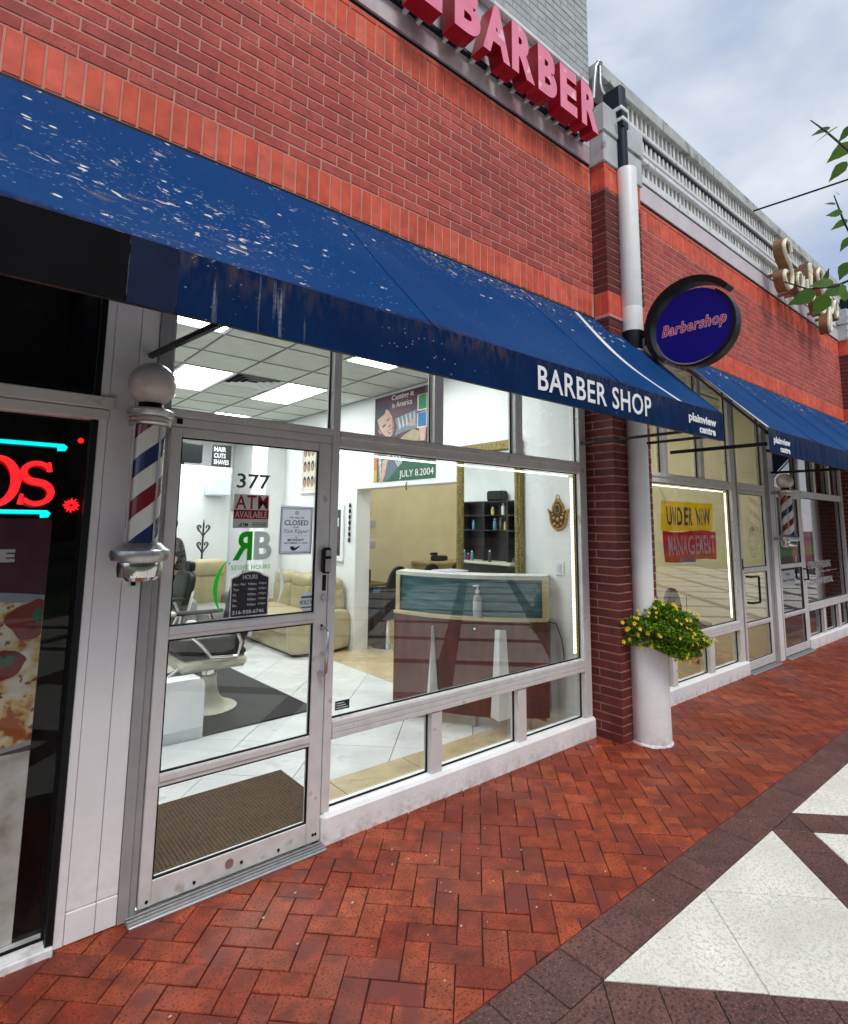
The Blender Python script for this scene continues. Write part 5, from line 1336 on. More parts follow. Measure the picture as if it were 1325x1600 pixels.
for k in range(4):
    r0 = .29-.065*k; r1 = r0-.028; mb = MB()
    q0 = [(2.665-r0, 3.655-r0), (2.665+r0, 3.655-r0), (2.665+r0, 3.655+r0), (2.665-r0, 3.655+r0)]; q1 = [(2.665-r1, 3.655-r1), (2.665+r1, 3.655-r1), (2.665+r1, 3.655+r1), (2.665-r1, 3.655+r1)]
    for i in range(4):
        j = (i+1) % 4; mb.add([(*q0[i], HC-.004), (*q0[j], HC-.004), (*q1[j], HC+.018), (*q1[i], HC+.018)], [(0, 1, 2, 3)])
    mb.build('louvre', M_ROUGHW, vt)
# other bays: plain ceilings with lights
struct('shop_ceiling', M_CT, 4.46, 8.15, .37, 4.6, HC, HC+.03)
struct('salon_ceiling', M_DARKW, 8.25, 11.5, .37, 2.6, HC, HC+.03)
for x, y in ((5.0, 2.6), (6.4, 2.6), (5.0, .8), (6.6, .8)):  # window pair added to brighten the shop and its banner
    lt = thing('ceiling_light', 'lit ceiling panel over the yellow room, %s and %s' % ('left' if x < 6 else 'right', 'rear' if y > 2 else 'by the window'), 'ceiling light', (x+.3, y+.6, HC), 'lit panels of the yellow room')
    MB().bbox(x, x+.6, y, y+1.2, HC-.03, HC-.001, .004).build('frame', M_ROUGHW, lt); MB().box(x+.03, x+.57, y+.03, y+1.17, HC-.036, HC-.0305).build('diffuser', mat('warm_diffuser', (.9, .9, .9), .6, var=0, emit=((1, .97, .9), 5.2)), lt)
# floor: white marble at 45 degrees, beige border by the window and the passage
M_MARB = mat('white_marble', (.72, .74, .73), .16, cols=[(.68, .71, .70), (.75, .77, .76), (.71, .74, .73)], rand='obj', var=.08, vs=3.2, det=9, speck=((.60, .62, .62), 5, .36))
M_BEI = mat('beige_tile', (.56, .46, .26), .2, cols=[(.52, .42, .23), (.60, .50, .30), (.56, .46, .26)], rand='obj', var=.1, vs=6, speck=((.48, .38, .20), 9, .38))
floor = thing('tile_floor', 'white marble tiles with a beige border', None, kind='structure')
mfull = MB(); s = .587
for a in range(-16, 20):
    for b in range(-4, 24):
        # diagonal lattice: X-Y = .27+.83a, X+Y = 3.5+.83b
        p0, q0 = .27+.83*a, 3.5-.83*5+.83*b; g_ = .0035
        P = [((q_+p_)/2, (q_-p_)/2) for p_, q_ in ((p0+g_, q0+g_), (p0+.83-g_, q0+g_), (p0+.83-g_, q0+.83-g_), (p0+g_, q0+.83-g_))]
        Q = clip(clip(clip(clip(P, 1, 0, -.63), -1, 0, 3.74), 0, 1, -.602), 0, -1, 6.88)
        if len(Q) < 3 or area2(Q) < .002: continue
        paver(MB(), Q, -.003, .006, .0015).build('marble_tile', M_MARB, floor)
for k in range(9):
    x0 = .24+.603*k
    x0, x1 = max(.63, x0), min(x0+.597, 4.07)
    if x1-x0 > .05: paver(MB(), [(x0, .118), (x1, .118), (x1, .598), (x0, .598)], -.003, .006, .0015).build('beige_tile', M_BEI, floor)
for i in range(8):
    for j in range(14):
        x0, x1, y0, y1 = 3.746+.6*i, 4.34+.6*i, .604+.6*j, 1.198+.6*j
        if x0 > 8 or y0 > 4.5: continue
        if y0 > 4 and x1 < 4.4: continue
        paver(MB(), [(x0, y0), (x1, y0), (x1, y1), (x0, y1)], -.003, .006, .0015).build('beige_tile', M_BEI, floor)
rb_ = MB().box(4.46, 11.5, .118, .600, -.003, .005).build('floor_strip', M_BEI, floor)
MB().box(8.26, 11.5, .601, 2.6, -.003, .005).build('salon_floor', mat('dark_tile', (.05, .05, .05), .3), kind='structure')
# mats
M_COIR = mat('brown_ribbed_mat', (.085, .064, .034), .95, var=.2, vs=40, bump=.8, bs=60)
dm = thing('door_mat', 'brown ribbed entrance mat lying just inside the door', 'mat', (1.4, .56, .006))
mb = MB().bbox(.80, 1.875, .19, .935, .0065, .016, .004)
mb.build('base', M_COIR, dm); mb = MB()
for k in range(52): mb.bbox(.815+k*.0203, .828+k*.0203, .205, .92, .0165, .0195, .002)
mb.build('ribs', M_COIR, dm, kind='stuff')
am = MB(); am.prism([(1.47, 1.86, .0065), (2.60, 1.90, .0065), (2.68, 2.02, .0065), (2.60, 4.0, .0065), (2.5, 4.9, .0065), (1.45, 4.9, .0065)], (0, 0, .014))
tag(am.build('anti_fatigue_mat', mat('black_mat', (.010, .013, .014), .6, var=.15, vs=6, spec=.18)), 'long black rubber mat under the barber chairs', 'mat')

def pillow(mb, c, s, p=.45, n=20, m_=12, mi=0):
    sg = lambda v, e: math.copysign(abs(v)**e, v)
    vs = []; fs = []
    for k in range(m_+1):
        ph = -PI/2+PI*k/m_
        for i in range(n):
            t = 2*PI*i/n
            vs.append((c[0]+s[0]*sg(math.cos(ph), p)*sg(math.cos(t), p), c[1]+s[1]*sg(math.cos(ph), p)*sg(math.sin(t), p), c[2]+s[2]*sg(math.sin(ph), p)))
    for k in range(m_):
        for i in range(n): fs.append((k*n+i, k*n+(i+1) % n, (k+1)*n+(i+1) % n, (k+1)*n+i))
    return mb.add(vs, fs, mi)
M_LEA = mat('cream_leather', (.40, .345, .19), .45, var=.1, vs=7, bump=.35, bs=14)
M_LEAG = mat('grey_cream_leather', (.22, .235, .21), .5, var=.12, vs=6, bump=.3, bs=14)
so = thing('sofa', 'cream leather sofa along the right wall under the poster of haircuts', 'sofa', (3.8, 4.7, 0))
MB().bbox(3.40, 4.20, 3.83, 5.60, .03, .28, .03).build('base', M_LEA, so, smooth=40)
MB().bbox(3.44, 4.18, 3.86, 5.57, .0065, .03, .004).build('plinth', M_BLACK, so)
for k in range(3):
    y = 4.13+k*.575
    pillow(MB(), (3.68, y, .36), (.34, .283, .11), .3).build('seat_cushion', M_LEA, so, smooth=70)
    pillow(MB(), (4.06, y, .60), (.15, .283, .24), .4).build('back_cushion', M_LEA, so, smooth=70)
    pillow(MB(), (4.05, y, .83), (.14, .27, .11), .5).build('head_cushion', M_LEA, so, smooth=70)
for y in (3.86, 5.57): pillow(MB(), (3.78, y-.03, .29), (.43, .09, .25), .25).build('arm', M_LEA, so, smooth=70)
rc = thing('recliner', 'cream recliner with grey arms beyond the barber chairs', 'armchair', (2.85, 5.3, 0))
MB().bbox(2.5, 3.2, 4.95, 5.65, .02, .36, .04).build('base', M_LEAG, rc, smooth=40)
pillow(MB(), (2.85, 5.2, .42), (.27, .33, .12), .4).build('seat_cushion', M_LEAG, rc, smooth=70)
pillow(MB(), (2.90, 5.62, .72), (.29, .14, .34), .45).build('back_cushion', M_LEA, rc, smooth=70)
pillow(MB(), (2.92, 5.60, 1.0), (.27, .14, .13), .5).build('head_cushion', M_LEA, rc, smooth=70)
for x in (2.52, 3.19): pillow(MB(), (x, 5.28, .40), (.085, .38, .26), .35).build('arm', M_LEAG, rc, smooth=70)

# barber chairs facing the left wall
M_BLKL = mat('black_leather', (.008, .009, .010), .42, var=.1, vs=12, spec=.25)
M_CREAM2 = mat('cream_enamel', (.62, .60, .48), .35, var=.06)
bc = thing('barber_chair', 'vintage barber chair in black leather nearest the door, on a cream pedestal', 'barber chair', (1.90, 2.5, .0065), 'barber chairs')
cx_, cy_ = 1.90, 2.5
MB().lathe(cx_, cy_, [(.26, .021), (.265, .035), (.24, .05), (.17, .075), (.12, .12), (.09, .2), (.08, .28), (.085, .31)], 28).build('pedestal', M_CREAM2, bc, smooth=40)
MB().lathe(cx_, cy_, [(.268, .0208), (.27, .03), (.268, .04)], 28).build('pedestal_ring', M_CHROME, bc, smooth=40)
MB().lathe(cx_, cy_, [(.055, .311), (.055, .40)], 16).build('lift_column', M_CHROME, bc, smooth=40)
MB().bbox(1.58, 2.16, 2.23, 2.77, .40, .50, .03).build('skirt', M_CREAM2, bc, smooth=40)
MB().bbox(1.60, 2.15, 2.24, 2.76, .5005, .56, .02).build('apron', M_BLKL, bc, smooth=40)
pillow(MB(), (1.86, 2.5, .61), (.30, .27, .075), .35).build('seat', M_BLKL, bc, smooth=70)
mb = MB(); pillow(mb, (0, 0, 0), (.055, .27, .25), .42)
tl = Matrix.Translation((2.17, 2.5, .855)) @ Matrix.Rotation(R(10), 4, 'Y'); mb.v = [tuple(tl @ Vector(p)) for p in mb.v]; mb.build('backrest', M_BLKL, bc, smooth=70)
mb = MB(); pts = [Vector((.03, .262*math.cos(R(a)) if abs(math.cos(R(a))) < .9 else .255*math.copysign(1, math.cos(R(a))), -.2+.42*max(0, math.sin(R(a)))**.6)) for a in range(0, 181, 10)]
mb.tube([tl @ p for p in pts], .02, 6); mb.build('back_trim', mat('white_enamel', (.75, .75, .70), .3), bc, smooth=60)
pillow(MB(), (2.24, 2.5, 1.15), (.04, .12, .06), .5).build('headrest', M_BLKL, bc, smooth=70)
for y in (2.21, 2.79):
    ar = MB().bbox(1.68, 2.12, y-.035, y+.035, .80, .835, .015).build('armrest', M_BLKL, bc, smooth=40)
    MB().bbox(1.60, 1.68, y-.04, y+.04, .795, .842, .015).build('arm_tip', M_CREAM2, ar, smooth=40)
    MB().tube([(1.70, y, .80), (1.66, y, .70), (1.74, y, .62), (1.82, y, .52), (2.05, y, .50), (2.08, y, .62), (2.0, y, .80)], .018, 8).build('arm_scroll', M_CHROME, ar, smooth=60)
ft = MB(); ft.tube([(1.60, 2.30, .45), (1.30, 2.30, .24), (1.22, 2.30, .23)], .014, 8); ft.tube([(1.60, 2.70, .45), (1.30, 2.70, .24), (1.22, 2.70, .23)], .014, 8); ft.bbox(1.12, 1.30, 2.28, 2.72, .215, .235, .006)
ft.build('footrest', M_CHROME, bc, smooth=50)
b2 = copy_tree(bc); b2.location = (1.86, 4.1, .0065); b2['label'] = 'vintage black barber chair farther back, beside the standing barber'
wb = thing('white_cabinet', 'low white cabinet with rounded corner inside the door', 'cabinet', (1.4, 2.05, 0))
mb = MB(); Q = [(1.05, .007), (1.66, .007), (1.66, .40), (1.65, .435), (1.62, .455), (1.05, .455)]
mb.prism([(x, 1.86, z) for x, z in Q], (0, .16, 0)); mb.build('body', M_WHITE, wb); MB().bbox(1.05, 1.655, 1.852, 1.8595, .01, .09, .002).build('kick_strip', mat('pale_grey_paint', (.55, .58, .60), .5), wb)

# far end: coat rack, wall things
M_IRON = mat('wrought_iron', (.012, .012, .012), .5, var=.1)
cr_ = thing('coat_rack', 'black wrought iron coat rack with scrolls by the far white wall', 'coat rack', (3.14, 6.5, 0))
MB().tube([(3.14, 6.5, .02), (3.14, 6.5, 1.62), (3.14, 6.5, 1.70)], [.016, .016, .005], 8).build('pole', M_IRON, cr_, smooth=50)
for k in range(3):
    a = R(120*k); MB().tube([(3.14, 6.5, .25), (3.14+.16*math.cos(a), 6.5+.16*math.sin(a), .12), (3.14+.24*math.cos(a), 6.5+.24*math.sin(a), .02)], .012, 6).build('leg', M_IRON, cr_, smooth=50)
for z, r_ in ((1.55, .10), (1.28, .085)):
    for k in range(4):
        a = R(90*k+20); u = Vector((math.cos(a), math.sin(a), 0)); c0 = Vector((3.14, 6.5, z-.12))
        pts = [c0, c0+u*r_*.5+Vector((0, 0, .06)), c0+u*r_+Vector((0, 0, .10)), c0+u*(r_+.03)+Vector((0, 0, .15)), c0+u*r_+Vector((0, 0, .18)), c0+u*(r_-.04)+Vector((0, 0, .165)), c0+u*(r_-.035)+Vector((0, 0, .13))]
        MB().tube(pts, .009, 6).build('scroll', M_IRON, cr_, smooth=60)
tv = thing('television', 'black television on top of the white partition', 'television', (2.4, 6.94, 2.6))
MB().bbox(2.2, 3.20, 6.92, 6.98, 2.64, 2.98, .03).build('body', M_BLKP, tv); MB().bbox(2.6, 2.9, 6.91, 6.99, 2.6005, 2.645, .004).build('stand', M_BLKP, tv)
fs_ = thing('framed_sign', 'framed black and white sign leaning on the partition top', 'picture', (3.3, 6.94, 2.6))
MB().bbox(3.36, 3.69, 6.93, 6.96, 2.601, 2.99, .006).build('frame', M_IRON, fs_)
tx = MB()
for k, (s_, w_) in enumerate((('HAIR', .2), ('CUTS', .2), ('SHAVES', .26))): fit_text(tx, s_, FRONT, (3.39, 6.929, 2.87-.11*k), w_, .08, .002, bold=.02)
tx.build('lettering', M_TXW, fs_)
dr = thing('cabinet', 'tall white cabinet with a panelled door at the far end', 'cabinet', (3.75, 7.3, 0))
MB().bbox(3.73, 4.15, 7.1, 7.5, .007, 1.85, .008).build('body', M_WALL, dr); MB().bbox(3.77, 4.11, 7.085, 7.0995, .05, 1.80, .006).build('door', M_WHITE, dr)
MB().sphere((3.82, 7.075, .95), .018, 10, 8).build('knob', M_STEEL, dr, smooth=60)
MB().bbox(3.25, 3.6, 6.62, 6.895, 2.1, 2.5, .02).build('wall_unit', mat('pale_blue_white', (.66, .74, .82), .4), label='white wall air unit high on the far partition', cat='air conditioner')
# pictures on the right wall
XW = 4.2195
def wall_frame(name, label, y0, y1, z0, z1, fw, MF, MI, cat='picture'):
    f = thing(name, label, cat, (XW, (y0+y1)/2, z0))
    for a in ((y0, y1, z0, z0+fw), (y0, y1, z1-fw, z1), (y0, y0+fw, z0+fw+.0005, z1-fw-.0005), (y1-fw, y1, z0+fw+.0005, z1-fw-.0005)): MB().bbox(XW-.03, XW-.001, *a, .006).build('frame_bar', MF, f)
    MB().box(XW-.012, XW-.002, y0+fw*.8, y1-fw*.8, z0+fw*.8, z1-fw*.8).build('picture', MI, f); return f
hp_ = wall_frame('haircut_poster', 'framed poster with rows of head portraits over the sofa', 4.72, 5.28, 2.11, 2.95, .04, M_WALL, mat('cream_print', (.70, .66, .52), .6))
M_SKIN = mat('portrait_skin', (.42, .24, .15), .6); M_HAIRP = mat('portrait_hair', (.02, .016, .014), .6)
for i in range(4):
    for j in range(3):
        y = 4.82+i*.12; z = 2.28+j*.235
        MB().prism([(XW-.0125, y+.05*math.cos(R(a)), z+.085*math.sin(R(a))+.02) for a in range(0, 360, 30)], (-.001, 0, 0)).build('portrait', M_HAIRP, hp_)
        MB().prism([(XW-.014, y+.032*math.cos(R(a)), z+.055*math.sin(R(a))) for a in range(0, 360, 30)], (-.001, 0, 0)).build('portrait', M_SKIN, hp_)
wf = wall_frame('framed_picture', 'white framed dark picture beside the passage opening', 3.98, 4.38, 1.14, 1.92, .07, M_WALL, mat('dark_picture', (.012, .014, .014), .3, cols=[(.006, .006, .006), (.03, .035, .035)], vs=7))
MB().box(XW-.0135, XW-.0125, 4.12, 4.2, 1.62, 1.74).build('picture_detail', M_TXW, wf)
ch = thing('hanging_beads', 'string of dark beads hanging on the wall by the passage', 'ornament', (XW-.02, 3.83, 1.4))
for k in range(7): MB().sphere((XW-.022, 3.83, 1.44+.078*k), .022, 10, 8, .8, .8, 1.6).build('bead', M_IRON, ch, smooth=60)
MB().cyl((XW-.022, 3.83, 1.40), (XW-.022, 3.83, 1.96), .003, n=5).build('cord', M_IRON, ch)
# painted poster high over the passage
pt_ = thing('exhibition_poster', 'large painted poster reading Cutting it in America, JULY 8.2004', 'poster', (XW, 2.68, 2.2))
def cpp(x, y, d):
    yt = 305-.24*(x-60); yb_ = 1470-.095*(x-60)
    u = (x-55)/850*1.238; v = (y-yt)/(yb_-yt); return (XW-.004-d, 3.302-u, 3.31-v*1.115)
M_ = lambda nm, c, **k: mat('poster_'+nm, c, .55, **{**dict(var=.12, vs=14), **k})
def ppoly(nm, c, d, *pts): MB().prism([cpp(x, y, d) for x, y in pts], (-.0008, 0, 0)).build('print', M_(nm, c), pt_)
MB().box(XW-.0038, XW-.0006, 2.064, 3.302, 2.195, 3.31).build('board', M_('black', (.01, .01, .012)), pt_)
ppoly('maroon', (.13, .008, .014), 0, (105, 295), (903, 104), (903, 800), (105, 860))
ppoly('teal', (.10, .16, .19), .001, (110, 850), (420, 860), (560, 870), (520, 1130), (420, 1300), (330, 1450), (118, 1462))
ppoly('green', (.012, .11, .055), .002, (250, 1452), (380, 1300), (460, 1180), (540, 1100), (903, 1030), (903, 1392))
ppoly('orange', (.55, .16, .02), .002, (62, 900), (112, 900), (108, 1300), (62, 1310)); ppoly('yellow', (.65, .42, .04), .002, (62, 1310), (108, 1300), (106, 1463), (62, 1468))
ppoly('hair', (.012, .016, .03), .002, (85, 600), (90, 480), (130, 405), (205, 365), (265, 415), (275, 480), (240, 540), (150, 600), (105, 640))
ppoly('skin', (.52, .34, .26), .003, (100, 602), (150, 562), (205, 520), (232, 450), (268, 468), (315, 545), (350, 640), (356, 725), (340, 790), (300, 832), (235, 832), (172, 782), (130, 716))
ppoly('skin', (.52, .34, .26), .003, (108, 738), (128, 742), (165, 795), (140, 792))
ppoly('shade', (.30, .16, .13), .004, (318, 560), (350, 640), (356, 725), (340, 790), (318, 780), (328, 690))
for q in ([(180, 690), (232, 648), (228, 678), (190, 714)], [(246, 604), (290, 556), (282, 590), (252, 626)], [(262, 770), (340, 704), (344, 742), (286, 800)], [(262, 700), (310, 655), (296, 690)]): ppoly('brow', (.04, .03, .03), .0045, *q)
ppoly('teeth', (.7, .66, .6), .0055, (284, 764), (330, 728), (332, 744), (290, 782))
ppoly('shirt', (.15, .21, .25), .002, (365, 585), (430, 560), (520, 515), (665, 458), (672, 720), (560, 742), (405, 800), (360, 825), (392, 700))
for k in range(5): ppoly('stripe', (.55, .58, .58), .003, (400+55*k, 570-18*k), (415+55*k, 563-18*k), (455+48*k, 700-20*k), (430+48*k, 740-20*k))
ppoly('skin', (.52, .34, .26), .004, (548, 648), (598, 606), (638, 560), (648, 676), (600, 694), (560, 690))
ppoly('tan', (.42, .33, .20), .003, (440, 862), (490, 815), (620, 728), (695, 760), (700, 900), (560, 905))
ppoly('arm', (.60, .36, .28), .004, (695, 718), (786, 708), (776, 892), (708, 894))
for (a, b_, c_, d_), nm, c in (((672, 246, 800, 488), 'white', (.7, .7, .68)), ((672, 492, 800, 722), 'white', (.7, .7, .68))): ppoly(nm, c, .004, (a, b_+22), (c_, b_-10), (c_, d_-18), (a, d_))
ppoly('square_green', (.02, .22, .07), .005, (688, 272), (792, 240), (792, 448), (688, 468)); ppoly('square_blue', (.015, .16, .42), .005, (684, 516), (792, 494), (792, 690), (684, 704))
ppoly('arm', (.60, .36, .28), .003, (190, 1182), (258, 1085), (312, 1086), (255, 1200), (232, 1350), (196, 1455), (146, 1458), (182, 1300))
for k in range(4): ppoly('stripe', (.55, .58, .58), .0025, (118+10*k, 1090+95*k), (140+10*k, 1090+95*k), (172, 1190+90*k), (160, 1230+88*k))
for k in range(3): ppoly('stripe', (.55, .58, .58), .0025, (330+45*k, 1090), (352+45*k, 1090), (430+20*k, 1230-20*k), (420+20*k, 1250-20*k))
def ptext(s_, x0, y0, x1, y1, **k):
    tx = MB(); a = cpp(x0, y1, .005); b_ = cpp(x1, y1, .005); t = cpp(x0, y0, .005)
    fit_text(tx, s_, SIDE, (a[0], a[1], a[2]), a[1]-b_[1], t[2]-a[2], .001, **k); tx.build('lettering', M_('lettering', (.78, .74, .70), var=0), pt_)
ptext('Cutting it', 312, 262, 622, 352, bold=.02); ptext('in America', 322, 362, 600, 440); ptext('JULY 8.2004', 440, 1300, 885, 1418)
MB().tube([(XW-.01, 2.59, 2.17), (XW-.02, 2.59, 2.14), (XW-.012, 2.59, 2.07)], .007, 6).build('hook', M_IRON, label='small dark hook hanging from the passage header', cat='hook')
# mirror with gilt frame, hamsa, switch
M_GILT = mat('gilt_frame', (.30, .235, .07), .45, .6, var=.35, vs=45, bump=1.0, bs=70)
mr_ = thing('wall_mirror', 'tall mirror in a thick carved gilt frame behind the reception desk', 'mirror', (XW, 1.22, .7))
ya_, yb2, za_, zb_ = .762, 1.688, .55, 2.51
for a in ((ya_, yb2, za_, za_+.105), (ya_, yb2, zb_-.105, zb_), (ya_, ya_+.105, za_+.1055, zb_-.1055), (yb2-.105, yb2, za_+.1055, zb_-.1055)):
    mb = MB(); mb.bbox(XW-.045, XW-.001, *a, .02)
    mb.build('frame_bar', M_GILT, mr_)
bd_ = MB()
for k in range(60): bd_.sphere((XW-.048, ya_+.052, za_+.12+k*.029), .012, 6, 4); bd_.sphere((XW-.048, yb2-.052, za_+.12+k*.029), .012, 6, 4)
bd_.build('carving', M_GILT, mr_, kind='stuff')
MB().box(XW-.02, XW-.003, ya_+.10, yb2-.10, za_+.10, zb_-.10).build('mirror_glass', mat('mirror_silver', (.86, .9, .88), .01, 1., var=0), mr_)
M_BRASS = mat('brass', (.50, .30, .07), .35, .8, var=.3, vs=60, bump=.5, bs=120); M_BRASSD = mat('dark_brass', (.10, .055, .02), .5, .5, var=.3, vs=60)
def hamsa(x, y, z, h, label):
    t = thing('hamsa_ornament', label, 'ornament', (x, y, z)); s_ = h/1.0
    Q = [(0, .98), (.07, .97), (.12, .90), (.15, .84), (.20, .78), (.22, .68), (.23, .58), (.30, .60), (.37, .66), (.40, .63), (.37, .55), (.33, .48), (.33, .36), (.29, .20), (.20, .08), (.10, .02), (0, 0)]
    full = Q+[(-a, b) for a, b in Q[::-1][1:-1]]
    MB().prism([(x, y-a*s_, z+b*s_) for a, b in full], (-.012, 0, 0)).build('plate', M_BRASS, t)
    MB().prism([(x-.0125, y-a*.80*s_, z+(.07+b*.83)*s_) for a, b in full], (-.003, 0, 0)).build('inlay', M_BRASSD, t)
    MB().prism([(x-.016, y-.10*s_*math.cos(R(a)), z+(.66+.15*math.sin(R(a)))*s_) for a in range(0, 360, 20)], (-.004, 0, 0)).build('eye_rim', M_BRASS, t)
    MB().prism([(x-.0205, y-.075*s_*math.cos(R(a)), z+(.66+.12*math.sin(R(a)))*s_) for a in range(0, 360, 20)], (-.002, 0, 0)).build('eye', M_IRON, t)
    for a, b, r_ in ((0, .33, .06), (.15, .38, .05), (-.15, .38, .05), (.12, .2, .05), (-.12, .2, .05), (0, .13, .045), (.2, .5, .03), (-.2, .5, .03)):
        MB().sphere((x-.016, y-a*s_, z+b*s_), r_*s_, 8, 6, .5).build('boss', M_BRASS, t, smooth=60)
    MB().tube([(x-.006, y+.02*math.cos(R(a)), z+1.02*s_+.02*math.sin(R(a))) for a in range(0, 360, 30)], .003, 5, closed=True).build('loop', M_BRASS, t)
hamsa(4.079, .263, 1.625, .285, 'ornate brass hand shaped amulet hanging on the wall by the window')
sw_ = thing('light_switch', 'white light switch plate on the wall right of the desk', 'switch', (4.079, .26, 1.3))
MB().bbox(4.070, 4.0795, .215, .300, 1.245, 1.365, .003).build('plate', M_WHITE, sw_); MB().bbox(4.064, 4.0698, .238, .277, 1.27, 1.34, .002).build('rocker', M_PAPER, sw_)

# reception desk: bow front
M_MAHO = mat('mahogany', (.075, .010, .006), .3, cols=[(.075, .008, .005), (.12, .017, .010)], vs=5, mapscale=(3, 3, .6), var=.2)
M_TEAL = mat('teal_laminate', (.022, .085, .10), .3, cols=[(.022, .10, .13), (.05, .16, .175)], vs=4, mapscale=(1, 1, 12), var=.3)
M_EDGE = mat('beech_edge', (.56, .44, .26), .5, var=.1)
dk_ = thing('reception_desk', 'bow fronted mahogany reception desk with a teal upper panel', 'desk', (3.6, .85, 0))
Ld, Rd = Vector((3.19, 1.44)), Vector((3.93, .28)); nd = Vector((-.843, -.538))
def front(t, off=0., sag=.165):
    p = Ld.lerp(Rd, t)+nd*(4*sag*t*(1-t)+off); return p
def strip(name, z0, z1, o0, o1, M, parent=dk_, t0=0., t1=1., n=20, sag=.165):
    mb = MB(); vs = []
    for i in range(n+1):
        t = t0+(t1-t0)*i/n; a, b = front(t, o0, sag), front(t, o1, sag)
        vs += [(a.x, a.y, z0), (b.x, b.y, z0), (b.x, b.y, z1), (a.x, a.y, z1)]
    fs = [(0, 1, 2, 3), tuple(4*n+k for k in (3, 2, 1, 0))]
    for i in range(n):
        for k in range(4): fs.append((4*i+k, 4*i+(k+1) % 4, 4*i+4+(k+1) % 4, 4*i+4+k))
    return mb.add(vs, fs).build(name, M, parent, smooth=30)
strip('lower_panel', .10, .868, -.03, 0, M_MAHO)
strip('shelf', .869, .892, -.32, .025, M_EDGE)
strip('upper_panel', .8925, 1.205, -.075, -.05, M_TEAL, t0=.035, t1=.965)
strip('top_ledge', 1.206, 1.238, -.30, -.03, mat('pale_ledge', (.66, .66, .60), .4))
for t in (.0, .966): strip('end_post', .8925, 1.2055, -.10, -.03, M_EDGE, t0=t, t1=t+.034, n=2)
for t in (.0, .97): strip('side_panel', .10, .8685, -.50, -.031, M_MAHO, t0=t, t1=t+.03, n=2)
for t in (.12, .56, .9):
    p = front(t, -.06); MB().bbox(p.x-.022, p.x+.022, p.y-.022, p.y+.022, .0065, .0995, .003).build('leg', M_STEEL, dk_)
M_FIN = mat('white_fin', (.80, .82, .82), .4, var=.03)
for t, wt_, wb_ in ((.30, .006, .065), (.725, .045, .085)):
    a0, a1 = front(t-wt_/1.4, .002), front(t+wt_/1.4, .002); b0, b1 = front(t-wb_/1.4, .002), front(t+wb_/1.4, .002); m0 = front(t, .05); m1 = front(t, .11)
    mb = MB(); mb.add([(a0.x, a0.y, .80), (m0.x, m0.y, .80), (a1.x, a1.y, .80), (b0.x, b0.y, .105), (m1.x, m1.y, .105), (b1.x, b1.y, .105)], [(0, 1, 4, 3), (1, 2, 5, 4), (2, 0, 3, 5), (0, 2, 1), (3, 4, 5)])
    mb.build('white_fin', M_FIN, dk_)
p = front(.57, .003); MB().sphere((p.x, p.y, .80), .012, 10, 8).build('lock', M_CHROME, dk_, smooth=60)
p = front(.585, -.012)
bt = thing('soap_bottle', 'clear pump bottle with a white label standing on the desk shelf', 'bottle', (p.x, p.y, .893))
MB().lathe(p.x, p.y, [(.036, .893), (.038, .90), (.038, 1.05), (.034, 1.065), (.015, 1.078), (.014, 1.09)], 20).build('body', mat('clear_plastic', (.30, .36, .34), .12, spec=.8, var=.05), bt, smooth=40)
MB().lathe(p.x, p.y, [(.0385, .945), (.0385, 1.03)], 20, cap=False).build('label', M_PAPER, bt, smooth=40)
pm_ = MB().lathe(p.x, p.y, [(.018, 1.091), (.018, 1.115), (.008, 1.118), (.008, 1.145), (.016, 1.147), (.016, 1.16)], 14); pm_.bbox(p.x-.05, p.x, p.y-.008, p.y+.008, 1.148, 1.16, .003); pm_.build('pump', M_TXW, bt, smooth=40)
MB().tube([(3.96, .30, .86), (4.04, .28, .84), (4.055, .24, .72), (4.06, .22, .58), (4.05, .23, .50), (4.0, .30, .46), (3.97, .33, .45)], .005, 6).build('power_cord', M_BLKP, label='thin dark cord looping from the desk end to the wall', cat='cord')
papers = MB().bbox(3.47, 3.72, 1.02, 1.25, 1.2385, 1.25, .002); tag(papers.build('papers', M_PAPER), 'white papers lying on the desk top', 'papers')

# dark hutch on the left wall, seen in the mirror
M_ESP = mat('espresso_wood', (.012, .008, .008), .4, var=.15, vs=9)
hu = thing('styling_hutch', 'dark hutch with shelves and bottles, seen in the gilt mirror', 'cabinet', (.85, 4.2, 0))
MB().bbox(.63, 1.06, 3.35, 5.2, .0065, .97, .006).build('lower_cabinet', M_ESP, hu); MB().bbox(.63, 1.09, 3.33, 5.22, .9705, 1.01, .006).build('counter', mat('pale_counter', (.62, .58, .48), .4), hu)
MB().box(.625, .64, 3.4, 5.15, 1.0105, 2.08).build('back_panel', M_ESP, hu)
for y in (3.4, 3.98, 4.56, 5.13): MB().bbox(.6405, .84, y-.018, y+.018, 1.0105, 2.08, .003).build('upright', M_ESP, hu)
for z in (1.55, 1.82, 2.07): MB().bbox(.6405, .85, 3.385, 5.15, z, z+.025, .003).build('shelf', M_ESP, hu)
bx = MB().bbox(.66, .84, 4.1, 4.5, 2.0955, 2.28, .03); tag(bx.build('storage_box', M_BLKL), 'black bag on top of the dark hutch', 'bag')
cols_ = [('white_plastic', (.75, .75, .76)), ('blue_plastic', (.05, .25, .45)), ('red_plastic', (.3, .01, .03)), ('teal_plastic', (.05, .25, .25)), ('dark_plastic', (.03, .03, .03)), ('yellow_plastic', (.5, .45, .1))]
random.seed(21)
BTL_ORD = ('first', 'second', 'third', 'fourth', 'fifth', 'sixth', 'seventh', 'eighth', 'ninth')
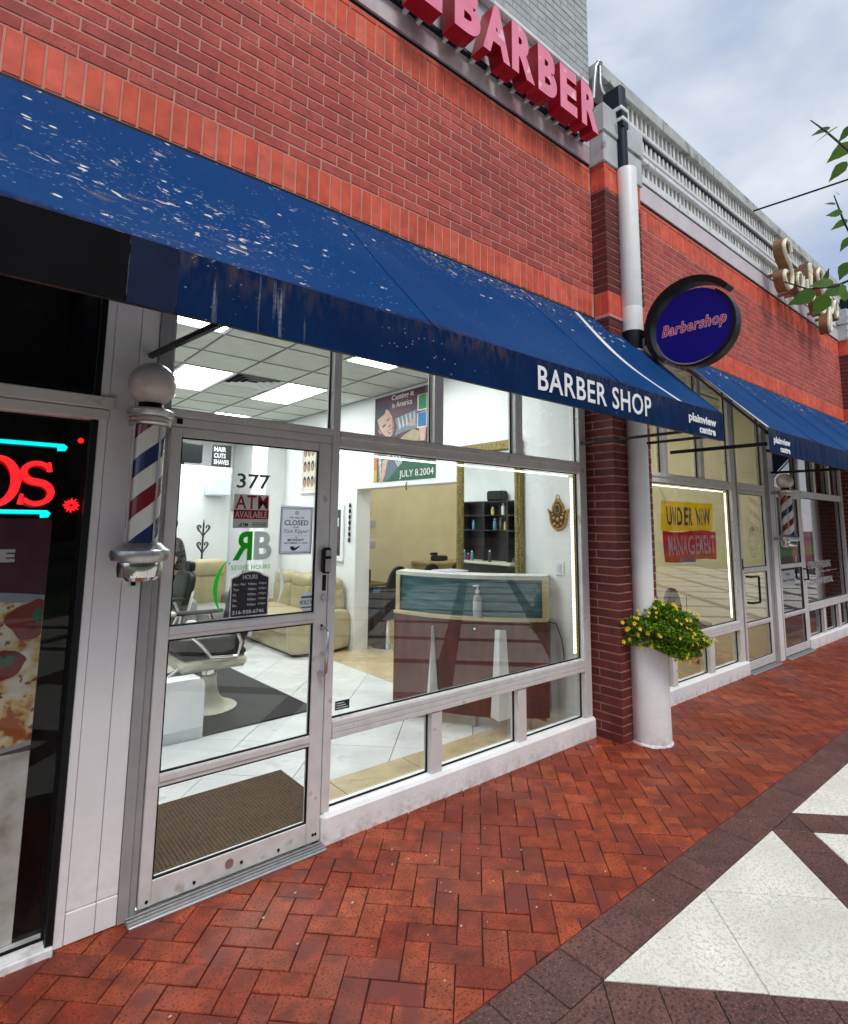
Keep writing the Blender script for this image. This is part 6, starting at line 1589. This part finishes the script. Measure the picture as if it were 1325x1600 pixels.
BTL = [(3.5, 1.0105), (3.58, 1.0105), (3.66, 1.0105), (4.3, 1.0105), (4.75, 1.0105), (4.85, 1.0105), (4.95, 1.0105), (5.05, 1.0105), (4.1, 1.5755), (4.2, 1.5755), (4.35, 1.5755), (3.6, 1.5755), (4.9, 1.5755), (4.15, 1.8455), (4.4, 1.8455)]
for k, (y, z) in enumerate(BTL):
    c = cols_[(k*5+1) % 6]; h_ = random.uniform(.13, .22); r_ = random.uniform(.025, .038); x_ = .76 if z > 1.2 else .95
    b_ = thing('bottle', '%s on the %s of the dark hutch, %s from the door' % (('white bottle', 'blue spray bottle', 'red bottle', 'teal bottle', 'dark bottle', 'yellow tub')[(k*5+1) % 6], 'counter' if z < 1.2 else ('middle shelf' if z < 1.7 else 'upper shelf'), BTL_ORD[sum(1 for q in BTL if q[1] == z and q[0] < y)]), 'bottle', (x_, y, z), 'bottles on the hutch')
    MB().lathe(x_, y, [(r_, z), (r_, z+h_*.7), (r_*.4, z+h_*.82), (r_*.4, z+h_*.86)], 12).build('body', mat(c[0], c[1], .3, var=.05), b_, smooth=40)
    MB().lathe(x_, y, [(r_*.5, z+h_*.861), (r_*.5, z+h_)], 10).build('cap', M_TXW, b_, smooth=40)

# yellow room: fridge, chairs, counter, notices
fg = thing('small_fridge', 'small glass fronted fridge just inside the yellow passage', 'fridge', (4.68, 4.05, 0))
MB().bbox(4.475, 4.89, 3.83, 4.3, .02, .83, .008).build('body', mat('wood_brown', (.16, .10, .05), .5, var=.15), fg)
dr_ = MB().bbox(4.52, 4.845, 3.812, 3.8285, .09, .79, .004).build('door', mat('dark_glass', (.02, .024, .026), .1), fg)
MB().box(4.60, 4.72, 3.808, 3.8118, .71, .76).build('display', mat('blue_display', (.05, .22, .5), .4), dr_)
MB().bbox(4.50, 4.66, 3.95, 4.2, .831, 1.02, .01).build('radio', mat('dark_red_case', (.06, .012, .014), .4), label='dark red box standing on the small fridge', cat='box')
def salon_chair(x, y, label):
    c = thing('salon_chair', label, 'chair', (x, y, 0), 'black salon chairs')
    MB().lathe(x, y, [(.22, .0065), (.22, .02), (.04, .04), (.035, .40)], 18).build('base', M_CHROME, c, smooth=40)
    pillow(MB(), (x, y, .47), (.25, .25, .08), .4).build('seat', M_BLKL, c, smooth=70)
    mb = MB(); Q = [(x+.24*math.cos(R(a)), .55+.0+.55*max(0., math.sin(R(a)))) for a in range(0, 181, 12)]
    mb.prism([(a, y-.26, b_) for a, b_ in Q], (0, .05, 0)); mb.build('backrest', M_BLKL, c, smooth=50)
salon_chair(4.72, 3.35+.26, 'round backed black salon chair left of the desk, nearest the fridge')
salon_chair(5.42, 3.75, 'round backed black salon chair behind the desk middle')
salon_chair(6.05, 3.85, 'round backed black salon chair beside the mirror edge')
ct = thing('wooden_counter', 'pale wooden counter along the yellow back wall', 'counter', (6.6, 4.4, 0))
MB().bbox(5.9, 7.6, 4.2, 4.59, 1.02, 1.06, .004).build('top', M_EDGE, ct)
for x in (5.95, 7.5): MB().bbox(x, x+.05, 4.25, 4.55, .0065, 1.0195, .004).build('leg', M_EDGE, ct)
cs = thing('clipper_set', 'dark clippers resting on the wooden counter', 'clippers', (6.35, 4.4, 1.06))
pillow(MB(), (6.32, 4.38, 1.105), (.16, .07, .045), .5).build('body', M_BLKL, cs, smooth=60); pillow(MB(), (6.22, 4.40, 1.175), (.07, .03, .024), .4).build('handle', M_BLKL, cs, smooth=60)
for z in (1.60, 1.28): tag(MB().box(4.98, 5.17, 4.590, 4.5985, z, z+.12).build('wall_note', M_PAPER), 'white note pinned on the yellow wall, %s of two' % ('upper' if z > 1.5 else 'lower'), 'note', 'notes on the yellow wall')
bw = MB(); [bw.sphere((4.98+.05*math.cos(R(a)), 4.57, 1.82+.06*math.sin(R(a))), .035, 8, 6) for a in range(0, 360, 45)]; tag(bw.build('yellow_bow', mat('yellow_ribbon', (.7, .55, .05), .5)), 'yellow ribbon rosette on the yellow wall', 'ribbon')
# second shop: table and red chair behind its window
tb = thing('work_table', 'wooden work table behind the banner window', 'table', (6.6, 1.4, 0))
MB().bbox(5.9, 7.3, 1.1, 1.7, .72, .76, .006).build('table_top', M_EDGE, tb)
for x in (5.95, 7.2):
    for y in (1.15, 1.62): MB().bbox(x, x+.05, y, y+.05, .0065, .7195, .004).build('leg', M_IRON, tb)
rc2 = thing('red_chair', 'dark red curved chair behind the banner window', 'chair', (7.4, .85, 0))
mb = MB(); mb.prism([(7.4+.24*math.cos(R(a)), .95, .45+.42*max(0, math.sin(R(a)))) for a in range(0, 181, 12)], (0, .04, 0)); mb.build('backrest', mat('dark_red_vinyl', (.10, .018, .012), .4), rc2)
pillow(MB(), (7.4, .75, .42), (.24, .22, .05), .4).build('seat', mat('dark_red_vinyl', (.10, .018, .012), .4), rc2, smooth=60)
for x in (7.2, 7.58):
    for y in (.57, .93): MB().cyl((x, y, .0065), (x, y, .40), .013, n=8).build('leg', M_IRON, rc2)

# ------------------------------------------------------------------ the barber, half hidden behind the left edge of the door
def skin_mesh(name, verts, edges, radii, M, parent, sub=2):
    me = bpy.data.meshes.new(name); me.from_pydata(verts, edges, []); o = bpy.data.objects.new(name, me); col.objects.link(o)
    md = o.modifiers.new('skin', 'SKIN'); md.use_smooth_shade = True
    for i, r_ in enumerate(radii): me.skin_vertices[0].data[i].radius = (r_, r_) if not isinstance(r_, tuple) else r_
    me.skin_vertices[0].data[0].use_root = True
    ss_ = o.modifiers.new('sub', 'SUBSURF'); ss_.levels = sub; ss_.render_levels = sub
    bpy.context.view_layer.update()
    dg = bpy.context.evaluated_depsgraph_get(); m2 = bpy.data.meshes.new_from_object(o.evaluated_get(dg)); m2.name = name
    bpy.data.objects.remove(o); m2.materials.clear(); m2.materials.append(M)
    o2 = bpy.data.objects.new(name, m2); col.objects.link(o2); o2.parent = parent; m2.shade_smooth(); return o2
PXY = (2.27, 4.72)
pe = thing('person', 'barber in a black patterned shirt bending beside the far chair', 'person', (PXY[0], PXY[1], .0065))
M_SK = mat('skin', (.50, .29, .20), .55, var=.05); M_SHIRT = mat('black_camo_shirt', (.015, .015, .016), .8, cols=[(.010, .010, .011), (.016, .016, .017), (.09, .09, .09), (.012, .012, .013)], vs=16, var=0)
M_TR = mat('dark_trousers', (.02, .022, .03), .8); M_HAIR = mat('dark_hair', (.012, .009, .008), .6)
# faces -x, leaning a little; pelvis is the root
J = dict(pel=(0, 0, .93), sp=(-.03, 0, 1.12), ch=(-.08, 0, 1.32), nk=(-.12, 0, 1.47), hd=(-.16, 0, 1.56), ht=(-.175, 0, 1.66),
         sl=(-.09, -.19, 1.40), el=(-.17, -.25, 1.13), wl=(-.38, -.20, 1.10), sr=(-.09, .19, 1.40), er=(-.17, .25, 1.13), wr=(-.38, .20, 1.12),
         hl=(0, -.09, .90), kl=(-.03, -.11, .49), al=(.01, -.12, .08), hr=(0, .09, .90), kr=(-.03, .11, .49), ar=(.01, .12, .08), tl=(-.13, -.13, .035), tr=(-.13, .13, .035))
nm = list(J); ix = {k: i for i, k in enumerate(nm)}
ed = [('pel', 'sp'), ('sp', 'ch'), ('ch', 'nk'), ('nk', 'hd'), ('hd', 'ht'), ('ch', 'sl'), ('sl', 'el'), ('el', 'wl'), ('ch', 'sr'), ('sr', 'er'), ('er', 'wr'), ('pel', 'hl'), ('hl', 'kl'), ('kl', 'al'), ('al', 'tl'), ('pel', 'hr'), ('hr', 'kr'), ('kr', 'ar'), ('ar', 'tr')]
rad = dict(pel=(.13, .11), sp=(.125, .10), ch=(.15, .11), nk=.055, hd=.085, ht=.07, sl=.062, el=.043, wl=.028, sr=.062, er=.043, wr=.028, hl=.085, kl=.06, al=.042, hr=.085, kr=.06, ar=.042, tl=.035, tr=.035)
skin_mesh('body', [J[k] for k in nm], [(ix[a], ix[b]) for a, b in ed], [rad[k] for k in nm], M_SK, pe)
def sub_skin(name, keys, eds, grow, M, fix={}):
    ks = list(keys); ii = {k: i for i, k in enumerate(ks)}
    g_ = lambda r_: tuple(q+grow for q in r_) if isinstance(r_, tuple) else r_+grow
    pos = {k: fix.get(k, J[k]) for k in ks}
    return skin_mesh(name, [pos[k] for k in ks], [(ii[a], ii[b]) for a, b in eds], [g_(rad[k]) for k in ks], M, pe)
sub_skin('shirt', ['pel', 'sp', 'ch', 'nk', 'sl', 'el', 'sr', 'er'], [('pel', 'sp'), ('sp', 'ch'), ('ch', 'nk'), ('ch', 'sl'), ('sl', 'el'), ('ch', 'sr'), ('sr', 'er')], .018, M_SHIRT, dict(nk=(-.11, 0, 1.43), el=(-.145, -.235, 1.21), er=(-.145, .235, 1.21)))
sub_skin('trousers', ['pel', 'hl', 'kl', 'al', 'hr', 'kr', 'ar'], [('pel', 'hl'), ('hl', 'kl'), ('kl', 'al'), ('pel', 'hr'), ('hr', 'kr'), ('kr', 'ar')], .016, M_TR)
def local(mb, name, M, parent, smooth=60):
    o = bpy.data.objects.new(name, mb.mesh(name, M, (0, 0, 0), smooth)); col.objects.link(o); o.parent = parent; return o
local(MB().sphere((-.150, 0, 1.635), .098, 20, 14, 1.0, .86, .95), 'hair', M_HAIR, pe)
fc = MB(); fc.sphere((-.185, 0, 1.60), .083, 18, 12, .9, .85, 1.2); fc.sphere((-.262, 0, 1.59), .016, 8, 6, 1, .8, 1.4)
for y in (-.085, .085): fc.sphere((-.16, y, 1.60), .024, 8, 6, .8, .4, 1.3)
local(fc, 'face', M_SK, pe)
ey = MB(); [ey.sphere((-.252, y, 1.615), .009, 8, 6) for y in (-.03, .03)]; local(ey, 'eyes', M_HAIR, pe); mo = MB(); mo.sphere((-.252, 0, 1.545), .02, 8, 6, .3, 1, .3); local(mo, 'mouth', mat('lips', (.35, .12, .10), .5), pe)
for s_ in (-1, 1):
    w = Vector((-.38, .20*s_, 1.11)); pv_ = [w, w+Vector((-.05, 0, -.005))]; ee = [(0, 1)]; rr = [.026, (.03, .018)]
    for q, (dy, ln) in enumerate(((-.03, .07), (-.010, .08), (.010, .076), (.029, .06))):
        b0 = len(pv_); pv_ += [w+Vector((-.085, dy, -.005)), w+Vector((-.085-ln*.55, dy*1.1, -.018)), w+Vector((-.085-ln*.8, dy*1.1, -.045))]; ee += [(1, b0), (b0, b0+1), (b0+1, b0+2)]; rr += [.0105, .0095, .0075]
    b0 = len(pv_); pv_ += [w+Vector((-.06, -.036*s_, .0)), w+Vector((-.10, -.055*s_, -.01)), w+Vector((-.125, -.05*s_, -.025))]; ee += [(0, b0), (b0, b0+1), (b0+1, b0+2)]; rr += [.013, .0105, .008]
    skin_mesh('hand', pv_, ee, rr, M_SK, pe)
    local(MB().sphere((-.06, .125*s_, .045), .05, 12, 8, 2.4, .95, .85), 'shoe', M_BLKL, pe)

# ------------------------------------------------------------------ birch by the kerb, its twigs reaching into the picture
tr_ = thing('birch_tree', 'birch tree whose leafy twigs reach in from the right edge', 'tree', (2.7, -3.7, 0))
M_BIRCH = mat('birch_bark', (.40, .38, .35), .8, var=.25, vs=9, mapscale=(1, 1, 5))
M_TWIG = mat('dark_twig', (.035, .026, .024), .7)
MB().tube([(2.7, -3.7, -.05), (2.68, -3.66, 1.0), (2.74, -3.6, 2.2), (2.7, -3.62, 3.4), (2.75, -3.6, 4.6)], [.06, .05, .04, .028, .012], 10).build('trunk', M_BIRCH, tr_, smooth=50)
tw_ = MB()
for pts, r_ in (([(2.72, -3.61, 2.5), (2.45, -3.2, 2.62), (2.15, -2.75, 2.62), (2.013, -2.481, 2.447), (2.01, -2.398, 2.417), (2.003, -2.335, 2.4), (1.983, -2.269, 2.408), (1.955, -2.215, 2.442)], [.014, .010, .007, .005, .004, .0035, .003, .002]),
                ([(2.71, -3.61, 2.8), (2.4, -3.1, 2.75), (2.05, -2.65, 2.6), (1.902, -2.464, 2.684), (1.865, -2.425, 2.737), (1.822, -2.387, 2.797), (1.793, -2.36, 2.833)], [.013, .009, .006, .004, .0035, .003, .0015]),
                ([(2.15, -2.75, 2.62), (1.991, -2.406, 2.468), (1.943, -2.383, 2.571), (1.906, -2.374, 2.641)], [.005, .004, .003, .0015]),
                ([(2.7, -3.62, 3.3), (2.9, -3.9, 3.9), (3.0, -4.2, 4.3)], [.012, .008, .003]), ([(2.7, -3.62, 3.0), (3.0, -3.5, 3.5), (3.3, -3.6, 3.9)], [.012, .008, .003]), ([(2.72, -3.6, 3.7), (2.5, -3.9, 4.2), (2.3, -4.1, 4.5)], [.011, .007, .003])):
    tw_.tube(pts, r_, 6)
tw_.build('branches', M_TWIG, tr_, smooth=60, kind='stuff')
def leaf_mesh():
    mb = MB(); n = 9; L_ = [(0, 0)]
    prof = [(0, .0), (.1, .19), (.22, .30), (.34, .335), (.48, .30), (.62, .225), (.76, .14), (.88, .06), (1, 0)]
    vs = []
    for i, (a, w) in enumerate(prof):
        sgn = .012 if i % 2 else -.012
        z = -.10*a*a
        vs += [(a, w+(sgn if 0 < i < 8 else 0), z+.05*w), (a, 0, z), (a, -w-(sgn if 0 < i < 8 else 0), z+.05*w)]
    fs = []
    for i in range(n-1):
        for k in (0, 1): fs.append((3*i+k, 3*i+k+1, 3*i+3+k+1, 3*i+3+k))
    return mb.add(vs, fs)
def leaf_mat():
    M = bpy.data.materials.new('birch_leaf'); M.use_nodes = True
    n, l = M.node_tree.nodes, M.node_tree.links; B = n['Principled BSDF']; out = n['Material Output']
    oi = n.new('ShaderNodeObjectInfo'); cr = n.new('ShaderNodeValToRGB'); cr.color_ramp.elements[0].color = (.02, .085, .010, 1); cr.color_ramp.elements[1].color = (.09, .20, .018, 1); l.new(oi.outputs['Random'], cr.inputs['Fac'])
    l.new(cr.outputs['Color'], B.inputs['Base Color']); B.inputs['Roughness'].default_value = .4
    t = n.new('ShaderNodeBsdfTranslucent'); t.inputs['Color'].default_value = (.16, .34, .03, 1)
    mi = n.new('ShaderNodeMixShader'); mi.inputs['Fac'].default_value = .42; l.new(B.outputs[0], mi.inputs[1]); l.new(t.outputs[0], mi.inputs[2]); l.new(mi.outputs[0], out.inputs['Surface'])
    return M
M_BLEAF = leaf_mat()
lm_ = leaf_mesh().mesh('leaf', M_BLEAF)
random.seed(5)
def put_leaf(p, s_, ang, tilt=None):
    # leaves hang with the tip pointing at angle ang (degrees) in the plane facing the street corner
    d = CR_ROT(ang); nrm = Vector((-.55, -.6, .58))+Vector((random.uniform(-.5, .5), random.uniform(-.5, .5), random.uniform(-.4, .4))); nrm = (nrm-d*nrm.dot(d)).normalized()
    o = place('leaf', lm_, tr_, Vector(p)-d*s_*.5)
    b = nrm.cross(d); mm = Matrix((d, b, nrm)).transposed(); o.rotation_euler = mm.to_euler(); o.scale = (s_, s_, s_)
AX, AY = Vector((.26, -.965, 0)), Vector((0, 0, 1))
def CR_ROT(a): return (AX*math.cos(R(a))+AY*math.sin(R(a))+Vector((random.uniform(-.25, .25), 0, 0))).normalized()
for x, y, z, s_, a in [(1.801, -2.389, 2.774, .083, 200), (1.911, -2.394, 2.769, .090, 205), (1.753, -2.42, 2.626, .071, 215), (1.85, -2.368, 2.822, .060, 185), (1.91, -2.362, 2.622, .038, 160), (1.808, -2.392, 2.538, .048, 170), (2.018, -2.355, 2.598, .059, 200), (1.9, -2.393, 2.482, .066, 230), (1.884, -2.264, 2.427, .062, 170), (2.045, -2.263, 2.487, .043, 120), (1.866, -2.282, 2.342, .095, 190), (1.98, -2.306, 2.413, .076, 180), (2.046, -2.319, 2.403, .09, 200), (1.87, -2.327, 2.307, .081, 230), (2.044, -2.35, 2.457, .07, 240), (2.031, -2.347, 2.242, .056, 180), (1.898, -2.378, 2.342, .072, 90), (2.066, -2.302, 2.467, .059, 60), (1.764, -2.441, 2.728, .055, 230), (1.851, -2.394, 2.616, .026, 120)]:
    put_leaf((x, y, z), s_*.82, a)
for _ in range(150):
    t_ = random.choice([(2.3, -3.05, 2.65), (2.1, -2.72, 2.6), (2.9, -3.9, 3.8), (3.0, -4.1, 4.2), (3.1, -3.5, 3.6), (3.3, -3.6, 3.8), (2.4, -4.0, 4.3), (2.7, -3.65, 4.4), (2.6, -3.6, 3.4), (2.2, -2.6, 2.55)])
    q = Vector(t_)+Vector((random.gauss(0, .16), random.gauss(0, .16), random.gauss(0, .14)))
    pr = project(q)
    if pr and pr[0] < 1330 and t_[2] < 2.7: continue
    put_leaf(q, random.uniform(.06, .09), random.uniform(180, 300))

# pale petals and grit scattered over the paving
random.seed(9)
db = MB()
for _ in range(95):
    x = random.uniform(.3, 6); y = random.uniform(-1.9, -.06)
    if random.random() < .45: x, y = 1.9+random.gauss(0, .35), -.62+random.gauss(0, .22)
    r_ = random.uniform(.002, .0075); a0 = random.uniform(0, 6.3); n_ = random.choice((4, 5, 6))
    db.prism([(x+r_*random.uniform(.6, 1.2)*math.cos(a0+2*PI*i/n_), y+r_*.7*random.uniform(.6, 1.2)*math.sin(a0+2*PI*i/n_), .0016) for i in range(n_)], (0, 0, random.uniform(.001, .003)))
tag(db.build('fallen_petals', mat('pale_petal', (.62, .55, .44), .7, cols=[(.7, .66, .58), (.55, .42, .28), (.72, .7, .66)], rand='island', var=.1)), 'pale petals and grit scattered over the brick paving', 'litter', kind='stuff')
